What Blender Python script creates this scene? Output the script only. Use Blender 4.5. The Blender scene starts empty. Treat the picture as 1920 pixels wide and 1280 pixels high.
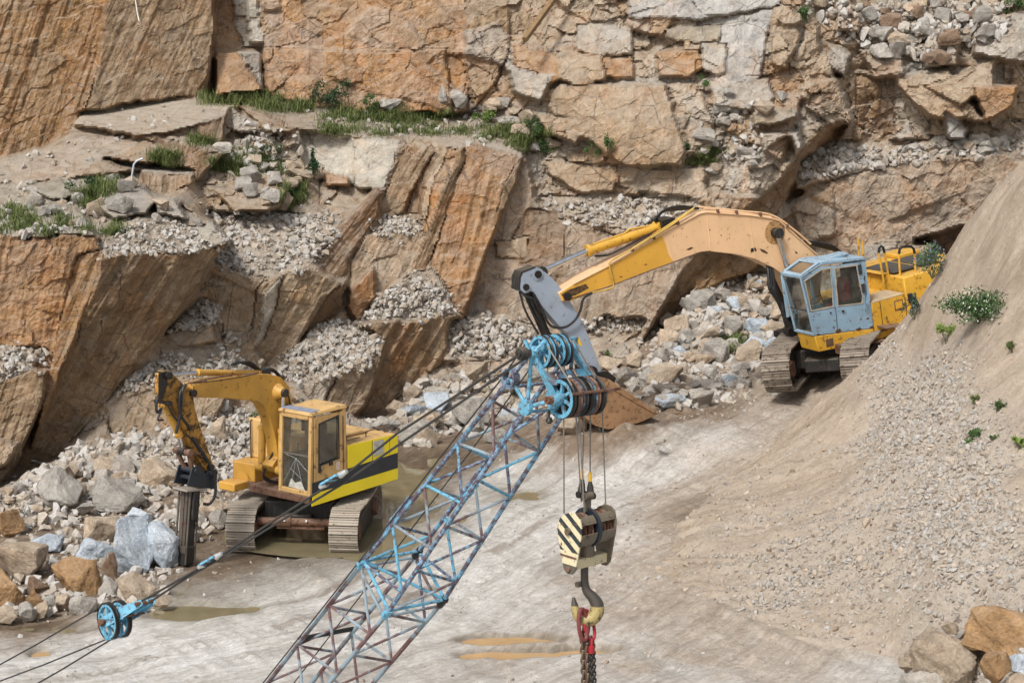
import bpy, bmesh, math, random
import numpy as np
from mathutils import Vector, Matrix

# ------------------------------------------------------------------ camera, sky, sun, exposure
SC = bpy.context.scene
COL = SC.collection
F = 3700.0; PITCH = math.radians(10); HC = 11.15
cam = bpy.data.cameras.new('camera'); camo = bpy.data.objects.new('camera', cam); COL.objects.link(camo)
camo.location = (0, 0, HC); camo.rotation_euler = (math.radians(80), 0, 0)
cam.sensor_width = 36; cam.lens = 36*F/1920; cam.clip_start = 0.5; cam.clip_end = 2000
SC.camera = camo
SUN_EL, SUN_AZ = 50, 212          # degrees; azimuth clockwise from +Y (north): light from behind and left of the camera
world = bpy.data.worlds.new('World'); SC.world = world; world.use_nodes = True
wn = world.node_tree.nodes; wl = world.node_tree.links
sky = wn.new('ShaderNodeTexSky'); sky.sky_type = 'NISHITA'; sky.sun_disc = False
sky.sun_elevation = math.radians(SUN_EL); sky.sun_rotation = math.radians(SUN_AZ)
sky.dust_density = 4.0; sky.air_density = 1.0; sky.ozone_density = 1.0
hs = wn.new('ShaderNodeHueSaturation'); hs.inputs['Saturation'].default_value = 0.32
wl.new(sky.outputs[0], hs.inputs['Color']); wl.new(hs.outputs[0], wn['Background'].inputs[0])
wn['Background'].inputs[1].default_value = 0.13
sl = bpy.data.lights.new('sun', 'SUN'); sl.energy = 2.7; sl.angle = math.radians(10); sl.color = (1, .965, .91)
so = bpy.data.objects.new('sun', sl); COL.objects.link(so)
_a, _e = math.radians(SUN_AZ), math.radians(SUN_EL)
so.rotation_euler = Vector((-math.sin(_a)*math.cos(_e), -math.cos(_a)*math.cos(_e), -math.sin(_e))).to_track_quat('-Z', 'Y').to_euler()
so.location = (0, 0, 60)
SC.view_settings.view_transform = 'Standard'; SC.view_settings.look = 'None'
SC.view_settings.exposure = 0.24; SC.view_settings.gamma = 1.0

# ------------------------------------------------------------------ camera maths
Cv = np.array([0, 0, HC]); Rv = np.array([1., 0, 0])
Fv = np.array([0, math.cos(PITCH), -math.sin(PITCH)]); Uv = np.array([0, math.sin(PITCH), math.cos(PITCH)])
def ray(u, v): return Fv + Rv*(u-960)/F + Uv*(640-v)/F
def P(u, v, d): return Cv + d*ray(u, v)
def gp(u, v, z=0.0):
    r = ray(u, v); return Cv + r*(z-HC)/r[2]
def frame(loc, yaw, pitch=0, roll=0):
    M = Matrix.Rotation(math.radians(yaw), 4, 'Z') @ Matrix.Rotation(math.radians(pitch), 4, 'Y') @ Matrix.Rotation(math.radians(roll), 4, 'X')
    M.translation = Vector(loc); return M
def tracer(M):
    A = np.array(M.to_3x3()); l = np.array(M.translation)
    o = A.T @ (Cv-l)
    def f(u, v, ax, val):
        d = A.T @ ray(u, v); t = (val-o[ax])/d[ax]; return o+t*d
    return f

# ------------------------------------------------------------------ noise (numpy)
def _h(ix, iy, s):
    n = (ix.astype(np.int64)*374761393 + iy.astype(np.int64)*668265263 + s*974711) & 0x7fffffff
    n = ((n ^ (n >> 13))*1274126177) & 0x7fffffff
    n = ((n ^ (n >> 16))*2246822519) & 0x7fffffff
    return ((n ^ (n >> 15)) & 0xffffff)/float(0xffffff)
def vn(x, y, s=0):
    ix = np.floor(x); iy = np.floor(y); fx = x-ix; fy = y-iy
    fx = fx*fx*fx*(fx*(fx*6-15)+10); fy = fy*fy*fy*(fy*(fy*6-15)+10)
    a = _h(ix, iy, s); b = _h(ix+1, iy, s); c = _h(ix, iy+1, s); d = _h(ix+1, iy+1, s)
    return (a*(1-fx)+b*fx)*(1-fy)+(c*(1-fx)+d*fx)*fy*1.0
def fbm(x, y, s=0, o=5, g=.5):
    r = np.zeros(np.broadcast(x, y).shape); a = 1; t = 0
    for i in range(o):
        r += a*(vn(x*2**i+i*17.3, y*2**i-i*9.1, s+i*31)-.5); t += a; a *= g
    return r/t*2
def voro(x, y, s=0, p=3.0, jit=.85):
    ix = np.floor(x); iy = np.floor(y)
    f1 = np.full(x.shape, 9.); f2 = f1.copy(); cx = np.zeros(x.shape); cy = cx.copy(); ci = cx.copy(); cj = cx.copy()
    for i in (-1, 0, 1):
        for j in (-1, 0, 1):
            gx = ix+i; gy = iy+j
            px = gx+.5+(_h(gx, gy, s)-.5)*jit; py = gy+.5+(_h(gx, gy, s+7)-.5)*jit
            d = (np.abs(x-px)**p+np.abs(y-py)**p)**(1/p)
            m = d < f1
            f2 = np.where(m, f1, np.minimum(f2, d)); f1 = np.where(m, d, f1)
            cx = np.where(m, px, cx); cy = np.where(m, py, cy); ci = np.where(m, gx, ci); cj = np.where(m, gy, cj)
    return f1, f2, ci, cj, cx, cy
def inpoly(poly, x, y):
    r = np.zeros(x.shape, bool); n = len(poly)
    for i in range(n):
        x0, y0 = poly[i][:2]; x1, y1 = poly[(i+1) % n][:2]
        if y0 == y1: continue
        c = ((y0 > y) != (y1 > y)) & (x < (x1-x0)*(y-y0)/(y1-y0)+x0)
        r ^= c
    return r
def sstep(a, b, x):
    t = np.clip((x-a)/(b-a), 0, 1); return t*t*(3-2*t)

# ------------------------------------------------------------------ object helpers
def tag(o, label=None, cat=None, group=None, kind=None):
    if label: o['label'] = label
    if cat: o['category'] = cat
    if group: o['group'] = group
    if kind: o['kind'] = kind
    return o
def thing(name, label, cat, M, group=None):
    o = bpy.data.objects.new(name, None); COL.objects.link(o)
    o.matrix_world = M if isinstance(M, Matrix) else Matrix.Translation(Vector(M))
    o.empty_display_size = .2
    return tag(o, label, cat, group)
def np_mesh(name, V, Fc, mat, smooth=False, attrs=None):
    me = bpy.data.meshes.new(name)
    V = np.asarray(V, np.float32); Fc = np.asarray(Fc, np.int32); k = Fc.shape[1]
    me.vertices.add(len(V)); me.vertices.foreach_set('co', V.ravel())
    me.loops.add(Fc.size); me.loops.foreach_set('vertex_index', Fc.ravel())
    me.polygons.add(len(Fc)); me.polygons.foreach_set('loop_start', np.arange(len(Fc), dtype=np.int32)*k)
    me.polygons.foreach_set('use_smooth', np.full(len(Fc), smooth))
    for n, a in (attrs or {}).items():
        a = np.asarray(a, np.float32)
        if a.ndim == 1: me.attributes.new(n, 'FLOAT', 'POINT').data.foreach_set('value', a)
        elif a.shape[1] == 4: me.attributes.new(n, 'FLOAT_COLOR', 'POINT').data.foreach_set('color', a.ravel())
        else: me.attributes.new(n, 'FLOAT_VECTOR', 'POINT').data.foreach_set('vector', a.ravel())
    me.update(calc_edges=True); me.validate()
    me.materials.append(mat)
    return me
def link(name, me, parent=None):
    o = bpy.data.objects.new(name, me); COL.objects.link(o)
    if parent: o.parent = parent
    return o
SPLIT = dict(boom_pins='boom_pin', arm_pins='arm_pin', arm_hoses='arm_hose', boom_hoses='boom_hose', cab_side_hoses='cab_side_hose', rollers='track_roller', marker_bolts='marker_bolt', control_levers='control_lever', engine_hoses='engine_hose', deck_hoses='deck_hose', boom_pipes='boom_pipe', side_rail='side_rail', exhaust_box='exhaust_box', pin_bosses='pin_boss', door_hinges='door_hinge', tread_plates='tread_plate', bucket_teeth='bucket_tooth', link_pin='link_pin', link_plate='link_plate', cross_pins='cross_pin', door_handle='door_handle', stem='stem', pendant_pin='pendant_pin', axle='axle', linkage='link', breaker_side_plates='breaker_side_plate')
class MB:
    """collects shapes; build() links them as one mesh object"""
    def __init__(s): s.v = []; s.f = []
    def add(s, vs, fs):
        n = len(s.v); s.v += [tuple(map(float, p)) for p in vs]; s.f += [tuple(i+n for i in f) for f in fs]; return s
    def hexa(s, p): # 8 points: bottom ring 0-3, top ring 4-7
        return s.add(p, [(3, 2, 1, 0), (4, 5, 6, 7), (0, 1, 5, 4), (1, 2, 6, 5), (2, 3, 7, 6), (3, 0, 4, 7)])
    def box(s, x0, x1, y0, y1, z0, z1):
        return s.hexa([(x0,y0,z0),(x1,y0,z0),(x1,y1,z0),(x0,y1,z0),(x0,y0,z1),(x1,y0,z1),(x1,y1,z1),(x0,y1,z1)])
    def obox(s, c, ax, ay, az): # oriented box, half-extent vectors
        c, ax, ay, az = map(np.asarray, (c, ax, ay, az))
        return s.hexa([c-ax-ay-az, c+ax-ay-az, c+ax+ay-az, c-ax+ay-az, c-ax-ay+az, c+ax-ay+az, c+ax+ay+az, c-ax+ay+az])
    def bar(s, p0, p1, w, h, up=(0, 0, 1)): # rectangular bar p0->p1
        p0 = np.asarray(p0, float); p1 = np.asarray(p1, float); d = p1-p0; L = np.linalg.norm(d); d = d/L
        a = np.cross(d, up); a = a/(np.linalg.norm(a)+1e-9); b = np.cross(a, d)
        return s.obox((p0+p1)/2, d*L/2, a*w/2, b*h/2)
    def tube(s, pts, r, n=8, caps=True):
        pts = [np.asarray(p, float) for p in pts]; m = len(pts)
        rs = r if hasattr(r, '__len__') else [r]*m
        base = len(s.v); pa = None
        for i, p in enumerate(pts):
            t = pts[min(i+1, m-1)]-pts[max(i-1, 0)]; t = t/(np.linalg.norm(t)+1e-9)
            if pa is None:
                q = np.array([0, 0, 1.]) if abs(t[2]) < .9 else np.array([1., 0, 0]); pa = np.cross(t, q)
            pa = pa-t*np.dot(pa, t); pa = pa/(np.linalg.norm(pa)+1e-9); b = np.cross(t, pa)
            for k in range(n):
                a = 2*math.pi*k/n; s.v.append(tuple(p+rs[i]*(math.cos(a)*pa+math.sin(a)*b)))
        for i in range(m-1):
            for k in range(n):
                s.f.append((base+i*n+k, base+i*n+(k+1) % n, base+(i+1)*n+(k+1) % n, base+(i+1)*n+k))
        if caps:
            s.f.append(tuple(base+k for k in range(n))[::-1]); s.f.append(tuple(base+(m-1)*n+k for k in range(n)))
        return s
    def lathe(s, c, axis, prof, n=24): # prof: list of (along axis, radius); closed if first==last
        c = np.asarray(c, float); t = np.asarray(axis, float); t = t/np.linalg.norm(t)
        q = np.array([0, 0, 1.]) if abs(t[2]) < .9 else np.array([1., 0, 0]); a = np.cross(t, q); a /= np.linalg.norm(a); b = np.cross(t, a)
        base = len(s.v)
        for z, r in prof:
            for k in range(n):
                an = 2*math.pi*k/n; s.v.append(tuple(c+t*z+r*(math.cos(an)*a+math.sin(an)*b)))
        for i in range(len(prof)-1):
            for k in range(n):
                s.f.append((base+i*n+k, base+i*n+(k+1) % n, base+(i+1)*n+(k+1) % n, base+(i+1)*n+k))
        return s
    def cyl(s, c, axis, r, h, n=16, r2=None): # centred
        r2 = r if r2 is None else r2
        s.lathe(c, axis, [(-h/2, 1e-4), (-h/2, r), (h/2, r2), (h/2, 1e-4)], n); return s
    def prism(s, pts, off): # polygon (3D) extruded by off
        n = len(pts); pts = [np.asarray(p, float) for p in pts]; off = np.asarray(off, float)
        return s.add(pts+[p+off for p in pts], [tuple(range(n))[::-1], tuple(range(n, 2*n))]+[(i, (i+1) % n, n+(i+1) % n, n+i) for i in range(n)])
    def islands(s):
        p = list(range(len(s.v)))
        def f(i):
            while p[i] != i: p[i] = p[p[i]]; i = p[i]
            return i
        for q in s.f:
            for i in q[1:]: p[f(i)] = f(q[0])
        g = {}
        for q in s.f: g.setdefault(f(q[0]), []).append(q)
        for fs in g.values():
            u = sorted({i for q in fs for i in q}); re = {k: n for n, k in enumerate(u)}; m = MB(); m.v = [s.v[i] for i in u]; m.f = [tuple(re[i] for i in q) for q in fs]; yield m
    def build(s, name, mat, parent=None, world=False, bevel=0, smooth=True, origin=None, ang=35):
        if name in SPLIT and parent is not None:   # several like pieces: each becomes a part of its own
            o = None
            for m in s.islands(): o = m._build(SPLIT[name], mat, parent, world, bevel, smooth, origin, ang)
            return o
        return s._build(name, mat, parent, world, bevel, smooth, origin, ang)
    def _build(s, name, mat, parent=None, world=False, bevel=0, smooth=True, origin=None, ang=35):
        V = np.array(s.v)
        if world and parent is not None:
            Mw = Matrix.Identity(4); q = parent
            while q is not None: Mw = q.matrix_basis @ Mw; q = q.parent
            Mi = np.array(Mw.inverted()); V = V @ Mi[:3, :3].T + Mi[:3, 3]
        elif parent is None:
            if origin is None: origin = np.array([(V[:, 0].min()+V[:, 0].max())/2, (V[:, 1].min()+V[:, 1].max())/2, V[:, 2].min()])
            V = V-np.asarray(origin)
        me = bpy.data.meshes.new(name); me.from_pydata([tuple(p) for p in V], [], s.f)
        bm = bmesh.new(); bm.from_mesh(me); bmesh.ops.recalc_face_normals(bm, faces=bm.faces); bm.to_mesh(me); bm.free()
        me.materials.append(mat)
        if smooth:
            me.polygons.foreach_set('use_smooth', [True]*len(me.polygons)); me.set_sharp_from_angle(angle=math.radians(ang))
        o = link(name, me, parent)
        if parent is None: o.location = Vector(origin)
        if bevel:
            m = o.modifiers.new('edge', 'BEVEL'); m.width = bevel; m.segments = 2; m.limit_method = 'ANGLE'; m.angle_limit = math.radians(35)
        return o

# ------------------------------------------------------------------ materials
class N:
    def __init__(s, name):
        s.m = bpy.data.materials.new(name); s.m.use_nodes = True
        s.t = s.m.node_tree; s.b = s.t.nodes['Principled BSDF']
    def n(s, typ, **kw):
        x = s.t.nodes.new('ShaderNode'+typ)
        for k, v in kw.items(): setattr(x, k, v)
        return x
    def l(s, a, b): s.t.links.new(a, b)
    def coord(s, kind='Object'): return s.n('TexCoord').outputs[kind]
    def pos(s): return s.n('NewGeometry').outputs['Position']
    def noise(s, vec, scale, detail=6, rough=.55, dist=0):
        x = s.n('TexNoise'); x.inputs['Scale'].default_value = scale; x.inputs['Detail'].default_value = detail
        x.inputs['Roughness'].default_value = rough; x.inputs['Distortion'].default_value = dist
        s.l(vec, x.inputs['Vector']); return x.outputs['Fac']
    def ramp(s, fac, a, b, lo=0.0, hi=1.0):
        x = s.n('MapRange'); x.inputs[1].default_value = a; x.inputs[2].default_value = b; x.inputs[3].default_value = lo; x.inputs[4].default_value = hi
        s.l(fac, x.inputs[0]); return x.outputs[0]
    def math(s, op, a, b=None):
        x = s.n('Math', operation=op)
        for i, q in enumerate((a, b)):
            if q is None: continue
            if isinstance(q, (int, float)): x.inputs[i].default_value = q
            else: s.l(q, x.inputs[i])
        return x.outputs[0]
    def mix(s, fac, a, b, mode='MIX'):
        x = s.n('Mix', data_type='RGBA', blend_type=mode)
        for i, q in ((0, fac), (6, a), (7, b)):
            if isinstance(q, (int, float)): x.inputs[i].default_value = q
            elif isinstance(q, tuple): x.inputs[i].default_value = q if len(q) == 4 else q+(1,)
            else: s.l(q, x.inputs[i])
        return x.outputs[2]
    def attr(s, name, out='Color'):
        x = s.n('Attribute'); x.attribute_name = name; return x.outputs[out]
    def mapping(s, vec, scale=(1, 1, 1), rot=(0, 0, 0)):
        x = s.n('Mapping'); x.inputs['Scale'].default_value = scale; x.inputs['Rotation'].default_value = rot; s.l(vec, x.inputs['Vector']); return x.outputs[0]
    def bump(s, h, dist=.02, strength=1.0, prev=None):
        x = s.n('Bump'); x.inputs['Distance'].default_value = dist; x.inputs['Strength'].default_value = strength; s.l(h, x.inputs['Height'])
        if prev is not None: s.l(prev, x.inputs['Normal'])
        return x.outputs[0]
    def done(s, col=None, rough=.9, normal=None, metal=0.0, spec=None):
        for k, q in (('Base Color', col), ('Roughness', rough), ('Metallic', metal), ('Normal', normal), ('Specular IOR Level', spec)):
            if q is None: continue
            if isinstance(q, (int, float)): s.b.inputs[k].default_value = q
            elif isinstance(q, tuple): s.b.inputs[k].default_value = q+(1,)
            else: s.l(q, s.b.inputs[k])
        return s.m
def paint(name, col, rust=.35, dust=.35, rough=.5, rustcol=(.09, .035, .015), dustcol=(.38, .31, .23), var=.25, col2=None, scale=1.0):
    k = N(name); p = k.coord('Object')
    big = k.noise(p, 1.3*scale, 4); mid = k.noise(p, 7*scale, 7, .65); fine = k.noise(p, 38*scale, 5, .7)
    c = k.mix(k.ramp(big, .35, .65), tuple(x*(1-var) for x in col), tuple(min(1, x*(1+var*.6)) for x in col))
    if col2: c = k.mix(k.ramp(k.noise(p, 2.1*scale, 5, .6, .6), .44, .56), c, col2)
    drip = k.noise(k.mapping(p, (9, 9, .8)), 2.2*scale, 5, .6)
    c = k.mix(k.ramp(drip, .5, .8, 0, .55*dust), c, dustcol)
    nz = k.n('SeparateXYZ'); k.l(k.n('NewGeometry').outputs['Normal'], nz.inputs[0])
    up = k.math('MULTIPLY', k.ramp(nz.outputs[2], .2, .95), k.ramp(mid, .25, .7))
    c = k.mix(k.math('MULTIPLY', up, dust), c, dustcol)
    rm = k.math('ADD', k.math('MULTIPLY', mid, .62), k.math('MULTIPLY', fine, .38))
    rm = k.ramp(rm, .66-.22*rust, .70-.20*rust)
    c = k.mix(k.math('MULTIPLY', rm, .9), c, rustcol)
    c = k.mix(.22, c, k.mix(fine, (.3, .3, .3), (1, 1, 1)), 'MULTIPLY')
    r = k.math('ADD', k.math('MULTIPLY', rm, .35), k.ramp(fine, .3, .7, rough-.08, rough+.12))
    return k.done(c, r, k.bump(k.math('SUBTRACT', fine, rm), .006, .35), 0, .4)
def flat(name, col, rough=.6, metal=0.0, var=.35, scale=9):
    k = N(name); p = k.coord('Object'); a = k.noise(p, scale, 6, .65)
    c = k.mix(k.ramp(a, .3, .7), tuple(x*(1-var) for x in col), tuple(min(1, x*(1+var)) for x in col))
    return k.done(c, k.ramp(a, .3, .7, max(.05, rough-.12), min(1, rough+.12)), k.bump(a, .004, .3), metal)
# ------------------------------------------------------------------ rock and earth materials
def rock_material(name='quarry_rock', bl=1.0):
    k = N(name); p = k.pos()
    col = k.attr('col'); aux = k.n('SeparateXYZ'); k.l(k.attr('aux', 'Vector'), aux.inputs[0])
    streak, dusty, cell = aux.outputs; streak = k.math('MULTIPLY', streak, k.ramp(k.noise(p, .8, 5, .6, .6), .36, .60, .25, 1))
    sc = k.attr('sc', 'Vector')
    n1 = k.noise(p, .55, 5, .6, .4); n2 = k.noise(p, 3.1, 7, .62, .3); n3 = k.noise(p, 17, 6, .7); n4 = k.noise(p, 70, 3, .7)
    c = k.mix(1.0, col, k.mix(k.ramp(n2, .25, .75), (.58, .56, .54), (1.34, 1.33, 1.31)), 'MULTIPLY')
    # iron stain in broad patches and grey weathered skin
    stain = k.math('MULTIPLY', k.ramp(k.noise(p, .9, 6, .62, .8), .5, .66), k.ramp(n3, .2, .7, .35, 1))
    c = k.mix(k.math('MULTIPLY', stain, .55*bl), c, k.mix(1.0, c, (1.14, .77, .47), 'MULTIPLY'))
    grey = k.ramp(k.noise(p, 1.6, 6, .66, .5), .56, .68)
    c = k.mix(k.math('MULTIPLY', grey, .30*bl), c, (.36, .34, .30))
    # streaks that run down the slabs
    s1 = k.noise(k.mapping(sc, (2.2, .26, 1)), 1.0, 8, .64, .35); s2 = k.noise(k.mapping(sc, (8, .7, 1)), 1.0, 6, .66, .3); s3 = k.noise(k.mapping(sc, (1.3, .12, 1)), 1.0, 4, .5, .2)
    dk = k.math('MULTIPLY', streak, k.ramp(s1, .44, .62)); 
    c = k.mix(k.math('MULTIPLY', dk, .46), c, k.mix(1.0, c, (.40, .35, .27), 'MULTIPLY'))
    s4 = k.noise(k.mapping(sc, (5.5, .12, 1)), 1.0, 4, .55); c = k.mix(k.math('MULTIPLY', k.math('MULTIPLY', streak, k.ramp(s4, .62, .70)), .45), c, (.075, .062, .040))
    c = k.mix(k.math('MULTIPLY', k.math('MULTIPLY', streak, k.ramp(s2, .52, .68)), .24), c, (.47, .37, .24))
    c = k.mix(k.math('MULTIPLY', k.math('MULTIPLY', streak, k.ramp(s3, .52, .64)), .42), c, k.mix(1.0, c, (1.12, .76, .44), 'MULTIPLY'))
    # hairline joints
    wp = k.n('Mix', data_type='VECTOR'); wp.inputs[0].default_value = .16; k.l(p, wp.inputs[4]); nzv = k.n('TexNoise'); nzv.inputs['Scale'].default_value = 1.7; nzv.inputs['Detail'].default_value = 4; k.l(p, nzv.inputs['Vector']); k.l(nzv.outputs['Color'], wp.inputs[5])
    vo = k.n('TexVoronoi', feature='DISTANCE_TO_EDGE'); vo.inputs['Scale'].default_value = .95; k.l(k.mapping(wp.outputs[1], (1, 1, 1.5), (0, .3, 0)), vo.inputs['Vector'])
    crk = k.math('MULTIPLY', k.ramp(vo.outputs['Distance'], .004, .018, 1, 0), k.ramp(n1, .42, .55)); c = k.mix(k.math('MULTIPLY', crk, .75 if bl == 1 else 0.0), c, (.07, .05, .035))
    # fine grain
    c = k.mix(1.0, c, k.mix(k.ramp(n3, .3, .7), (.68, .68, .68), (1.22, 1.21, 1.2)), 'MULTIPLY')
    c = k.mix(k.ramp(n4, .57, .68, 0, .5), c, (.15, .11, .08))
    c = k.mix(k.ramp(n4, .34, .42, .35, 0), c, (.56, .50, .42))
    # stone dust lying on whatever faces up
    nz = k.n('SeparateXYZ'); k.l(k.n('NewGeometry').outputs['Normal'], nz.inputs[0])
    up = k.math('MULTIPLY', k.ramp(nz.outputs[2], .35, .9), k.ramp(n2, .3, .62))
    c = k.mix(k.math('MULTIPLY', up, .55 if bl == 1 else .25), c, (.44, .39, .33))
    c = k.mix(k.math('MULTIPLY', dusty, k.ramp(n2, .3, .65, .2, .8)), c, (.43, .37, .30))
    h = k.math('ADD', k.math('MULTIPLY', n2, .5), k.math('MULTIPLY', n3, .35))
    b1 = k.bump(h, .22, .8); b2 = k.bump(n4, .03, .7, b1)
    b3 = k.bump(k.math('MULTIPLY', s1, streak), .08, .4, b2)
    return k.done(c, .93, b3, 0, .25)
ROCK = rock_material(); BOULDER = rock_material('boulder_rock', .3)
def stone_material(name, a, b, c_):
    """loose stones: every stone takes its own tint from the 'rnd' attribute"""
    k = N(name); p = k.pos(); r = k.attr('rnd', 'Fac')
    c = k.mix(k.ramp(r, 0, .5), a, b); c = k.mix(k.ramp(r, .6, 1), c, c_)
    n = k.noise(p, 14, 6, .68)
    c = k.mix(1.0, c, k.mix(k.ramp(n, .3, .7), (.72, .71, .70), (1.16, 1.15, 1.14)), 'MULTIPLY')
    return k.done(c, .93, k.bump(n, .03, .5), 0, .25)
RUBBLE = stone_material('rubble_stone', (.40, .345, .285), (.45, .435, .41), (.33, .27, .205))
PEBBLE = stone_material('gravel_stone', (.43, .36, .285), (.385, .37, .35), (.28, .225, .175))
def ground_material():
    k = N('quarry_floor_ground'); p = k.pos(); a = k.n('SeparateXYZ'); k.l(k.attr('aux', 'Vector'), a.inputs[0])
    wet, mud, white = a.outputs
    sc = k.attr('sc', 'Vector'); road = k.mapping(sc, (1.0, .13, 0))
    n1 = k.noise(p, .45, 6, .62, .5); n2 = k.noise(road, 1.1, 7, .64, .5); n3 = k.noise(p, 9, 7, .7); n4 = k.noise(p, 60, 3, .7)
    n5 = k.noise(k.mapping(sc, (1, .10, 0)), 3.4, 8, .68, .4); n6 = k.noise(p, 2.3, 7, .68, .6)
    c = k.mix(k.ramp(k.math('ADD', k.math('MULTIPLY', n2, .5), k.math('MULTIPLY', n5, .5)), .42, .58), (.41, .385, .35), (.61, .595, .57))
    c = k.mix(k.ramp(n1, .48, .62, 0, .6), c, (.50, .475, .445))
    c = k.mix(k.math('MULTIPLY', k.math('MULTIPLY', white, k.ramp(n6, .40, .56)), k.ramp(n5, .36, .56, .1, .85)), c, (.67, .66, .64))
    c = k.mix(k.math('MULTIPLY', mud, k.ramp(n6, .22, .48, .5, 1)), c, k.mix(k.ramp(n5, .35, .65), (.15, .105, .07), (.29, .225, .165)))
    c = k.mix(k.math('MULTIPLY', k.attr('earth', 'Fac'), k.ramp(n6, .3, .55, .45, .95)), c, k.mix(k.ramp(n5, .35, .65), (.33, .265, .205), (.50, .425, .35)))
    c = k.mix(k.math('MULTIPLY', wet, .85), c, k.mix(1.0, c, (.52, .49, .42), 'MULTIPLY'))
    n7 = k.noise(k.mapping(sc, (1, .22, 0)), 14, 6, .72, .6)
    c = k.mix(1.0, c, k.mix(k.ramp(n3, .3, .7), (.78, .77, .76), (1.15, 1.15, 1.15)), 'MULTIPLY'); c = k.mix(1.0, c, k.mix(k.ramp(n7, .34, .6), (.80, .785, .77), (1.08, 1.08, 1.08)), 'MULTIPLY')
    c = k.mix(k.ramp(n4, .60, .70, 0, .4), c, (.2, .16, .12))
    h = k.math('ADD', k.math('MULTIPLY', n5, .6), k.math('MULTIPLY', n3, .4))
    return k.done(c, k.ramp(wet, 0, 1, .92, .38), k.bump(n4, .03, .6, k.bump(h, .14, .8)), 0, .35)
def mound_material():
    k = N('sandy_gravel_earth'); p = k.pos(); a = k.n('SeparateXYZ'); k.l(k.attr('aux', 'Vector'), a.inputs[0])
    slope = k.mapping(p, (.35, 1.4, .6), (0, 0, math.radians(26)))
    n1 = k.noise(slope, 1.4, 7, .65, .5); n3 = k.noise(p, 12, 7, .72); n4 = k.noise(p, 55, 4, .7)
    c = k.mix(k.ramp(n1, .32, .68), (.30, .24, .18), (.47, .39, .31))
    c = k.mix(k.math('MULTIPLY', a.outputs[0], k.ramp(n3, .2, .6)), c, (.42, .375, .325))
    c = k.mix(1.0, c, k.mix(k.ramp(n3, .3, .7), (.78, .77, .76), (1.14, 1.13, 1.12)), 'MULTIPLY')
    c = k.mix(k.ramp(n4, .60, .70, 0, .35), c, (.2, .15, .10))
    c = k.mix(k.ramp(n4, .28, .38, .4, 0), c, (.55, .5, .44))
    return k.done(c, .95, k.bump(n4, .03, .6, k.bump(n3, .09, .6)), 0, .2)
GROUND = ground_material(); MOUND = mound_material()

# ------------------------------------------------------------------ the cliff: facets of rock, each an outline and the distance of its corners
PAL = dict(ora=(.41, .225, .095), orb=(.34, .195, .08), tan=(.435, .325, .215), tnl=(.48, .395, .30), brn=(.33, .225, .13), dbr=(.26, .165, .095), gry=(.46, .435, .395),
           wht=(.58, .55, .48), olv=(.33, .31, .25), pnk=(.40, .315, .24), sol=(.31, .25, .18), rub=(.43, .37, .30), blu=(.47, .48, .485))
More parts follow.
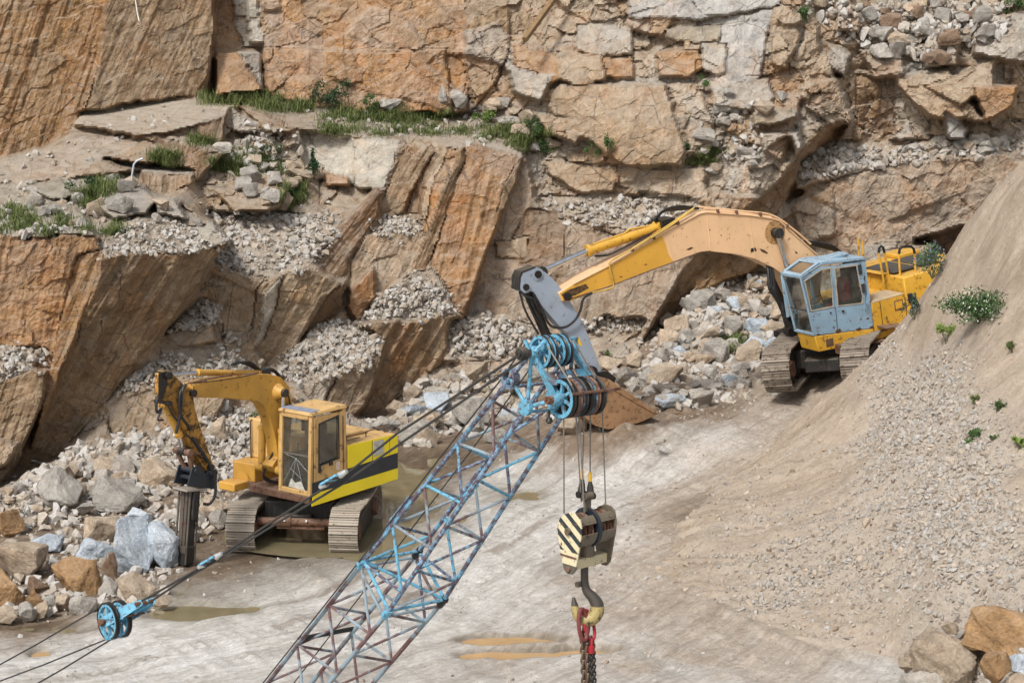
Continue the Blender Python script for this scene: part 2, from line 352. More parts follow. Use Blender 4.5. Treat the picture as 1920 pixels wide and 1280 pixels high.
# outline [(u,v,depth)...], colour, big-block relief m, small-block relief m, roughness m, streak 0-1, streak lean (du per dv), dust, colour variety
FAC = [
 ([(-300,-300,62),(2300,-300,62),(2300,1100,58),(-300,1100,58)], 'tan', .35,.10,.12, .2,-.3, .2, .5),
 # upper centre orange face and the recess left of it
 ([(395,-300,62.5),(900,-300,63),(900,215,60.2),(395,215,60.2)], 'ora', .10,.05,.10, .25,-.05, .1, .35),
 ([(480,-300,61.6),(880,-300,62.6),(890,60,60.9),(862,222,60.2),(700,226,59.8),(500,190,59.5),(490,90,60)], 'ora', .16,.05,.11, .35,.0, 0, .35),
 ([(490,88,59.8),(700,96,60.2),(835,90,60.4),(850,222,59.9),(700,226,59.5),(505,190,59.2)], 'ora', .10,.05,.10, .4,.0, 0, .3),
 ([(432,-60,61.0),(486,-20,61.0),(494,92,60.6),(455,86,60.6),(440,40,60.8)], 'gry', .10,.08,.06, .1,0, .1, .3),
 ([(466,-30,60.2),(484,-10,60.3),(494,80,60.1),(468,78,60)], 'wht', .03,.03,.04, .1,0, 0, .1),
 ([(400,95,59.4),(440,96,59.6),(470,130,59.2),(495,172,58.8),(400,182,58.6)], 'ora', .04,.03,.05, .3,.1, 0, .2),
 ([(440,96,59.3),(488,100,60.2),(492,170,59.6),(472,132,59.2)], 'gry', .05,.03,.05, 0,0, .2, .2),
 # upper left great slab, stained and streaked
 ([(-320,-320,54.6),(402,-320,60.6),(402,60,59.2),(386,150,58.4),(366,186,57.9),(150,214,56.0),(128,252,55.3),(50,292,54.0),(0,300,53.6),(-320,380,52.0)], 'orb', .03,.04,.08, .85,-.34, 0, .12),
 ([(232,-320,58.0),(402,-320,60.3),(402,60,58.9),(386,150,58.1),(366,186,57.6),(160,213,55.9),(185,120,56.4)], 'brn', .03,.03,.07, .6,-.45, .05, .12),
 # stepped ledges below it
 ([(128,246,55.6),(330,180,58),(450,200,57),(440,250,54.6),(150,262,54.4)], 'brn', .03,.03,.05, .5,-.3, .2, .2),
 ([(150,212,56.4),(310,188,57.8),(372,186,58),(442,204,57.0),(420,216,55.2),(310,249,53.8),(250,252,53.8),(140,236,54.6)], 'tnl', .04,.03,.04, 0,0, .45, .2),
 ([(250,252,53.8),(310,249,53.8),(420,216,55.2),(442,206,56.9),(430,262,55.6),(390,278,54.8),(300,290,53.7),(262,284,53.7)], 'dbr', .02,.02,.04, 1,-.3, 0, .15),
 ([(-320,320,52.4),(0,300,53.4),(100,270,54.4),(130,252,55),(266,258,54.6),(232,286,53.0),(160,321,51.7),(120,334,51.4),(0,364,50.8),(-320,400,50)], 'pnk', .05,.04,.05, 0,0, .5, .25),
 ([(266,258,54.4),(300,272,53.6),(306,300,53.4),(240,322,52.2),(180,336,51.7),(120,336,51.4),(160,321,51.6),(232,286,52.8)], 'brn', .02,.02,.04, 1,-.2, 0, .15),
 ([(306,262,53.6),(360,268,53.9),(422,284,54.6),(412,330,54.2),(370,346,53.3),(304,322,52.8)], 'brn', .06,.04,.05, .6,-.3, .1, .2),
 ([(310,258,53.8),(350,252,54.8),(430,278,55.6),(422,290,54.5),(360,270,53.8)], 'tnl', .03,.03,.04, 0,0, .4, .2),
 # grey-green weathered blocks on the lower bench
 ([(-320,370,51),(100,336,51.6),(300,318,52.6),(306,362,52.0),(420,440,49.6),(420,470,48.6),(190,446,46.8),(0,446,45.9),(-320,460,44)], 'olv', .30,.14,.08, .1,-.2, .25, .35),
 ([(52,350,50.6),(122,332,51.4),(172,352,51.0),(160,372,50.3),(100,376,50.0)], 'olv', .05,.04,.05, .2,-.4, .2, .2),
 ([(110,334,51.4),(200,328,52.4),(262,342,51.8),(190,372,50.6),(140,360,50.6)], 'gry', .06,.04,.05, .2,-.3, .2, .2),
 ([(190,352,50.2),(262,342,50.8),(300,372,50.0),(276,402,49.0),(216,412,48.6),(188,386,49)], 'gry', .06,.04,.05, .1,0, .2, .2),
 ([(-20,392,48.0),(90,380,48.9),(160,398,48.4),(186,440,46.6),(60,442,46.0),(-20,446,45.7)], 'olv', .12,.06,.06, .1,0, .3, .25),
 ([(290,368,49.8),(330,372,49.8),(350,410,48.8),(300,402,48.8)], 'gry', .05,.04,.05, .1,0, .1, .2),
 ([(262,312,52.6),(364,322,53.2),(362,346,53.0),(304,366,52.0),(268,346,52)], 'brn', .02,.03,.04, 1,-.1, 0, .15),
 ([(190,300,54.4),(262,306,54),(366,320,54),(352,330,53),(262,318,52.6)], 'gry', .03,.03,.04, 0,0, .3, .15),
 # broken middle ground
 ([(430,200,58),(580,245,58),(575,372,55.5),(520,400,54.8),(400,396,53.5),(366,346,54),(422,284,55.2)], 'tan', .40,.18,.10, .2,-.3, .3, .45),
 ([(448,200,57.2),(500,200,57.6),(572,240,57.4),(548,250,56.6),(492,246,56.0),(480,226,56.4)], 'brn', .03,.03,.05, .5,-.2, .0, .2),
 ([(500,198,58.2),(572,226,58.4),(572,242,57.2),(500,210,57.4)], 'gry', .03,.03,.04, 0,0, .4, .2),
 ([(436,212,57),(478,222,57),(486,246,56.4),(440,244,56.2)], 'gry', .04,.04,.05, .1,0, .2, .2),
 ([(368,352,54.0),(506,328,55),(522,346,54.6),(488,404,53.2),(440,398,53.0),(400,362,53.4)], 'brn', .05,.04,.06, .3,.2, .1, .25),
 ([(506,328,54.6),(545,352,54.4),(520,392,53.4),(486,404,53.0)], 'tan', .05,.04,.06, .6,-.4, .1, .2),
 ([(600,335,57.6),(700,355,57.2),(690,400,56),(640,410,55.2),(600,380,55.6)], 'tan', .22,.12,.08, .2,-.2, .25, .3),
 # pale drilled block with its vertical joints
 ([(566,250,58.2),(660,246,57.9),(662,346,57.2),(612,336,57),(606,312,57.2),(572,312,57.4)], 'wht', .03,.03,.07, .1,0, 0, .2),
 ([(660,246,57.6),(752,262,57.4),(742,300,57.0),(722,352,56.5),(692,356,56.6),(660,352,56.8)], 'wht', .03,.03,.08, .2,0, 0, .25),
 ([(606,318,57.2),(655,334,56.6),(655,350,56.2),(610,346,56.6)], 'ora', .04,.03,.06, .2,0, 0, .2),
 # grassy bench
 ([(376,182,58.6),(500,180,60.2),(700,218,60.6),(880,214,60.8),(1010,252,60.5),(1010,292,58.4),(840,268,57.4),(752,262,57.6),(562,248,58.0),(480,202,57.4)], 'sol', .14,.08,.10, 0,0, .25, .3),
 # rubble slope in the middle and the slabs below it
 ([(384,396,54.2),(480,398,55),(640,402,55.4),(640,440,54.2),(604,482,52.9),(574,506,52.2),(500,524,51.6),(398,494,51.2),(414,440,52.4)], 'rub', .16,.10,.08, 0,0, .5, .3),
 ([(376,492,50.6),(500,522,51.2),(484,562,51.2),(472,626,51.4),(415,628,51.0),(372,556,50.6)], 'tan', .06,.04,.06, .6,-.25, .1, .25),
 ([(415,600,51.0),(372,566,51.2),(330,600,50.4),(300,640,49.8),(350,680,49.8),(420,660,50.6)], 'tan', .08,.06,.06, .3,-.3, .1, .25),
 ([(484,540,51.0),(540,502,51.4),(575,498,51.6),(640,530,51.9),(612,590,52.2),(545,655,52.2),(488,698,51.8),(468,640,51.4)], 'tan', .05,.03,.06, .7,-.55, .05, .2),
 ([(500,548,50.9),(532,512,51.2),(520,560,51.2),(488,640,51.3),(474,660,51.3)], 'wht', .02,.02,.05, .3,-.4, .1, .15),
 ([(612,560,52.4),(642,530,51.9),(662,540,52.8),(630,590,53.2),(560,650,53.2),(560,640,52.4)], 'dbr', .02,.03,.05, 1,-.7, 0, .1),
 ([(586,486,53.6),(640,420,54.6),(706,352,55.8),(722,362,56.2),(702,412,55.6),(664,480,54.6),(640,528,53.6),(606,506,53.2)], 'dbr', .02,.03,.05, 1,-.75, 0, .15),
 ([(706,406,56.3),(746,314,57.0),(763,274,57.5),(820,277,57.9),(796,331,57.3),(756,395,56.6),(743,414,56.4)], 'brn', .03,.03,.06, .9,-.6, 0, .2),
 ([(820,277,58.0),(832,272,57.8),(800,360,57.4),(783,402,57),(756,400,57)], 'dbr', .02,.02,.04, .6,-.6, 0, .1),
 ([(827,271,57.1),(870,271,57.0),(850,330,56.6),(806,430,55.9),(783,402,56.2),(800,345,56.7)], 'tan', .02,.02,.05, .5,-.4, 0, .2),
 ([(690,440,55.6),(746,400,56.6),(796,424,56.2),(786,440,55.6),(700,440,55.2)], 'rub', .08,.06,.05, 0,0, .6, .2),
 ([(690,440,55.2),(800,430,56.0),(795,470,55.6),(752,520,55.0),(700,575,54.4),(660,606,53.8),(640,560,53.6),(660,490,54.4)], 'tan', .06,.04,.06, .7,-.55, .05, .2),
 ([(655,540,53.4),(700,500,54),(705,560,54),(668,602,53.4),(650,580,53.2)], 'ora', .04,.03,.06, .5,-.5, .0, .2),
 # large orange slab right of the middle
 ([(838,274,56.9),(884,262,57.6),(974,292,57.6),(960,330,57.2),(930,430,56.6),(872,596,55.4),(846,600,55.2),(842,560,55.4),(812,500,55.6),(790,432,55.9),(816,340,56.4)], 'ora', .05,.03,.09, .55,-.25, 0, .25),
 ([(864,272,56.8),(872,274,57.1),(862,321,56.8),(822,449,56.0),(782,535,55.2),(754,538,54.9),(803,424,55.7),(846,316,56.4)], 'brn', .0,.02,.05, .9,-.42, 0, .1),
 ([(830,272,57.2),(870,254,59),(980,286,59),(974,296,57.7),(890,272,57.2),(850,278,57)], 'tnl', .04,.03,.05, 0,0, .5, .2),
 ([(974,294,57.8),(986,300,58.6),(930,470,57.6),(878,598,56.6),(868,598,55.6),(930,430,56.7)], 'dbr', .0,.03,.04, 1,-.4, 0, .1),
 ([(978,294,57.4),(956,388,56.8),(930,398,56.7),(944,340,57)], 'brn', .02,.02,.05, .6,-.4, 0, .15),
 ([(985,296,58.0),(1016,294,58.3),(1042,340,58.0),(956,390,57.4)], 'ora', .03,.03,.05, .3,-.3, 0, .2),
 ([(700,570,54.2),(752,520,54.6),(812,500,55.4),(842,560,55.2),(858,586,54.9),(760,596,53.8),(680,604,53.2)], 'rub', .10,.08,.05, 0,0, .6, .2),
 ([(676,606,53.0),(760,600,53.5),(862,586,54.7),(870,598,55.0),(822,692,55.0),(782,712,54.4),(702,792,53.2),(648,796,52.4),(690,702,52.4),(722,642,52.9)], 'brn', .03,.03,.05, 1,-.6, 0, .15),
 ([(520,690,51.4),(560,640,52),(600,606,52.8),(660,606,53),(722,642,52.7),(690,700,52.1),(640,700,51.6),(560,720,50.8)], 'rub', .10,.08,.05, 0,0, .6, .2),
 ([(600,744,50.6),(640,692,51.4),(722,642,52.4),(716,680,52.3),(690,760,51.7),(650,796,51.2),(604,790,50.6)], 'brn', .05,.04,.06, .6,-.5, .1, .25),
 ([(560,722,50.4),(640,694,51.2),(610,745,50.4),(604,800,50.2),(540,800,49.4)], 'rub', .1,.07,.06, .1,0, .3, .3),
 # big smooth wall behind the excavator boom
 ([(930,430,57.9),(984,296,58.8),(1010,384,58.6),(1160,440,58.3),(1340,440,58.3),(1262,620,58.0),(1202,664,57.6),(1000,650,56.8),(878,600,56.5)], 'pnk', .05,.03,.06, .6,-.2, .05, .2),
 ([(985,392,58.5),(1060,400,58.4),(1056,500,57.9),(1000,520,57.6),(945,470,57.7)], 'dbr', .03,.03,.06, .4,-.1, 0, .15),
 ([(925,450,57.6),(990,440,58.0),(985,480,57.8),(930,482,57.4)], 'tan', .05,.04,.06, .3,0, .0, .2),
 ([(842,602,55.6),(900,590,56.4),(1010,612,57.2),(1005,650,56.6),(960,680,55.6),(840,680,54.6)], 'rub', .10,.08,.05, 0,0, .5, .25),
 ([(1080,640,57.2),(1130,592,58.2),(1210,600,58.4),(1200,660,57.4),(1100,690,56.4)], 'tan', .16,.10,.06, .1,0, .3, .3),
 ([(780,712,53.8),(830,680,54.6),(960,672,55.6),(1090,660,56.4),(1200,640,57.4),(1240,700,56),(1000,760,53.6),(760,780,52.6)], 'rub', .22,.14,.08, 0,0, .35, .35),
 # fractured right half
 ([(862,-300,62.6),(1520,-300,62),(1560,120,59),(1600,230,58.6),(1480,352,57.4),(1330,440,58.0),(1160,420,59.4),(1010,384,59.8),(984,290,59.8),(1010,252,60.2),(880,212,60.6)], 'tnl', .34,.17,.12, .25,-.3, .12, .6),
 ([(872,-40,61),(950,0,61),(960,70,60.6),(930,160,60.2),(890,210,60),(870,120,60.4)], 'brn', .16,.10,.08, .3,-.2, .0, .35),
 ([(960,80,60.0),(1045,95,59.8),(1046,150,59.2),(1020,165,59.0),(962,130,59.6)], 'ora', .06,.05,.06, .2,0, .0, .2),
 ([(1042,98,59.4),(1126,104,59.4),(1136,152,58.8),(1090,160,58.5),(1042,150,58.8)], 'tan', .03,.04,.05, .2,0, .05, .2),
 ([(1126,108,59.8),(1186,112,59.9),(1192,150,59.5),(1134,146,59.5)], 'ora', .05,.05,.05, .2,0, .0, .2),
 ([(948,124,59.2),(1036,140,59.1),(1010,192,58.7),(962,170,58.9)], 'gry', .03,.04,.05, .1,0, .1, .2),
 ([(1080,46,60.2),(1186,50,60.4),(1188,104,59.8),(1128,108,59.6),(1080,94,59.8)], 'gry', .06,.05,.06, .2,0, .15, .2),
 ([(1176,-60,60.6),(1300,-60,60.8),(1462,-20,60.4),(1462,8,59.2),(1310,42,59.4),(1180,30,60)], 'blu', .05,.05,.06, .3,0, .05, .2),
 ([(1310,44,60.2),(1450,14,60.0),(1440,70,59.4),(1425,150,58.9),(1400,190,58.7),(1340,170,59.4),(1330,84,60)], 'blu', .05,.05,.06, .35,-.05, .0, .25),
 ([(1250,56,59.9),(1352,48,59.9),(1352,80,59.4),(1300,84,59.4),(1252,74,59.6)], 'olv', .03,.03,.05, .2,0, .1, .2),
 ([(1228,96,59.2),(1310,94,59.3),(1322,132,58.8),(1290,150,58.7),(1236,148,58.8)], 'ora', .06,.06,.06, .2,0, .0, .25),
 ([(1316,82,59.4),(1360,82,59.4),(1362,140,58.9),(1320,138,59)], 'gry', .03,.03,.05, .3,0, .0, .2),
 ([(1444,12,59.6),(1484,8,59.4),(1498,70,58.8),(1478,130,58.3),(1446,120,58.5)], 'tan', .14,.08,.06, .5,-.3, .0, .3),
 ([(1046,156,58.6),(1250,160,58.8),(1284,280,57.7),(1278,313,57.4),(1172,311,57.6),(1130,284,57.9),(1054,240,58.4),(1028,200,58.6)], 'tan', .04,.03,.07, .35,-.1, .05, .2),
 ([(1000,208,58.8),(1080,220,58.4),(1106,246,57.9),(1080,270,57.8),(1030,250,58.4)], 'tan', .06,.05,.06, .1,0, .1, .2),
 ([(1256,160,59.2),(1310,156,59.0),(1336,230,58.4),(1330,300,58.2),(1290,285,58.4)], 'tan', .25,.12,.08, .3,-.1, .1, .4),
 ([(1330,160,58.9),(1440,146,58.5),(1456,180,58.2),(1440,206,57.9),(1340,200,58.4)], 'gry', .08,.06,.06, .3,0, .1, .25),
 ([(1412,206,57.2),(1494,206,57.2),(1494,220,56.9),(1440,238,56.8),(1410,238,56.9)], 'olv', .02,.03,.04, .1,0, .1, .2),
 ([(1424,254,57.4),(1502,244,57.2),(1506,290,56.8),(1450,312,56.8),(1430,290,57)], 'gry', .10,.07,.06, .3,-.1, .1, .25),
 ([(1016,300,59.4),(1160,310,59.2),(1150,360,58.6),(1100,368,58.7),(1030,330,59)], 'tan', .05,.04,.06, .3,0, .1, .2),
 ([(1160,312,59.2),(1320,312,58.8),(1330,372,58.2),(1250,368,58.4),(1160,350,58.8)], 'tnl', .08,.05,.06, .5,-.2, .1, .25),
 ([(1000,368,59.6),(1160,360,59.4),(1320,380,58.8),(1320,440,57.6),(1180,430,58),(1060,402,58.6)], 'rub', .12,.10,.06, 0,0, .5, .3),
 ([(1312,440,57.4),(1400,300,58.0),(1480,250,58.4),(1500,300,58.2),(1440,380,57.8),(1370,450,57.4)], 'tnl', .30,.14,.08, .7,-.6, .05, .35),
 # overhanging streaked face that runs down behind the boom
 ([(1196,664,58.6),(1240,580,59),(1300,478,59.2),(1345,440,58.6),(1450,352,58.4),(1540,232,58.6),(1600,230,59.6),(1560,300,60.2),(1490,352,60.6),(1440,420,60.6),(1380,500,60.6),(1296,566,60.2),(1216,660,59.2)], 'brn', .05,.05,.07, 1,-.7, 0, .2),
 ([(1480,352,60.4),(1556,240,60.2),(1586,236,60.8),(1530,310,61.2),(1500,360,61.6),(1470,380,61.4)], 'orb', .04,.05,.06, .8,-.7, 0, .15),
 ([(1300,520,59.4),(1380,470,59.6),(1440,480,59.8),(1380,540,59.4),(1300,560,59)], 'orb', .06,.05,.06, .5,-.3, .0, .2),
 # far right broken face, ledge and lower smooth wall
 ([(1486,-300,62),(2300,-300,62),(2300,300,61.5),(1640,292,63.2),(1560,300,61.6),(1600,220,59.4),(1540,120,59.6)], 'tnl', .40,.20,.14, .2,-.2, .2, .6),
 ([(1600,-40,62.4),(1900,-40,62),(1880,60,60.6),(1740,110,60.4),(1640,80,61.2)], 'rub', .35,.24,.12, 0,0, .4, .5),
 ([(1560,-30,60.6),(1616,-30,60.8),(1615,56,60.0),(1574,54,59.8)], 'tnl', .05,.07,.07, .2,0, .1, .2),
 ([(1555,84,59.7),(1597,100,59.8),(1586,146,59.3),(1552,122,59.2)], 'gry', .05,.07,.06, .2,0, .1, .2),
 ([(1604,140,61.4),(1682,148,61.6),(1672,262,61.4),(1606,232,61.0)], 'dbr', .20,.18,.10, .3,-.1, .0, .3),
 ([(1612,92,60.2),(1690,96,60.4),(1700,140,59.8),(1640,146,59.6)], 'pnk', .06,.09,.07, .1,-.2, .1, .3),
 ([(1680,144,60.2),(1782,128,60.2),(1812,180,59.5),(1852,228,59.2),(1742,218,59.4),(1686,168,59.7)], 'tan', .06,.08,.07, .2,-.2, .1, .25),
 ([(1654,272,60.6),(1700,228,60.8),(1734,288,60.2),(1700,300,60.0)], 'gry', .05,.08,.06, .2,-.2, .2, .2),
 ([(1768,208,60.2),(1812,236,60.0),(1806,280,59.7),(1778,272,59.8)], 'blu', .04,.05,.05, .1,0, .0, .15),
 ([(1500,120,59.0),(1548,96,59.6),(1590,196,59.0),(1560,240,58.6),(1508,200,58.4)], 'tnl', .16,.16,.08, .4,-.3, .1, .35),
 ([(1736,160,59.6),(1870,110,59.6),(1864,160,58.8),(1800,200,58.8)], 'tan', .05,.05,.06, .2,0, .1, .2),
 ([(1820,40,59.6),(1940,20,59.6),(1950,120,58.6),(1890,118,58.8),(1830,100,59.2)], 'gry', .06,.06,.06, .2,0, .1, .25),
 ([(1820,160,58.8),(1910,158,58.6),(1900,200,58.0),(1850,226,58.2)], 'ora', .04,.05,.06, .2,0, .0, .2),
 ([(1730,40,60.4),(1800,46,60),(1798,120,59.4),(1740,128,59.8)], 'tnl', .10,.08,.06, .3,-.2, .1, .3),
 ([(1500,300,60.7),(1560,262,61.1),(1640,262,61.4),(1780,262,61.3),(2300,240,61),(2300,280,59.6),(1920,280,60.1),(1780,300,60.4),(1610,322,60.5),(1520,350,60.3),(1490,352,60.3)], 'rub', .18,.12,.08, 0,0, .4, .3),
 ([(1480,372,60.5),(1520,346,60.5),(1620,318,60.7),(1780,296,60.6),(1920,280,60.3),(2300,272,59.6),(2300,620,60.2),(1600,620,60.6),(1480,520,60.5)], 'pnk', .10,.06,.08, .5,-.3, .08, .25),
 ([(1484,380,60.3),(1560,350,60.4),(1570,440,60.2),(1500,460,60.1)], 'tan', .16,.10,.08, .3,-.3, .1, .3),
 ([(1714,452,62.6),(1780,430,62.6),(1860,414,62.6),(1960,392,62.6),(1960,560,62.2),(1720,540,62.2)], 'dbr', .10,.06,.06, .2,0, 0, .2),
 ([(1600,462,60.2),(1680,452,60.2),(1684,540,60.0),(1606,540,60.0)], 'gry', .04,.05,.05, .2,0, .1, .2),
 ([(1696,462,60.5),(1750,458,60.6),(1752,520,60.3),(1700,524,60.3)], 'tnl', .04,.05,.05, .2,0, .1, .2),
 ([(1290,560,59.0),(1380,520,59.8),(1480,500,60.4),(1640,560,59),(1640,700,55),(1440,750,52.6),(1240,760,53),(1230,660,56.6)], 'rub', .30,.18,.10, 0,0, .3, .4),
 # lower left: orange block and the long leaning slab
 ([(-320,430,44.4),(0,444,45.6),(190,440,46.9),(186,520,46.9),(150,620,46.5),(100,690,46.1),(100,1100,45.3),(-320,1100,44)], 'ora', .06,.04,.07, .45,-.2, .0, .22),
 ([(-60,640,45.4),(20,650,45.8),(90,652,46.2),(60,690,45.5),(0,722,44.9),(-60,730,44.6)], 'rub', .08,.06,.05, 0,0, .6, .2),
 ([(-320,730,44.2),(0,722,44.8),(56,692,45.2),(106,692,45.4),(40,856,45.2),(0,906,45),(0,1000,45),(-320,1000,44)], 'brn', .03,.03,.05, .9,-.35, .05, .15),
 ([(-320,820,43.6),(-10,820,43.9),(36,832,44.1),(16,866,44.0),(-10,880,43.8),(-320,900,43.4)], 'tan', .06,.05,.05, .2,-.2, .1, .2),
 ([(185,476,46.9),(300,466,47.6),(432,456,48.8),(396,500,48.7),(332,590,48.7),(272,662,48.4),(206,746,48.0),(122,836,47.6),(60,1000,47.4),(-40,1000,46.6),(40,852,45.8),(104,690,45.9),(150,600,46.2)], 'brn', .03,.03,.08, .9,-.62, .0, .12),
 ([(140,480,46.7),(186,470,46.8),(180,520,46.7),(140,640,46.2),(92,760,45.5),(60,840,45.4),(84,720,45.7)], 'orb', .0,.02,.05, 1,-.4, .0, .12),
 ([(186,446,47.0),(260,410,48.6),(400,412,50.2),(434,452,49.0),(360,474,48.0),(260,470,47.5),(190,482,47)], 'rub', .10,.07,.05, 0,0, .5, .25),
 ([(350,420,49.4),(394,416,50),(434,452,48.9),(400,466,48.4),(372,446,48.6)], 'wht', .02,.03,.04, .1,0, .1, .15),
 ([(318,616,49.8),(380,560,50.8),(416,574,50.8),(414,606,50.2),(360,622,49.6)], 'rub', .08,.06,.05, 0,0, .6, .2),
 ([(296,640,49.6),(330,612,49.8),(400,610,50),(412,650,49.9),(350,672,49.3),(300,668,49.2)], 'tan', .06,.05,.06, .3,-.3, .05, .25),
 ([(210,746,48.0),(262,690,48.8),(330,652,49.4),(420,640,50.4),(470,640,51),(500,700,50.8),(430,742,49.4),(380,700,49.2),(300,700,48.6)], 'rub', .08,.06,.05, 0,0, .6, .2),
 ([(200,750,47.8),(300,704,48.3),(384,700,48.9),(430,740,49.2),(396,800,48.4),(330,860,47.6),(206,820,47.4)], 'tan', .05,.04,.06, .5,-.35, .1, .2),
 ([(420,640,50.6),(470,620,51.2),(490,700,51.2),(470,760,50.4),(400,800,49),(430,742,49.4)], 'tan', .08,.06,.06, .6,-.4, .1, .25),
 ([(-320,930,43.2),(0,912,43.6),(60,880,44.2),(150,838,45.4),(260,812,46.6),(380,812,47.6),(450,800,48.2),(470,900,45.6),(400,1100,40.5),(-320,1160,35.6)], 'rub', .16,.12,.08, 0,0, .35, .35),
 ([(380,812,47.8),(500,740,49.6),(660,780,51.4),(740,800,51.8),(740,900,48.5),(600,1000,44.5),(440,1000,43.6)], 'rub', .14,.12,.08, 0,0, .5, .35),
]
def build_cliff():
    st = 3.0
    us = np.arange(-270, 2191, st); vs = np.arange(-280, 1101, st)
    U, V = np.meshgrid(us, vs)
    wu = 6*fbm(U/60, V/60, 3, 3)+2.6*fbm(U/15, V/15, 5, 3); wv = 6*fbm(U/60, V/60, 11, 3)+2.6*fbm(U/15, V/15, 13, 3)
    Uw, Vw = U+wu, V+wv
    known = np.zeros(U.shape, bool); ID = np.zeros(U.shape, int)
    D = np.full(U.shape, 60.); Cc = np.zeros(U.shape+(3,)); A1 = np.zeros(U.shape); A2 = A1.copy(); AN = A1.copy(); ST = A1.copy(); SL = A1.copy(); DU = A1.copy(); CVv = A1.copy()
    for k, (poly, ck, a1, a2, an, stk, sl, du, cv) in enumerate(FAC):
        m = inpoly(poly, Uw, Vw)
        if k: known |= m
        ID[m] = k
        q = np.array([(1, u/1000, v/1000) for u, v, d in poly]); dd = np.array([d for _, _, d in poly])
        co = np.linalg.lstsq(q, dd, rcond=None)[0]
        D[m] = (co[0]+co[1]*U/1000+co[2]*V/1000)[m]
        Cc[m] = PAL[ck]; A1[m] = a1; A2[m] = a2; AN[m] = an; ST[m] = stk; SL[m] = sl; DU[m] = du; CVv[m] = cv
    # stretches between the outlined facets: broken rock that bridges its neighbours
    gap = ~known & (V < 860); acc = known.astype(float)
    Df = np.where(known, D, 0); Cf = np.where(known[..., None], Cc, 0); cnt = acc.copy()
    for it in range(70):
        if cnt.min() > 0: break
        s_ = np.zeros_like(Df); c_ = np.zeros_like(Cf); n_ = np.zeros_like(cnt)
        for ay, ax in ((0, 1), (0, -1), (1, 0), (-1, 0)):
            n_ += np.roll(cnt, (ay, ax), (0, 1)); s_ += np.roll(Df, (ay, ax), (0, 1)); c_ += np.roll(Cf, (ay, ax), (0, 1))
        new = (cnt == 0) & (n_ > 0); Df[new] = (s_/np.maximum(n_, 1))[new]; Cf[new] = (c_/np.maximum(n_, 1)[..., None])[new]; cnt[new] = 1
    Df = np.where(cnt > 0, Df, D); Cf = np.where((cnt > 0)[..., None], Cf, Cc)
    for it in range(25):
        s_ = sum(np.roll(Df, q, (0, 1)) for q in ((0, 1), (0, -1), (1, 0), (-1, 0)))/4; Df = np.where(gap, s_, Df)
    D = np.where(gap, Df, D); Cc = np.where(gap[..., None], .5*Cf+.5*np.array(PAL['tan']), Cc)
    A1[gap] = .10; A2[gap] = .12; AN[gap] = .08; ST[gap] = .3; SL[gap] = -.4; DU[gap] = .15; CVv[gap] = .4
    # set-backs between neighbouring blocks are smaller on the right hand face
    def box(Z, r):
        for ax in (0, 1):
            c = np.cumsum(np.pad(Z, [(r+1, r) if a == ax else (0, 0) for a in (0, 1)], 'edge'), ax); n = Z.shape[ax]
            Z = (np.take(c, np.arange(2*r+1, n+2*r+1), ax)-np.take(c, np.arange(0, n), ax))/(2*r+1)
        return Z
    Ds = box(box(D, 14), 14); rt = sstep(850, 930, U)*sstep(470, 400, V)*(1-.75*sstep(1440, 1500, U)*sstep(200, 260, V))
    D = Ds+(D-Ds)*(1-.55*rt)
    jn = np.zeros(U.shape); jn[1:] += ID[1:] != ID[:-1]; jn[:, 1:] += ID[:, 1:] != ID[:, :-1]; jn = np.clip(jn, 0, 1)*sstep(-.35, .25, fbm(U/45, V/45, 201, 3))
    # joints and fractures: blocks within blocks, each with its own set-back and tilt
    def blocks(sx, sy, rot, seed, p, wf=.5):
        a = math.radians(rot); x = (U*math.cos(a)+V*math.sin(a)+wf*wu)/sx; y = (-U*math.sin(a)+V*math.cos(a)+wf*wv)/sy
        f1, f2, ci, cj, cx, cy = voro(x, y, seed, p)
        r = _h(ci, cj, seed+3); tx = _h(ci, cj, seed+5)-.5; ty = _h(ci, cj, seed+9)-.5
        crack = 1-sstep(.0, .07, f2-f1)
        return (r-.5)*1.5+2.2*(tx*(x-cx)+ty*(y-cy)), crack, _h(ci, cj, seed+21), _h(ci, cj, seed+23)
    b1, k1, r1, q1 = blocks(125, 80, 14, 41, 2.2); b2, k2, r2, q2 = blocks(46, 30, -18, 83, 2.); b3, k3, r3, q3 = blocks(17, 12, 28, 57, 2.)
    D = D+A1*b1+A1*.10*k1
    for _ in range(1):
        Q = np.pad(D, 1, 'edge'); D = (Q[:-2, 1:-1]+Q[2:, 1:-1]+Q[1:-1, :-2]+Q[1:-1, 2:]+2*D+.5*(Q[:-2, :-2]+Q[2:, 2:]+Q[:-2, 2:]+Q[2:, :-2]))/8
    b4, k4, r4, q4 = blocks(27, 19, -35, 67, 2.)
    D = D+1.1*A2*b2+.34*A2*b3+.42*A2*b4+A1*.20*k1+A2*.22*k2+.13*jn
    AN = AN*(1-.45*sstep(.12, .30, A1))
    D = D+AN*(1.1*fbm(U/95, V/95, 19, 5, .55)+.5*fbm(U/12, V/12, 23, 3, .6))
    a_perp = (U-SL*V)/np.sqrt(1+SL**2); a_long = (V+SL*U)/np.sqrt(1+SL**2)
    D = D-.20*ST*np.maximum(0, fbm(a_perp/34, a_long/520, 29, 4, .55))+.07*ST*fbm(a_perp/9, a_long/160, 37, 3)
    # colour variety from block to block (a property of each block of stone)
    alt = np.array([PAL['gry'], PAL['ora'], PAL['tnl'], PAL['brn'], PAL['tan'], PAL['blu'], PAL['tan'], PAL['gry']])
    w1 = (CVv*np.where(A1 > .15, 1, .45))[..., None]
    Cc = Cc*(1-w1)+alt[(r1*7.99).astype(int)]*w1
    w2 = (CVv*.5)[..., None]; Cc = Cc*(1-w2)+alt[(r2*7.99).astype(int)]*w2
    Cc = Cc*(.86+.28*q2)[..., None]
